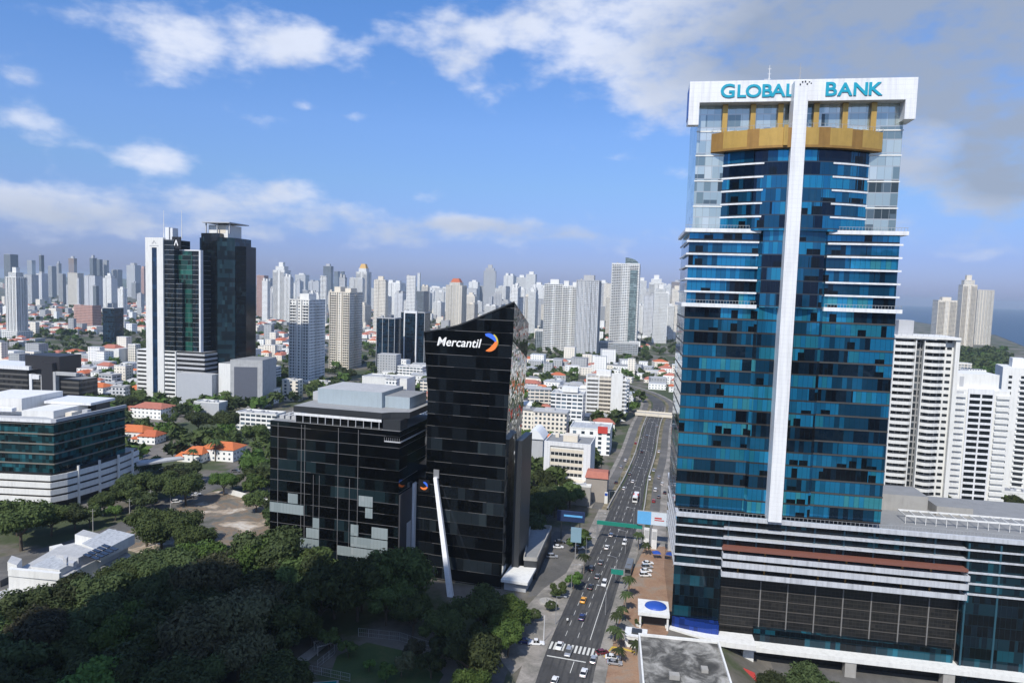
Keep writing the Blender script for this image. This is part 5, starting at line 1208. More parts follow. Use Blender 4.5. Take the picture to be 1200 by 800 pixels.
# ------------------------------------------------------------------ far skyline
FAR = [(1,18,298,352,'slate','a','none'),(23,42,322,358,'lgrey','b','none'),(45,51,299,352,'slate','c','none'),(40,53,318,356,'lgrey','a','block'),(65,71,306,346,'grey','a','block'),(67,76,321,357,'grey','b','none'),
 (76,95,320,360,'cream','c','none'),(96,116,323,364,'lgrey','a','none'),(79,89,300,338,'brown','a','block'),(103,112,299,346,'slate','c','block'),(112,119,304,347,'slate','b','none'),(120,127,305,347,'grey','a','none'),
 (118,134,320,362,'white','a','step'),(145,162,308,348,'lgrey','c','block'),(162,171,312,347,'pink','a','block'),(90,94,326,374,'lgrey','a','none'),(30,40,305,334,'grey','a','none'),(128,141,316,347,'grey','b','none'),(54,64,312,348,'grey','c','none'),
 (298,312,323,373,'pink','c','none'),(343,360,320,348,'white','c','block'),(377,389,309,348,'slate','c','block'),(360,375,328,353,'lgrey','a','twin'),(390,397,318,343,'slate','a','none'),(398,403,318,342,'slate','c','none'),
 (441,456,345,380,'white','a','block'),(449,471,328,374,'white','a','twin'),(474,499,341,377,'slate','b','none'),(488,492,320,352,'white','d','none'),(500,516,335,360,'white','a','block'),(548,560,328,362,'white','a','block'),
 (565,580,310,364,'lgrey','c','step'),(588,602,320,362,'white','a','twin'),(603,616,322,366,'white','b','block'),(614,627,318,368,'white','c','block'),(626,636,350,384,'lgrey','b','none'),(699,711,328,370,'white','a','block'),(744,756,325,384,'white','b','block'),
 (785,800,328,362,'brown','c','block'),(338,348,332,356,'white','a','none'),(404,414,336,360,'lgrey','a','none'),(431,443,338,362,'white','b','none'),(458,474,336,366,'lgrey','a','none'),(510,520,340,372,'white','b','block'),(542,550,345,372,'lgrey','a','none'),
 (578,590,338,366,'white','c','none'),(561,567,335,362,'grey','a','none'),(689,701,340,372,'white','a','none'),(752,760,338,376,'lgrey','b','none'),(776,786,332,360,'white','a','twin'),(301,316,335,362,'white','b','none'),(320,334,326,360,'grey','c','none')]
_k = {'white':'white','lgrey':'pale grey','grey':'grey','slate':'dark grey','brown':'brown','cream':'cream','pink':'pinkish'}
_s = {'none':'flat topped','block':'capped','twin':'twin capped','step':'stepped'}
FARLAB = []
for (x0, x1, yt, yb, c, wn_, cr) in FAR:
    t = tower(x0, x1, yt, yb, c, wn_, '', 'notch' if (wn_ == 'a' and c in ('white','lgrey','cream')) else 'plain', rot=GRID + random.choice((-6, 0, 0, 8)), ratio=random.uniform(.7, 1.1), crown=cr, group='far towers on the skyline', name='high_rise', cat='high rise', detail=False)
    w = x1 - x0; FARLAB.append((t, ('slim ' if w < 10 else 'broad ' if w > 17 else '') + _k[c] + ' ' + _s[cr] + ' far tower'))
random.seed(21)
for i in range(95):   # fainter buildings in the gaps of the skyline
    x0 = random.choice((random.uniform(-10, 172), random.uniform(296, 500), random.uniform(296, 800), random.uniform(500, 800))); w = random.uniform(5, 14)
    hy = 339 + (x0 - 600) * .0314; yb = hy + random.uniform(14, 44) if i % 3 else hy + random.uniform(12, 24)
    top = hy + random.uniform(-6, 12) if yb - hy < 30 else hy + random.uniform(4, 18)
    b = G(x0 + w/2, yb)
    if any(math.hypot(b.x - a[0], b.y - a[1]) < a[2] + w * b.y / 1600 for a in OCC): continue
    c = random.choice(('white','white','white','lgrey','lgrey','cream','grey','slate' if x0 < 420 else 'white','pink')); cr = random.choice(('none','block','block','twin','step'))
    t = tower(x0, x0 + w, top, yb, c, random.choice('aabcd'), '', 'notch' if random.random() < .4 else 'plain', rot=GRID + random.uniform(-14, 16), ratio=random.uniform(.7, 1.3), crown=cr, group='far towers on the skyline', name='high_rise', cat='high rise', detail=False)
    FARLAB.append((t, ('small ' if w < 8 else '') + _k[c] + ' ' + _s[cr] + ' far tower'))

for i in range(110):  # white residential towers of the middle distance
    x0 = random.choice((random.uniform(300, 800), random.uniform(420, 800), random.uniform(610, 800), random.uniform(300, 620))); w = random.uniform(7, 17); hy = 339 + (x0 - 600) * .0314
    yb = hy + random.uniform(24, 58); top = hy + random.uniform(-12, 22) + (6 if x0 < 180 else 0)
    b = G(x0 + w/2, yb)
    if any(math.hypot(b.x - a[0], b.y - a[1]) < a[2] + w * b.y / 1500 for a in OCC): continue
    c = random.choice(('white','white','white','lgrey','cream')); cr = random.choice(('none','block','twin','step'))
    t = tower(x0, x0 + w, top, yb, c, random.choice('aabc'), '', 'notch' if random.random() < .55 else 'plain', rot=GRID + random.uniform(-14, 16), ratio=random.uniform(.7, 1.3), crown=cr, group='far towers on the skyline', name='high_rise', cat='high rise', detail=False)
    FARLAB.append((t, ('narrow ' if w < 10 else 'wide ' if w > 13 else 'mid width ') + _k[c] + ' ' + _s[cr] + ' tower'))
# ------------------------------------------------------------------ low houses of the districts behind
for cx_, cy_, r_ in [(84,235,75),(130,235,75),(-15,258,36),(-60,262,42),(-230,330,75),(-300,600,40),(-265,600,45),(-220,615,45),(26,250,16)]: OCC.append((cx_, cy_, r_))
AVL = AV
def near_road(x, y, k=22):
    return any(abs(x - a) < k and abs(y - b) < k and math.hypot(x - a, y - b) < k for a, b in AVL)
def seg_d(x, y, a, b):
    dx, dy = b[0]-a[0], b[1]-a[1]; t = max(0, min(1, ((x-a[0])*dx + (y-a[1])*dy) / (dx*dx + dy*dy))); return math.hypot(x-a[0]-t*dx, y-a[1]-t*dy)
SIDE = [tuple(G(*p)[:2]) for p in ((-40,676),(60,647),(122,627),(182,600),(235,574),(300,541),(340,522))]
def on_side(x, y, k): return any(seg_d(x, y, a, b) < k for a, b in zip(SIDE, SIDE[1:]))
def inbox(x, y, pad):
    for bx, by, w, d, rot in BOXES:
        a = R(rot); dx, dy = x - bx, y - by; lx = dx * math.cos(a) + dy * math.sin(a); ly = -dx * math.sin(a) + dy * math.cos(a)
        if abs(lx) < w/2 + pad and abs(ly) < d/2 + pad: return True
    return False
LOT = [tuple(G(*p)[:2]) for p in ((128,641),(122,632),(180,607),(242,577),(262,574),(322,592),(322,640),(262,660),(205,660))]
CARP = [tuple(G(*p)[:2]) for p in ((612,690),(625,620),(650,602),(705,600),(700,640),(680,680),(650,720))]
def inpoly(x, y, P):
    c = False
    for (x1, y1), (x2, y2) in zip(P, P[1:] + P[:1]):
        if (y1 > y) != (y2 > y) and x < (x2 - x1) * (y - y1) / (y2 - y1) + x1: c = not c
    return c
class Grid:
    def __init__(s, c): s.c = c; s.d = {}
    def ok(s, x, y, r):
        i, j = int(x // s.c), int(y // s.c)
        for a in (i-1, i, i+1):
            for b in (j-1, j, j+1):
                for (u, v, q) in s.d.get((a, b), ()):
                    if math.hypot(x-u, y-v) < r + q: return False
        return True
    def put(s, x, y, r): s.d.setdefault((int(x // s.c), int(y // s.c)), []).append((x, y, r))
GR = Grid(40)
for x, y, r in OCC:
    pass
def free(x, y, r):
    if inbox(x, y, r * .9): return False
    for u, v, q in OCC[-0:]:
        if math.hypot(x-u, y-v) < q * .8 + r: return False
    return True
def visible(x, y, z):
    u, v = proj((x, y, z)); return -15 < u < 1215 and v < 830
random.seed(5)
HOUSES = []
tries = 0
while len(HOUSES) < 2600 and tries < 30000:
    tries += 1
    D = 400 * (2800 / 400) ** (random.random() ** .8); a = R(random.uniform(-37.5, 37.5)); x, y = D * math.tan(a), D
    if y < 395 or x > .5 * y + 60 and y > 900: continue
    if x > 70 and y < 380: continue
    w = random.uniform(9, 24) * (1 + .35 * (random.random() < .12)); d = w * random.uniform(.6, 1.0)
    if near_road(x, y, 24 + w * .4) or on_side(x, y, 12 + w*.4) or inpoly(x, y, LOT) or not visible(x, y, 5): continue
    if x < -150 and y < 440 and x > -330: continue
    if not GR.ok(x, y, w * .55) or not free(x, y, w * .55): continue
    # keep green belts
    if noise.noise(Vector((x * .006, y * .006, 3.3))) > .1: continue
    GR.put(x, y, w * .55); HOUSES.append((D, x, y, w, d, random.choice((3.5, 4, 6.5, 7, 7, 10)) if random.random() < .88 else random.uniform(12, 28)))
HOUSES.sort()
ROOFS = [TERRA, TERRA2, TERRA3, TERRA3, ZINC, LGREY, ROOFG, LGREY, WHITE, ZINC]
RN = {'terracotta_roof':'terracotta','orange_roof':'orange','faded_red_roof':'faded red','zinc_roof':'zinc','light_grey_roof':'light grey','grey_roof':'dark grey','white_paint':'white'}
HOUSELAB = []
far_mb = MB(); FMATS = [fac(('white','h')), fac(('cream','h')), fac(('grey','h')), TERRA, TERRA3, ZINC, LGREY, ROOFG]
for i, (D, x, y, w, d, h) in enumerate(HOUSES):
    rot = GRID + random.choice((0, 0, 90, -8, 12)); rm = random.choice(ROOFS); pitched = rm in (TERRA, TERRA2, TERRA3) or random.random() < .3
    wm = fac((random.choice(('white','white','cream','lgrey','pink' if random.random() < .3 else 'white')), 'h'))
    if h > 11: rm = random.choice((LGREY, ROOFG)); pitched = False; wm = fac((random.choice(('white','cream','lgrey')), random.choice('ab')))
    if i < 280:
        t = thing('house' if h < 11 else 'building', '', 'house' if h < 11 else 'building', (x, y, 0), rot, 'low houses behind the towers')
        m = MB(); m.box(-w/2, w/2, -d/2, d/2, -.5, h); m.build('wall', wm, t)
        if pitched: gable(t, w, d, h, min(4, w * .2), rm)
        else:
            m = MB(); m.box(-w/2 - .4, w/2 + .4, -d/2 - .4, d/2 + .4, h + .01, h + .7); m.build('roof', rm, t)
            if D < 900: m = MB(); m.box(-w*.2, w*.1, -d*.1, d*.2, h + .71, h + 2.2); m.build('roof_unit', LGREY, t)
        HOUSELAB.append((t, ('' if h < 5 else 'two storey ' if h < 8 else 'three storey ' if h < 11 else 'tall ') + RN[rm.name] + ' roofed ' + ('house' if h < 11 else 'block')))
    else:
        c, s = math.cos(R(rot)), math.sin(R(rot)); P = [(x + a*c - b*s, y + a*s + b*c) for a, b in ((-w/2,-d/2),(w/2,-d/2),(w/2,d/2),(-w/2,d/2))]
        mi = random.randrange(3); ri = random.choice((3, 4, 4, 5, 6, 6, 7)) if h < 11 else random.choice((5, 6, 7))
        far_mb.prism(P, -.5, h, mi, ri, bottom=False)
        if ri in (3, 4):
            B = [(x + (px - x) * .25, y + (py - y) * .25, h + 3) for px, py in P]; far_mb.loft([(px, py, h) for px, py in P], B, ri)
fo = struct('distant_rooftops', far_mb, FMATS, 'stuff')

# ------------------------------------------------------------------ trees
def leaf_mat(name, dark, light, trans=.25):
    m, nt, b = new_mat(name); b.inputs['Roughness'].default_value = .75; b.inputs['Specular IOR Level'].default_value = .25
    tc = nt.nodes.new('ShaderNodeTexCoord'); n = nd(nt, 'ShaderNodeTexNoise', in_Scale=.55, in_Detail=5.0, in_Roughness=.7); nt.links.new(tc.outputs['Object'], n.inputs['Vector'])
    oi = nt.nodes.new('ShaderNodeObjectInfo')
    f = math_n(nt, 'ADD', n.outputs[0], math_n(nt, 'MULTIPLY_ADD', oi.outputs['Random'], .24, -.12))
    cc = ramp(nt, f, [(.34, dark), (.66, light)])
    hs = nd(nt, 'ShaderNodeHueSaturation'); nt.links.new(cc, hs.inputs['Color']); nt.links.new(math_n(nt, 'MULTIPLY_ADD', oi.outputs['Random'], .05, .475), hs.inputs['Hue'])
    hs.inputs['Saturation'].default_value = .95
    nt.links.new(math_n(nt, 'MULTIPLY_ADD', oi.outputs['Random'], .5, .75), hs.inputs['Value'])
    nt.links.new(hs.outputs[0], b.inputs['Base Color'])
    tr = nt.nodes.new('ShaderNodeBsdfTranslucent'); nt.links.new(hs.outputs[0], tr.inputs[0])
    mx = nt.nodes.new('ShaderNodeMixShader'); mx.inputs[0].default_value = trans; out = nt.nodes['Material Output']
    nt.links.new(b.outputs[0], mx.inputs[1]); nt.links.new(tr.outputs[0], mx.inputs[2]); nt.links.new(mx.outputs[0], out.inputs[0]); return m
LEAF = leaf_mat('broad_leaves', (.026,.042,.011), (.085,.115,.03)); LEAFD = leaf_mat('dark_leaves', (.026,.04,.014), (.07,.092,.03))
LEAFB = leaf_mat('bright_leaves', (.035,.075,.012), (.1,.16,.03)); LEAFO = leaf_mat('olive_leaves', (.05,.052,.026), (.105,.105,.05)); PALML = leaf_mat('palm_leaves', (.02,.035,.01), (.06,.085,.025))
BARK = plain('bark', (.09,.07,.05), .9, .25)
def crown_mesh(name, seed, rx, rz, zc, nblob, nleaf, leaf, mat, core=True, spread=.74):
    rnd = random.Random(seed); b = MB(); blobs = []
    for i in range(nblob):
        a = rnd.uniform(0, 2*math.pi); q = math.sqrt(rnd.random()) * spread; zz = rnd.uniform(-.45, .55) * (1 - q * .5)
        blobs.append((math.cos(a)*q*rx, math.sin(a)*q*rx, zc + zz*rz, rnd.uniform(.22, .46) * rx * (1.0 - .25*abs(zz))))
    if core:
        for (x, y, z, r) in blobs:
            n_, k_ = 7, 4; rr = r * .72; base = len(b.v)
            for j in range(k_ + 1):
                th = math.pi * j / k_
                for i in range(n_):
                    ph = 2*math.pi*i/n_; f = rr * (1 + .25 * noise.noise(Vector((x + math.cos(ph)*2, y + math.sin(ph)*2, j + seed))))
                    b.v.append((x + f*math.sin(th)*math.cos(ph), y + f*math.sin(th)*math.sin(ph), z + f*.8*math.cos(th)))
            for j in range(k_):
                for i in range(n_):
                    b.f.append([base+j*n_+i, base+(j+1)*n_+i, base+(j+1)*n_+(i+1)%n_, base+j*n_+(i+1)%n_]); b.m.append(0)
    for i in range(nleaf):
        x, y, z, r = rnd.choice(blobs); d = Vector((rnd.gauss(0,1), rnd.gauss(0,1), rnd.gauss(.25,.9))).normalized()
        f = r * (.72 + .42 * rnd.random() ** 1.5); p = Vector((x, y, z)) + Vector((d.x, d.y, d.z*.82)) * f
        nrm = (d + Vector((rnd.uniform(-.9,.9), rnd.uniform(-.9,.9), rnd.uniform(-.3,.9)))).normalized()
        t1 = nrm.orthogonal().normalized(); ang = rnd.uniform(0, math.pi); t2 = nrm.cross(t1); u = t1*math.cos(ang) + t2*math.sin(ang); v = nrm.cross(u)
        s = leaf * rnd.uniform(.55, 1.3); l = s * rnd.uniform(.9, 1.6)
        b.v += [tuple(p - u*l), tuple(p - v*s*.6), tuple(p + u*l), tuple(p + v*s*.6)]; k = len(b.v); b.f.append([k-4,k-3,k-2,k-1]); b.m.append(0)
    return b.mesh(name, [mat])
def trunk_mesh(seed, h, r, spread):
    rnd = random.Random(seed); b = MB(); b.tube((0,0,-.5), (rnd.uniform(-.3,.3), rnd.uniform(-.3,.3), h*.5), r, r*.75, 7)
    for i in range(5):
        a = i * 1.26 + rnd.random(); b.tube((0,0,h*.45), (math.cos(a)*spread, math.sin(a)*spread, h*rnd.uniform(.8, 1.05)), r*.5, r*.15, 5)
    return b.mesh('trunk', [BARK])
BIG = []
for i in range(9):
    m_ = [LEAF, LEAFD, LEAF, LEAFD, LEAF, LEAFO, LEAFB, LEAFD, LEAF][i]
    BIG.append((crown_mesh('crown', 100 + i, 7.5, 5.2, 8.6, 15 + i % 4 * 3, 9000 if m_ is not LEAFO else 6500, .36, m_, core=m_ is not LEAFO), trunk_mesh(200 + i, 8.5, .42, 4.0), m_))
MID = [(crown_mesh('crown', 300 + i, 5.0, 3.8, 5.8, 11, 2600, .46, m_), trunk_mesh(320 + i, 5.6, .3, 2.6), m_) for i, m_ in enumerate((LEAF, LEAFD, LEAFB, LEAF, LEAFO))]
LOW = [(crown_mesh('crown', 400 + i, 5.0, 3.8, 5.4, 9, 1300, .5, m_), trunk_mesh(420 + i, 5.4, .3, 2.2), m_) for i, m_ in enumerate((LEAF, LEAFD, LEAF, LEAFB))]
def palm_meshes(seed, h):
    rnd = random.Random(seed); b = MB(); n_ = 22
    for i in range(n_):
        a = 2*math.pi*i/n_ + rnd.uniform(-.15,.15); L = rnd.uniform(2.6, 3.6); rise = rnd.uniform(-.2, 1.1); prev = Vector((0,0,h)); d = Vector((math.cos(a), math.sin(a), 0)); sd = Vector((-d.y, d.x, 0))
        for k in range(5):
            t = (k + 1) / 5; q = Vector((0,0,h)) + d * L * t + Vector((0,0, rise * t * 1.6 - 2.6 * t * t)); w0 = .55 * (1 - abs(k/5 - .35)); w1 = .55 * (1 - abs(t - .35)) * (0.2 if k == 4 else 1)
            for sgn in (-1, 1): b.poly([prev, q, q + sd*sgn*w1 - Vector((0,0,w1*.6)), prev + sd*sgn*w0 - Vector((0,0,w0*.6))])
            prev = q
    tb_ = MB(); tb_.tube((0,0,-.5), (.2,.1,h*.5), .24, .19, 7); tb_.tube((.2,.1,h*.5), (0,0,h), .19, .16, 7)
    return b.mesh('crown', [PALML]), tb_.mesh('trunk', [plain('palm_bark', (.2,.17,.14), .9, .2)])
PALMS = [palm_meshes(1, 8.5), palm_meshes(2, 6.2)]
TREELAB = []; TR = Grid(20)
NAMES = {'broad_leaves': 'green leafy', 'dark_leaves': 'dark green', 'bright_leaves': 'bright green', 'olive_leaves': 'sparse brownish', 'palm_leaves': 'palm'}
def tree(kind, x, y, s, group='trees of the city', sz=None, base=None, label=None):
    c, tk, m_ = kind; t = thing('tree', label or '', 'tree', (x, y, hz(x, y)), random.uniform(0, 360), group); t.scale = (s, s, s * (sz or 1))
    part_of('trunk', tk, t); part_of('crown', c, t)
    if not label: TREELAB.append((t, ('large ' if s > 1.15 and kind in BIG else '') + NAMES[m_.name] + ' ' + (base or 'tree')))
    return t
def palm(x, y, s, k=0, label=None, group='palms'):
    t = thing('palm_tree', label or '', 'palm tree', (x, y, hz(x, y)), random.uniform(0, 360), group); t.scale = (s, s, s)
    part_of('trunk', PALMS[k][1], t); part_of('crown', PALMS[k][0], t)
    if not label: TREELAB.append((t, ('tall ' if s > 1.1 else '') + 'palm'))
random.seed(33)
# foreground wood: crowns packed from the fence of the pool to the black buildings
FW = [G(*p) for p in ((-60,800),(20,752),(70,735),(120,712),(165,690),(200,676),(232,690),(318,680),(345,696),(440,700),(495,722),(540,742),(560,738),(600,735),(598,770),(575,800),(560,860),(-80,900))]
FWp = [(p.x, p.y) for p in FW]
CLEAR = [[tuple(G(*p)[:2]) for p in ((352,880),(372,765),(425,735),(470,745),(512,765),(535,880))], [tuple(G(*p)[:2]) for p in ((320,812),(330,780),(370,752),(395,760),(370,812))]]
cand = []
yy = 150.0
while yy < 262:
    xx = -150.0
    while xx < 20:
        cand.append((xx + random.uniform(-3, 3), yy + random.uniform(-3, 3))); xx += 9.5
    yy += 8.5
for x, y in cand:
    if not inpoly(x, y, FWp) or any(inpoly(x, y, c) for c in CLEAR): continue
    u, v = proj((x, y, 8)); r_ = random.random()
    if u > 535: k = BIG[random.choice((0, 6, 6, 2))]
    elif 190 < u < 330 and v > 705: k = BIG[random.choice((5, 3, 4, 5))]
    elif 330 < u < 540 and v < 735: k = BIG[random.choice((0, 4, 8, 0))]
    elif 440 < u < 560 and v > 735: k = BIG[random.choice((5, 0, 8))]
    else: k = BIG[random.choice((1, 3, 7, 1, 5, 4, 0, 6, 2))]
    s = random.choice((random.uniform(.65, .9), random.uniform(.9, 1.2), random.uniform(1.15, 1.45))) * (1.12 if 300 < u < 480 and v < 715 else .74 if 330 < u < 545 else .82 if u >= 545 else 1.0); TR.put(x, y, 4); OCC.append((x, y, 4)); tree(k, x, y, s, 'trees of the foreground wood', random.uniform(.9, 1.2))
# single trees measured in the photograph (foot of the tree in pixels, scale)
for (px, py, k, s, lab) in [(25,645,BIG[2],1.3,'large round tree in front of the teal glass building'),(60,628,BIG[0],.8,'leafy tree under the corner of the white parking podium'),(210,640,BIG[2],.95,'tall tree at the left end of the dirt lot'),(228,655,BIG[8],.85,'dense tree in front of the dirt lot'),
  (183,588,BIG[2],1.0,'wide green tree across the side road from the teal glass building'),(218,592,BIG[0],1.0,'broad tree at the bend of the side road'),(262,580,BIG[6],.72,'bright round tree at the corner of the dirt lot'),(150,590,BIG[1],.85,'dark tree beside the curved parking podium'),
  (135,610,MID[2],.7,'small bright tree in front of the parking podium columns'),(105,618,MID[0],.9,'small tree below the curved parking podium'),(300,560,BIG[6],.75,'bright tree left of the black office block'),(298,525,BIG[0],1.0,'large tree just left of the black office block roof'),
  (262,512,BIG[8],1.15,'tallest spreading tree among the orange roofs'),(232,508,BIG[3],1.0,'dark tree between the orange roofed houses'),(145,486,BIG[1],1.2,'dark tree behind the teal glass building'),(200,500,MID[0],1.2,'mid green tree between two orange roofs'),
  (88,622,BIG[1],.7,'dark tree left of the small bright podium tree'),(122,604,BIG[8],.7,'tree close under the curved parking deck'),(168,600,MID[1],1.0,'small dark tree on the side road verge'),(172,640,BIG[0],1.0,'tall leafy tree between the warehouse and the dirt lot'),(190,652,BIG[2],1.1,'full tree right of the solar panel roof'),(300,600,MID[3],.9,'tree at the back wall of the dirt lot'),(980,806,BIG[8],.75,'tree in front of the podium base nearest the right'),(632,612,BIG[6],1.05,'bright spreading tree right of the slanted black tower'),(650,606,BIG[4],.9,'green tree beside the bright spreading tree'),(600,740,BIG[6],.85,'bright green tree at the edge of the avenue forecourt'),(948,803,BIG[1],1.0,'dark tree below the podium canopy'),(905,801,BIG[3],.6,'small dark tree left of the podium canopy tree'),
  (1184,606,BIG[2],.9,'tree under the white tower at the right edge'),(1168,604,MID[1],1.2,'small dark tree behind the podium roof'),(252,462,MID[2],1.1,'bright tree before the white podium wing'),(268,462,MID[0],1.1,'leafy tree right of the bright tree before the white podium'),
  (410,446,MID[0],1.5,'tree at the foot of the cream gridded tower'),(676,648,MID[0],.9,'leafy roadside tree beside the car park'),(682,640,MID[2],.8,'bright roadside tree beside the car park'),(672,690,MID[2],.7,'small tree on the avenue pavement'),(655,700,MID[0],.6,'shrub like tree on the forecourt island')]:
    p = G(px, py); tree(k, p.x, p.y, s * (1.25 if px < 320 and py > 500 else 1.0), 'trees of the city', 1.0, label=lab); TR.put(p.x, p.y, 4); OCC.append((p.x, p.y, 4))
for (px, py, s, k, lab) in [(245,650,1.25,0,'dark palm standing in the dirt lot shade'),(252,540,1.5,0,'tall palm left of the largest orange roof'),(226,545,1.1,0,'palm at the orange roofed annexe'),(160,565,1.2,0,'palm beside the teal glass building'),(170,560,1.1,1,'short palm by the orange roofs'),(228,480,1.1,0,'palm at the foot of the white slab tower'),
  (728,728,.8,1,'palm opposite the yellow taxi'),(733,716,.8,0,'palm left of the blue dome shelter'),(736,700,.9,0,'palm between the blue dome and the avenue'),(718,752,.8,1,'palm by the white kiosk'),(724,762,.75,0,'palm in front of the white kiosk'),(722,742,.8,0,'palm at the start of the pavement strip'),(745,768,.7,1,'palm right of the white kiosk'),(725,776,.7,1,'palm at the yellow kerb'),(748,645,.9,0,'palm by the blue and white billboard'),(757,650,.8,1,'short palm in front of the billboard'),(684,672,.9,0,'palm on the left avenue pavement')]:
    p = G(px, py); palm(p.x, p.y, s, k, lab); OCC.append((p.x, p.y, 2))
for (px, py, k, s, lab) in [(470,792,MID[4],.75,'brownish shrub at the right side of the pool garden lawn'),(490,778,MID[4],.85,'larger brownish shrub at the lawn corner by the wire fence'),(452,800,MID[2],.6,'bright shrub at the bottom of the pool garden lawn'),(408,770,MID[0],.55,'round shrub by the path beside the lawn'),(505,795,MID[0],.8,'leafy small tree right of the pool garden lawn'),(432,786,MID[2],.4,'small bright bush in the middle of the lawn'),(385,762,MID[3],.7,'small tree above the pergola in the wood'),(520,775,MID[1],.9,'dark small tree between the lawn and the avenue trees'),(330,800,MID[1],.8,'dark small tree left of the swimming pool')]:
    p = G(px, py); tree(k, p.x, p.y, s, 'shrubs of the pool garden', 1.0, label=lab)
random.seed(44)
CITY = []; tries = 0
while len(CITY) < 3000 and tries < 40000:
    tries += 1
    D = 262 * (3000 / 262) ** (random.random() ** .9); a = R(random.uniform(-37.5, 37.5)); x, y = D * math.tan(a), D
    if not visible(x, y, 4): continue
    if x > 60 and y < 300: continue
    r = random.uniform(2.6, 4.4) if D > 800 else random.uniform(3.2, 5.8)
    if near_road(x, y, 26 if y < 600 and x > av_at(min(y, 845)) - 30 else 16) or on_side(x, y, 6.5) or inpoly(x, y, LOT) or inpoly(x, y, CARP): continue
    if x > .55 * y + 60 and y > 1500: continue
    if inbox(x, y, r * .6): continue
    if not TR.ok(x, y, r * .8) or not GR.ok(x, y, r * .45): continue
    if any(math.hypot(x-u, y-v) < q * .62 for u, v, q in OCC if q > 5): continue
    if -330 < x < -180 and 295 < y < 365: continue
    if any(abs(x - hx * y / hy) < hw_ + r * .6 and -34 < y - hy < 6 for hx, hy, hw_ in KEEP): continue
    if noise.noise(Vector((x * .009, y * .009, 9.3))) < -.22 - .15 * (D < 700): continue
    TR.put(x, y, r * .8); CITY.append((D, x, y, r))
CITY.sort()
# the tree covered hill by the sea
hill = []
for i in range(160):
    p = G(random.uniform(1112, 1178), random.uniform(412, 446)); hill.append((p.y, p.x, p.y, random.uniform(4, 7)))
n_ind = 0
stuff = MB()
lowv = {}
def add_stuff(kind, x, y, s):
    me = kind[0]
    key = me.name
    if key not in lowv: lowv[key] = ([v.co.copy() for v in me.vertices], [list(p.vertices) for p in me.polygons])
    V, F = lowv[key]; a = random.uniform(0, 6.28); c, q = math.cos(a) * s, math.sin(a) * s; b = len(stuff.v)
    stuff.v += [(x + v.x*c - v.y*q, y + v.x*q + v.y*c, v.z*s) for v in V]; mi = {'broad_leaves':0,'dark_leaves':1,'bright_leaves':2}[kind[2].name]
    for f in F: stuff.f.append([b + i for i in f]); stuff.m.append(mi)
VLOW = [(crown_mesh('crown', 500 + i, 5.0, 3.8, 4.4, 6, 85, 1.7, m_, False), None, m_) for i, m_ in enumerate((LEAF, LEAFD, LEAF, LEAFB))]
IND = 292 - sum(1 for o_ in THINGS if o_.get('category') == 'tree')
for i, (D, x, y, r) in enumerate(CITY):
    s = r / 3.4
    if i < IND:
        if D < 520: tree(random.choice(MID[:4] + MID[:2]), x, y, s * .95)
        else: tree(random.choice(LOW), x, y, s * 1.05)
    elif i < 1500: add_stuff(random.choice(VLOW), x, y, s * 1.1)
    else: add_stuff(random.choice(VLOW), x, y, s * 1.3)
for D, x, y, r in hill: add_stuff(random.choice(VLOW[:2] + VLOW[:2] + VLOW), x, y, r / 3.0)
so = struct('distant_tree_canopy', stuff, [LEAF, LEAFD, LEAFB], 'stuff')
# ------------------------------------------------------------------ pool, court and fences in the wood
p = G(352, 800); t = thing('swimming_pool', 'small turquoise swimming pool in the wood at the bottom edge', 'swimming pool', (p.x, p.y, 0.05), 12)
m = MB(); m.box(-6, 10, -6, -1, 0, .5); m.build('coping', CONC, t); m = MB(); m.box(-5.5, 9.5, -5.6, -1.4, .51, .56); m.build('water', plain('pool_water', (.0,.16,.17), .1, .1), t)
def fence(px, h, label):
    P = [G(*q) for q in px]; a0 = P[0]; t = thing('chain_link_fence', label, 'fence', (a0.x, a0.y, 0), 0, 'fences around the pool garden')
    m_ = MB(); k = 0
    for a, b in zip(P, P[1:]):
        n_ = max(1, int((b - a).length // 2.6))
        for i in range(n_ + 1):
            q = a.lerp(b, i / n_) - a0
            pm = MB(); pm.tube((q.x, q.y, 0), (q.x, q.y, h), .07, .07, 5); pm.build('post', RAIL, t)
        for z in (.1, h * .5, h): m_.beam((a.x - a0.x, a.y - a0.y, z), (b.x - a0.x, b.y - a0.y, z), .05, .05)
        for i in range(n_ * 5): q = a.lerp(b, i / (n_ * 5)) - a0; m_.box(q.x - .012, q.x + .012, q.y - .012, q.y + .012, 0, h)
    m_.build('mesh_panel', RAIL, t)
fence([(420,745),(468,750),(505,762)], 2.6, 'wire fence behind the lawn of the pool garden')
fence([(372,782),(392,766),(398,752)], 2.2, 'wire fence beside the path left of the lawn')
fence([(355,786),(410,798)], 2.2, 'wire fence in front of the swimming pool')
m = MB(); q = [G(*a) for a in ((328,786),(375,752),(386,754),(340,792))]; m.poly([(v.x, v.y, .2) for v in q][::-1]); struct('path', m, CONC)
p = G(372, 768); t = thing('pergola', 'small grey pergola beside the path in the wood', 'pergola', (p.x, p.y, 0), 35)
for x, y in ((0,0),(5,0),(0,3),(5,3)): m = MB(); m.box(x, x+.2, y, y+.2, 0, 2.6); m.build('post', CONC, t)
m = MB(); m.box(-.2, 5.4, -.2, .1, 2.6, 2.8); m.box(-.2, 5.4, 3, 3.3, 2.6, 2.8)
for i in range(9): m.box(i * .6, i * .6 + .1, -.4, 3.5, 2.81, 2.95)
m.build('roof_beam', CONC, t)

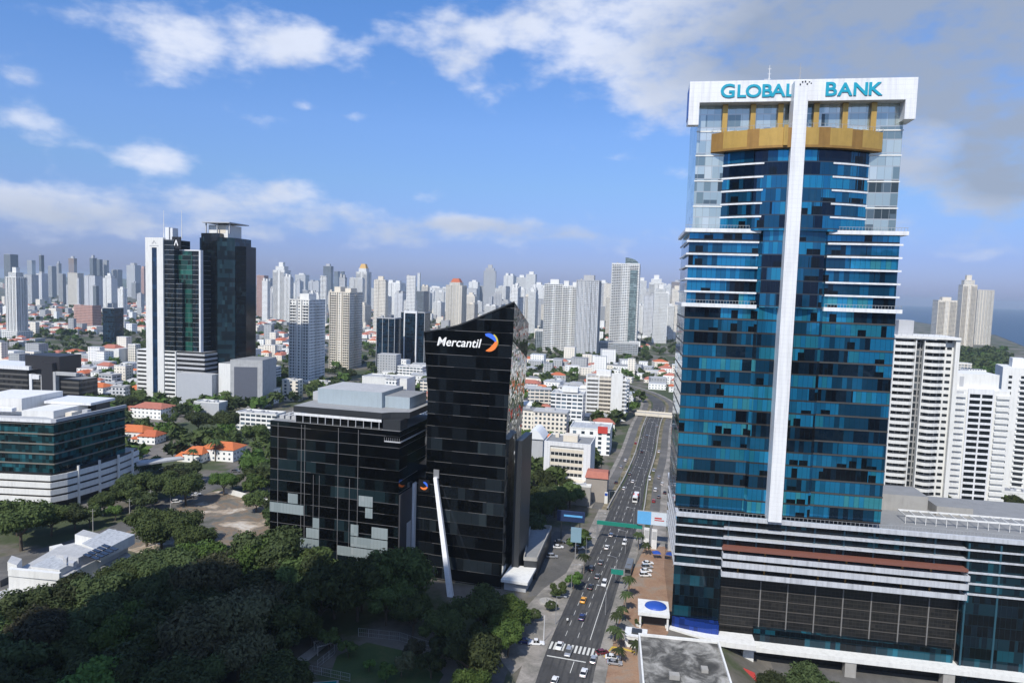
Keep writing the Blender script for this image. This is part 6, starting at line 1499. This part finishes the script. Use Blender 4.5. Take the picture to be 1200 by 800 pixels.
# ------------------------------------------------------------------ signs, gantries, lamps
p0 = G(704, 640); p1 = G(748, 645)
t = thing('sign_gantry', 'long green overhead sign gantry across the avenue', 'sign gantry', tuple(G(702, 632)), -14)
L_ = 19.0
m = MB(); m.tube((-1, 0, 0), (-1, 0, 8.6), .22, .2, 8); m.tube((L_ - 1, 0, 0), (L_ - 1, 0, 8.6), .22, .2, 8); m.build('post', STEEL, t)
m = MB(); m.box(-1.2, L_ - .8, -.3, .3, 6.9, 8.5); m.build('sign_board', SIGNGREEN, t)
t = thing('road_sign', 'green hanging road sign over the right lanes in front of the blue tower podium', 'road sign', tuple(G(731, 690)), -14)
m = MB(); m.tube((0, 0, 0), (0, 0, 7.4), .16, .12, 8); m.beam((0, 0, 7.2), (-5.2, 0, 7.3), .14, .14); m.build('post', STEEL, t)
m = MB(); m.box(-4.8, -.4, -.2, -.08, 5.2, 7.0); m.build('sign_board', SIGNGREEN, t)
t = thing('billboard', 'large blue and white billboard on a post left of the blue glass tower', 'billboard', tuple(G(762, 640)), -12)
m = MB(); m.tube((0, 0, 0), (0, 0, 10), .45, .4, 10); m.build('post', STEEL, t)
m = MB(); m.box(-6, 6.6, -.4, .4, 9.5, 15.2); m.build('frame', CONC, t)
m = MB(); m.box(-5.9, -.2, -.5, -.41, 9.6, 15.1); m.build('blue_poster', SKYBLUE, t); m = MB(); m.box(-.19, 6.5, -.5, -.41, 9.6, 15.1); m.build('white_poster', plain('pale_poster', (.6,.68,.78), .5, .12, .5), t)
m = MB(); m.box(1.2, 5.2, -.58, -.51, 11.6, 12.0); m.box(1.2, 4.2, -.58, -.51, 12.4, 13.0); m.build('poster_stripe', REDP, t)
t = thing('billboard', 'pale blue upright billboard on a pole beside the car park', 'billboard', tuple(G(674, 655)), -12)
m = MB(); m.tube((0, 0, 0), (0, 0, 7), .25, .22, 8); m.build('post', STEEL, t); m = MB(); m.box(-2.1, 2.1, -.25, .25, 7, 13); m.build('board', plain('pale_blue_poster', (.2,.32,.4), .5, .12, .6), t)
t = thing('billboard', 'wide dark blue billboard in the shade right of the slanted black tower', 'billboard', tuple(G(668, 632)), -12)
m = MB()
for x in (-4, 4): m.tube((x, 0, 0), (x, 0, 8), .22, .2, 8)
m.build('post', DARKM, t); m = MB(); m.box(-6, 6, -.3, .3, 8, 12.6); m.build('board', plain('navy_poster', (.015,.03,.09), .5, .15, .6), t)
m = MB(); m.box(-3, 5, -.36, -.31, 10.2, 11.0); m.build('poster_stripe', SKYBLUE, t)
t = thing('totem_sign', 'white totem panel on the left pavement by the dark red roof', 'sign', tuple(G(710, 590)), -12)
m = MB(); m.box(-.8, .8, -.3, .3, 0, 6); m.build('panel', WHITE, t); m = MB(); m.box(-.7, .7, -.36, -.31, 4.2, 5.6); m.build('board', BLUEP, t)
for (px, py, lab, c) in [(766,643,'white banner column standing by the billboard palms',0),(757,641,'second white banner column nearer the avenue',0)]:
    t = thing('banner_column', lab, 'banner', tuple(G(px, py)), -12); m = MB(); m.box(-1.1, 1.1, -.25, .25, 0, 8.5); m.build('panel', CLEANW, t); m = MB(); m.box(-.9, .9, -.31, -.26, 4.2, 7.6); m.build('print', GREYP, t)
def lamp(x, y, rot, label, h=9.5, arm=2.4, double=False):
    t = thing('street_lamp', label, 'street lamp', (x, y, hz(x, y)), rot, 'street lamps along the avenue')
    m = MB(); m.tube((0,0,0), (0,0,h), .13, .07, 7); m.build('pole', STEEL, t)
    for s in ((1, -1) if double else (1,)):
        m = MB(); m.beam((0,0,h-.1), (arm*s,0,h+.3), .09, .09); m.build('arm', STEEL, t); m = MB(); m.box(min(arm*s, (arm+.9)*s), max(arm*s, (arm+.9)*s), -.18, .18, h+.22, h+.4); m.build('lamp_head', LGREY, t)
    return t
LAMPS = []
for i, y in enumerate((212, 238, 266, 296, 330, 368, 410, 455, 505, 560)):
    x = av_at(y); hw = halfw((x, y))
    LAMPS.append((lamp(x - hw - .9, y, -15, ''), 'left')); LAMPS.append((lamp(x + hw + 1.0, y + 8, 165, ''), 'right'))
for t, s in LAMPS: t['label'] = 'x'
for k, (px, py) in enumerate([(200,597),(177,600),(109,625),(152,612)]):
    p = G(px, py); t = thing('utility_pole', ['white utility pole beside the wide green tree on the side road', 'grey utility pole between the parking podium and the side road', 'tall utility pole behind the warehouse', 'utility pole in the middle of the side road verge'][k], 'utility pole', (p.x, p.y, 0), 30, 'utility poles on the side road')
    m = MB(); m.tube((0,0,0), (0,0,10.5), .2, .13, 7); m.build('pole', CONC, t); m = MB(); m.box(-1, 1, -.06, .06, 9.6, 9.75); m.build('crossarm', CONC, t)
t = thing('flagpole', 'thin white flagpole on the forecourt island at the crossing', 'flagpole', tuple(G(637, 752)), 0); m = MB(); m.tube((0,0,0),(0,0,8.5),.12,.06,7); m.build('pole', CLEANW, t); m = MB(); m.box(-.25,.25,-.25,.25,0,.5); m.build('base', CONC, t)
t = thing('fountain', 'round stone fountain basin on the forecourt', 'fountain', tuple(G(640, 705)), 0); m = MB(); m.tube((0,0,0),(0,0,.6),2.6,2.4,20); m.build('basin', CONC, t); m = MB(); m.tube((0,0,.61),(0,0,.63),2.0,2.0,20); m.tube((0,0,.63),(0,0,1.6),.4,.2,10); m.build('spout', CONC, t)
for k, (px, py, r, lab) in enumerate([(625,727,2.6,'clipped dark hedge block on the forecourt'),(646,715,2.2,'low dark hedge beside the fountain'),(652,700,2.0,'small hedge at the top of the forecourt')]):
    p = G(px, py); tree((MID[1][0], MID[1][1], LEAFD), p.x, p.y, r / 5, 'hedges on the forecourt', .8, label=lab)
t = thing('planter', 'round white planter with a small bush on the brick plaza', 'planter', tuple(G(748, 733)), 0); m = MB(); m.tube((0,0,0),(0,0,1.0),.8,1.1,14); m.build('pot', WHITE, t)
me = MID[0][0]; part_of('bush', me, t, (0,0,-.1), 0, (.26,.26,.26))
t = thing('parasol', 'blue square parasol by the cars parked on the brick plaza', 'parasol', tuple(G(769, 654)), 0); m = MB(); m.tube((0,0,0),(0,0,2.6),.05,.05,6); m.build('pole', STEEL, t); m = MB(); m.loft([(-1.6,-1.6,2.4),(1.6,-1.6,2.4),(1.6,1.6,2.4),(-1.6,1.6,2.4)],[(-.1,-.1,3.3),(.1,-.1,3.3),(.1,.1,3.3),(-.1,.1,3.3)]); m.build('canopy', BLUEP, t)
m = MB()
for px in ([(706,764),(716,764),(752,768),(757,773)],): pass
P_ = [G(*a) for a in ((708,770),(718,758),(730,760),(757,768))]
for a, b in zip(P_, P_[1:]): m.beam((a.x, a.y, .12), (b.x, b.y, .12), .5, .28)
o_ = m.build('kerb', YELLOWP); tag(o_, 'yellow painted kerb around the kiosk island', 'kerb')

# ------------------------------------------------------------------ vehicles
def paint(name, c, rough=.25, metal=.0):
    m, nt, b = new_mat(name); b.inputs['Base Color'].default_value = (*c, 1); b.inputs['Roughness'].default_value = rough; b.inputs['Metallic'].default_value = metal; b.inputs['Coat Weight'].default_value = .6; return m
CP = {'white': paint('white_car_paint', (.72,.72,.72)), 'silver': paint('silver_car_paint', (.42,.43,.45), .3, .4), 'grey': paint('grey_car_paint', (.14,.145,.15), .3, .3), 'black': paint('black_car_paint', (.012,.012,.013)), 'red': paint('red_car_paint', (.35,.02,.02)),
      'blue': paint('dark_blue_car_paint', (.02,.03,.12)), 'yellow': paint('yellow_car_paint', (.8,.36,.01)), 'maroon': paint('maroon_car_paint', (.12,.02,.03))}
CGL = plain('car_glass', (.012,.014,.016), .06, .1); TYRE = plain('tyre_rubber', (.02,.02,.02), .8); HL = plain('headlight_lens', (.8,.8,.78), .2); TL = plain('tail_light_lens', (.4,.01,.01), .3); CHASSIS = plain('car_underbody', (.015,.015,.015), .8)
def car_meshes(L, W, H, kind):
    hw = W / 2; b = MB()
    if kind == 'van': prof = [(-L/2,.35,.75),(-L/2+.05,.3,1.0),(-L/2+.9,.28,1.05),(L/2-.1,.28,1.05),(L/2,.35,.9)]
    else: prof = [(-L/2,.38,.62),(-L/2+.12,.3,.74),(-L/2+1.15,.27,.9),(0,.25,.93),(L/2-.95,.27,.95),(L/2-.12,.32,.86),(L/2,.42,.72)]
    secs = []
    for i, (y, z0, z1) in enumerate(prof):
        k = .86 if i in (0, len(prof)-1) else 1.0; w = hw * k
        secs.append([(-w*.92,y,z0),(w*.92,y,z0),(w,y,z0+.2),(w*.97,y,z1-.06),(w*.85,y,z1),(-w*.85,y,z1),(-w*.97,y,z1-.06),(-w,y,z0+.2)])
    for i, (A, B) in enumerate(zip(secs, secs[1:])):
        n = 8; b.add(A + B, [(k, (k+1)%n, n+(k+1)%n, n+k) for k in range(n)])
    b.poly(secs[0][::-1]); b.poly(secs[-1])
    y0, y1, y2, y3 = {'sedan': (-1.05,-.25,1.05,1.75), 'suv': (-1.1,-.45,1.75,2.1), 'hatch': (-1.0,-.3,1.35,1.85), 'van': (-1.9,-1.2,2.35,2.5), 'pickup': (-1.1,-.5,.55,.8)}[kind]
    zb = .9; zr = H
    gl = MB(); w0, w1 = hw * .9, hw * .74
    gl.loft([(-w0,y0,zb),(w0,y0,zb),(w0,y3,zb),(-w0,y3,zb)], [(-w1,y1,zr-.06),(w1,y1,zr-.06),(w1,y2,zr-.06),(-w1,y2,zr-.06)])
    rf = MB(); rf.loft([(-w1-.03,y1-.05,zr-.055),(w1+.03,y1-.05,zr-.055),(w1+.03,y2+.05,zr-.055),(-w1-.03,y2+.05,zr-.055)], [(-w1+.08,y1+.1,zr),(w1-.08,y1+.1,zr),(w1-.08,y2-.08,zr),(-w1+.08,y2-.08,zr)])
    for y in ((y1+y2)/2,):   # pillars
        for s in (-1, 1): rf.loft([(s*(w0+.01),y-.06,zb),(s*(w0+.02),y-.06,zb),(s*(w0+.02),y+.06,zb),(s*(w0+.01),y+.06,zb)], [(s*(w1+.01),y-.05,zr-.05),(s*(w1+.02),y-.05,zr-.05),(s*(w1+.02),y+.05,zr-.05),(s*(w1+.01),y+.05,zr-.05)])
    wh = MB(); wh.tube((-.11,0,0),(.11,0,0),.33,.33,14)
    rim = MB(); rim.tube((-.115,0,0),(.115,0,0),.2,.2,10)
    hl = MB(); hl.box(-.2,.2,-.03,.06,-.07,.07)
    return dict(body=b.mesh('body', [CP['white']]), window=gl.mesh('window', [CGL]), roof=rf.mesh('roof', [CP['white']]), wheel=wh.mesh('wheel', [TYRE]), rim=rim.mesh('rim', [STEEL]), light=hl.mesh('headlight', [HL]), tail=hl.mesh('tail_light', [TL]), L=L, W=W)
CARS = {'sedan': car_meshes(4.5,1.78,1.45,'sedan'), 'suv': car_meshes(4.6,1.85,1.72,'suv'), 'hatch': car_meshes(3.9,1.7,1.5,'hatch'), 'van': car_meshes(5.2,1.95,2.2,'van'), 'pickup': car_meshes(5.2,1.85,1.75,'pickup')}
for m_ in (CARS['sedan']['tail'],): m_.materials.clear(); m_.materials.append(TL)
PROTO = {}
def car(kind, colr, x, y, heading, label='', group=None, z=.08):
    """heading: direction of the bonnet in degrees, 0 = +x"""
    key = (kind, colr)
    if key not in PROTO:
        c = CARS[kind]; t = thing({'van':'van','pickup':'pickup_truck'}.get(kind, 'car'), label, {'van':'van','pickup':'pickup'}.get(kind, 'car'), (x, y, z + hz(x, y)), heading + 90, group)
        for nme in ('body', 'roof'):
            o = part_of(nme, c[nme], t); o.material_slots[0].link = 'OBJECT'; o.material_slots[0].material = CP[colr]
        part_of('window', c['window'], t)
        for sx in (-1, 1):
            for yy in (-c['L'] * .3, c['L'] * .3):
                w = part_of('wheel', c['wheel'], t, (sx * (c['W']/2 - .1), yy, .33)); part_of('rim', c['rim'], w)
            part_of('headlight', c['light'], t, (sx * c['W'] * .31, -c['L']/2 + .02, .66)); part_of('tail_light', c['tail'], t, (sx * c['W'] * .33, c['L']/2 - .02, .76))
        PROTO[key] = t
    else:
        t = dup(PROTO[key], (x, y, z + hz(x, y)), R(heading + 90), label)
        if group: t['group'] = group
        elif 'group' in t: del t['group']
    return t
AVH = 74.0
for (k, c, px, py, h, lab) in [('sedan','yellow',683.5,704.5,AVH,'yellow taxi driving on the avenue'),('sedan','blue',682,724.5,AVH,'dark blue car just below the yellow taxi'),('sedan','white',655.5,758.5,AVH+180,'white car waiting left of the silver car behind the zebra crossing'),('suv','silver',666,766,AVH+180,'silver car stopped at the zebra crossing'),
   ('sedan','silver',695.5,774.5,AVH,'grey silver car standing on the right end of the zebra crossing'),('sedan','white',684,790,AVH,'white car crossing the stop line at the bottom'),('hatch','white',650,799,AVH,'white car cut by the bottom edge of the picture'),('suv','white',708,685,AVH+180,'white car ahead of the yellow taxi in the right lanes'),
   ('sedan','black',692,689,AVH,'black car beside the white car ahead of the yellow taxi'),('sedan','grey',700,676.5,AVH,'grey car leading the cars ahead of the taxi'),('suv','black',693,667,AVH,'black car near the left kerb above the white car'),('sedan','grey',704,660,AVH,'dark grey car left of the parked bus'),
   ('sedan','white',711,642.5,AVH,'white car in the left lanes below the green gantry'),('suv','white',732,637,AVH+180,'white car in the right lanes below the green gantry'),('hatch','white',716,628,AVH,'small white car closest to the green gantry'),('sedan','blue',736,617,AVH,'dark car under the green gantry'),
   ('sedan','white',741.5,565,AVH,'white car beyond the gantry in the underpass lanes'),('hatch','white',731,573.5,AVH,'small white car by the left barrier wall'),('sedan','grey',738,556,AVH,'grey car in the underpass lanes'),('suv','white',761,562,AVH+180,'white car on the right service road'),('sedan','silver',766,552,AVH+180,'silver car further along the right service road'),
   ('sedan','white',733,540,AVH,'white car on the left service road by the white shop building'),('sedan','silver',728,548,AVH,'silver car on the left service road'),('hatch','red',745,520,AVH,'red car on the left service road further along'),('sedan','black',752,530,AVH,'black car deep in the underpass lanes'),('suv','grey',758,512,AVH,'grey car near the overpass'),
   ('sedan','white',772,530,AVH,'white car on the right service road near the pylon sign'),('sedan','black',722,566,AVH,'black car on the left service road by the totem'),('sedan','silver',770,500,AVH,'silver car below the overpass'),('hatch','white',776,568,AVH,'white car at the right pavement beyond the billboard')]:
    p = G(px, py); car(k, c, p.x, p.y, h, lab, 'cars driving on the avenue')
# parked cars
for (k, c, px, py, h, lab) in [('suv','silver',647,653,0,'silver car parked lowest in the car park row'),('sedan','white',654,642,0,'white car parked second from the bottom of the car park row'),('sedan','black',656,636,0,'black car parked at the top of the car park row'),('suv','white',678,643,10,'white car parked by the bright roadside tree'),('sedan','grey',677,637,10,'grey car parked above the white one by the roadside tree'),
   ('sedan','white',759,661,5,'white car parked topmost on the brick plaza'),('suv','silver',758,665.5,5,'silver car parked second on the brick plaza'),('sedan','white',757,670,5,'white car parked third on the brick plaza'),('suv','white',756,675,5,'white car parked lowest on the brick plaza'),('pickup','white',628,755,0,'white pickup parked under the flagpole'),('sedan','blue',616,753,0,'dark blue car parked left of the white pickup'),
   ('hatch','maroon',706,766,20,'maroon car parked beside the yellow kerb'),('sedan','white',718,772,-10,'white car parked in the small bay by the crossing'),('sedan','silver',720,778,-10,'silver car parked at the bay edge by the crossing'),('van','white',158,612.5,38,'white van on the side road'),('sedan','white',129,624,38,'white car at the lower end of the side road'),('sedan','silver',182,602,38,'silver car on the side road behind the van'),('suv','white',207,589,30,'white car on the side road under the trees'),
   ('sedan','white',230,580.5,30,'white car on the side road at the lot corner'),('sedan','black',222,584,30,'black car on the side road at the lot corner'),('sedan','grey',192,551,20,'grey car parked between the orange roofs'),('sedan','white',204,553,20,'white car parked between the orange roofs'),('suv','grey',276,553,10,'grey car parked by the largest orange roof'),
   ('suv','white',768,575,AVH,'white car parked in the roadside yard beyond the billboard'),('sedan','grey',772,583,AVH,'grey car parked in the roadside yard'),('sedan','silver',772,560,AVH,'silver car parked near the pylon sign'),('hatch','red',766,588,AVH,'red car parked nearest the billboard'),('sedan','black',779,578,AVH,'black car parked against the tower side')]:
    p = G(px, py); car(k, c, p.x, p.y, h, lab, 'parked cars')
# bus in the far lanes and dark bus at the kerb
def bus(px, py, heading, cmat, label, roofm):
    p = G(px, py); t = thing('bus', label, 'bus', (p.x, p.y, .08), heading - 90)
    m = MB(); L = 10.5; m.box(-1.25, 1.25, -L/2, L/2, .4, 3.0); m.build('body', cmat, t)
    m = MB(); m.box(-1.2, 1.2, -L/2 + .1, L/2 - .1, 3.01, 3.2); m.box(-.7, .7, -1.5, 1.2, 3.2, 3.45); m.build('roof', roofm, t)
    m = MB(); m.box(-1.28, -1.26, -L/2 + .6, L/2 - .6, 1.5, 2.6); m.box(1.26, 1.28, -L/2 + .6, L/2 - .6, 1.5, 2.6); m.build('side_window', CGL, t)
    m = MB(); m.box(-1.1, 1.1, -L/2 - .02, -L/2 - .005, 1.3, 2.7); m.build('windscreen', CGL, t)
    for sx in (-1.12, 1.12):
        for y in (-L*.3, L*.3): m = MB(); m.tube((sx-.14, y, .48), (sx+.14, y, .48), .48, .48, 14); m.build('wheel', TYRE, t)
    return t
tb1 = bus(745, 586, AVH, CP['white'], 'white bus with a red band driving in the underpass lanes', CP['white'])
m = MB(); m.box(-1.29, 1.29, -1.6, 1.6, .9, 3.22); m.build('red_band', REDP, tb1)
bus(737, 669, AVH, CP['grey'], 'dark grey bus stopped at the right kerb beside the brick plaza', CP['grey'])
# motorcycle rider in white beside the taxi
p = G(665.5, 728); t = thing('motorcycle', 'motorcycle with a small white top box near the left kerb', 'motorcycle', (p.x, p.y, .06), AVH - 90)
m = MB(); m.box(-.14,.14,-.6,.6,.45,.85); m.box(-.35,.35,.5,.6,.95,1.05); m.build('frame', BLACKM, t)
for y in (-.7,.7): m = MB(); m.tube((-.06,y,.32),(.06,y,.32),.32,.32,12); m.build('wheel', TYRE, t)
m = MB(); m.box(-.3,.3,-1.0,-.45,.86,1.4); m.build('top_box', WHITE, t)
# unseen towers added behind the viewpoint, placed and sized to shade the wood
for k, (x0, x1, y0, y1, h) in enumerate([(-268, -222, -46, -10, 246), (-214, -166, -50, -14, 290), (-158, -110, -44, -8, 306)]):
    t = thing('apartment_tower', ['tall grey tower behind the viewpoint, farthest left of three', 'tall grey tower behind the viewpoint, middle of three', 'tall grey tower behind the viewpoint, nearest of three'][k], 'apartment tower', (x0, y0, 0), 0, 'towers behind the viewpoint')
    m = MB(); m.box(0, x1 - x0, 0, y1 - y0, -1, h); m.build('wall', fac(('grey', 'b')), t); m = MB(); m.box(8, 22, 8, 20, h, h + 5); m.build('roof_block', GREYP, t)
for k, (x, y, w, h, c) in enumerate([(30,-180,26,96,'white'),(78,-240,30,140,'cream'),(128,-170,24,84,'grey'),(176,-260,32,150,'white'),(110,-330,28,120,'slate'),(228,-200,26,100,'white'),(60,-120,22,60,'cream'),(160,-110,24,56,'white')]):  # unseen blocks added so the glass facades have something to reflect
    t = thing('apartment_tower', f'{_k[c]} block of the city behind the viewpoint, {("widest" if w == 32 else "tallest pale" if h == 140 else "slim" if w == 24 and h > 60 else "low" if h == 56 else "small" if h == 60 else "dark" if c == "slate" else "plain" if x < 100 else "far right")} one', 'apartment tower', (x, y, 0), -10, 'towers behind the viewpoint')
    m = MB(); m.box(-w/2, w/2, -w/2, w/2, -1, h); m.build('wall', fac((c, 'b')), t); m = MB(); m.box(-w*.2, w*.2, -w*.2, w*.2, h, h + 4); m.build('roof_block', GREYP, t)
# ------------------------------------------------------------------ labels of the many
for t, s in LAMPS: pass
ORD = ['first','second','third','fourth','fifth','sixth','seventh','eighth','ninth','tenth']
def ordn(i):
    if i < 10: return ORD[i]
    T_ = {10:'eleventh',11:'twelfth',12:'thirteenth',13:'fourteenth',14:'fifteenth',15:'sixteenth',16:'seventeenth',17:'eighteenth',18:'nineteenth',19:'twentieth'}
    return T_.get(i, str(i + 1) + 'th')
for side in ('left', 'right'):
    for i, t in enumerate([t for t, s in LAMPS if s == side]): t['label'] = f'{ordn(i)} street lamp from the crossing on the {side} kerb of the avenue'
LAND = [(14,380,'striped white tower'),(98,375,'pink block'),(127,383,'dark blue cube'),(180,360,'white slab tower'),(262,345,'near black tower'),(350,400,'grey balcony tower'),(397,385,'cream gridded tower'),(466,400,'blue glass blocks'),(531,360,'red crowned tower'),(550,420,'slanted black tower'),(423,350,'gold crowned tower'),
        (665,375,'joined white towers'),(729,365,'arched white tower'),(766,360,'stepped white tower'),(72,520,'teal office building'),(400,560,'black office block'),(40,440,'dark striped building'),(275,450,'white podium'),(262,525,'largest orange roof'),(180,480,'faded red roof'),(168,505,'orange roofs'),(270,610,'dirt lot'),(80,660,'warehouse'),
        (706,465,'eleven storey block'),(665,540,'cream office block'),(690,515,'red sign shop'),(622,530,'barrel roofed hall'),(766,490,'overpass'),(640,650,'car park'),(1080,480,'curved balcony tower'),(1130,370,'seaside towers'),(1185,500,'edge white tower'),(330,310,'pale stepped tower'),(450,350,'dark grey block'),(40,320,'left skyline'),(110,320,'left skyline'),
        (430,765,'garden lawn'),(530,690,'leaning white fin'),(352,800,'swimming pool'),(590,700,'avenue forecourt'),(660,475,'white stepped office'),(310,495,'white terrace house'),(450,455,'blank white warehouse'),(1150,425,'seaside hill')]
def autolabel(items, what=None):
    buckets = {}
    for t, base in items:
        u, v = proj(t.location + Vector((0, 0, 6)))
        lu, lv, ln = min(LAND, key=lambda L: (L[0] - u) ** 2 + ((L[1] - v) * 1.2) ** 2)
        rel = 'left of' if u < lu - 12 else 'right of' if u > lu + 12 else ('below' if v > lv else 'behind')
        buckets.setdefault((base, rel, ln), []).append((u, v, t))
    for (base, rel, ln), L in buckets.items():
        L.sort(key=lambda q: q[0])
        for i, (u, v, t) in enumerate(L):
            t['label'] = f'{base} {rel} the {ln}' if len(L) == 1 else f'{base} {rel} the {ln}, {ordn(i)} from left'
autolabel(FARLAB); autolabel(HOUSELAB); autolabel(TREELAB)
seen = {}
for t in THINGS:
    l = t.get('label', ''); seen.setdefault(l, []).append(t)
for l, L in seen.items():
    if len(L) > 1: print('DUPLICATE LABEL', l, len(L))
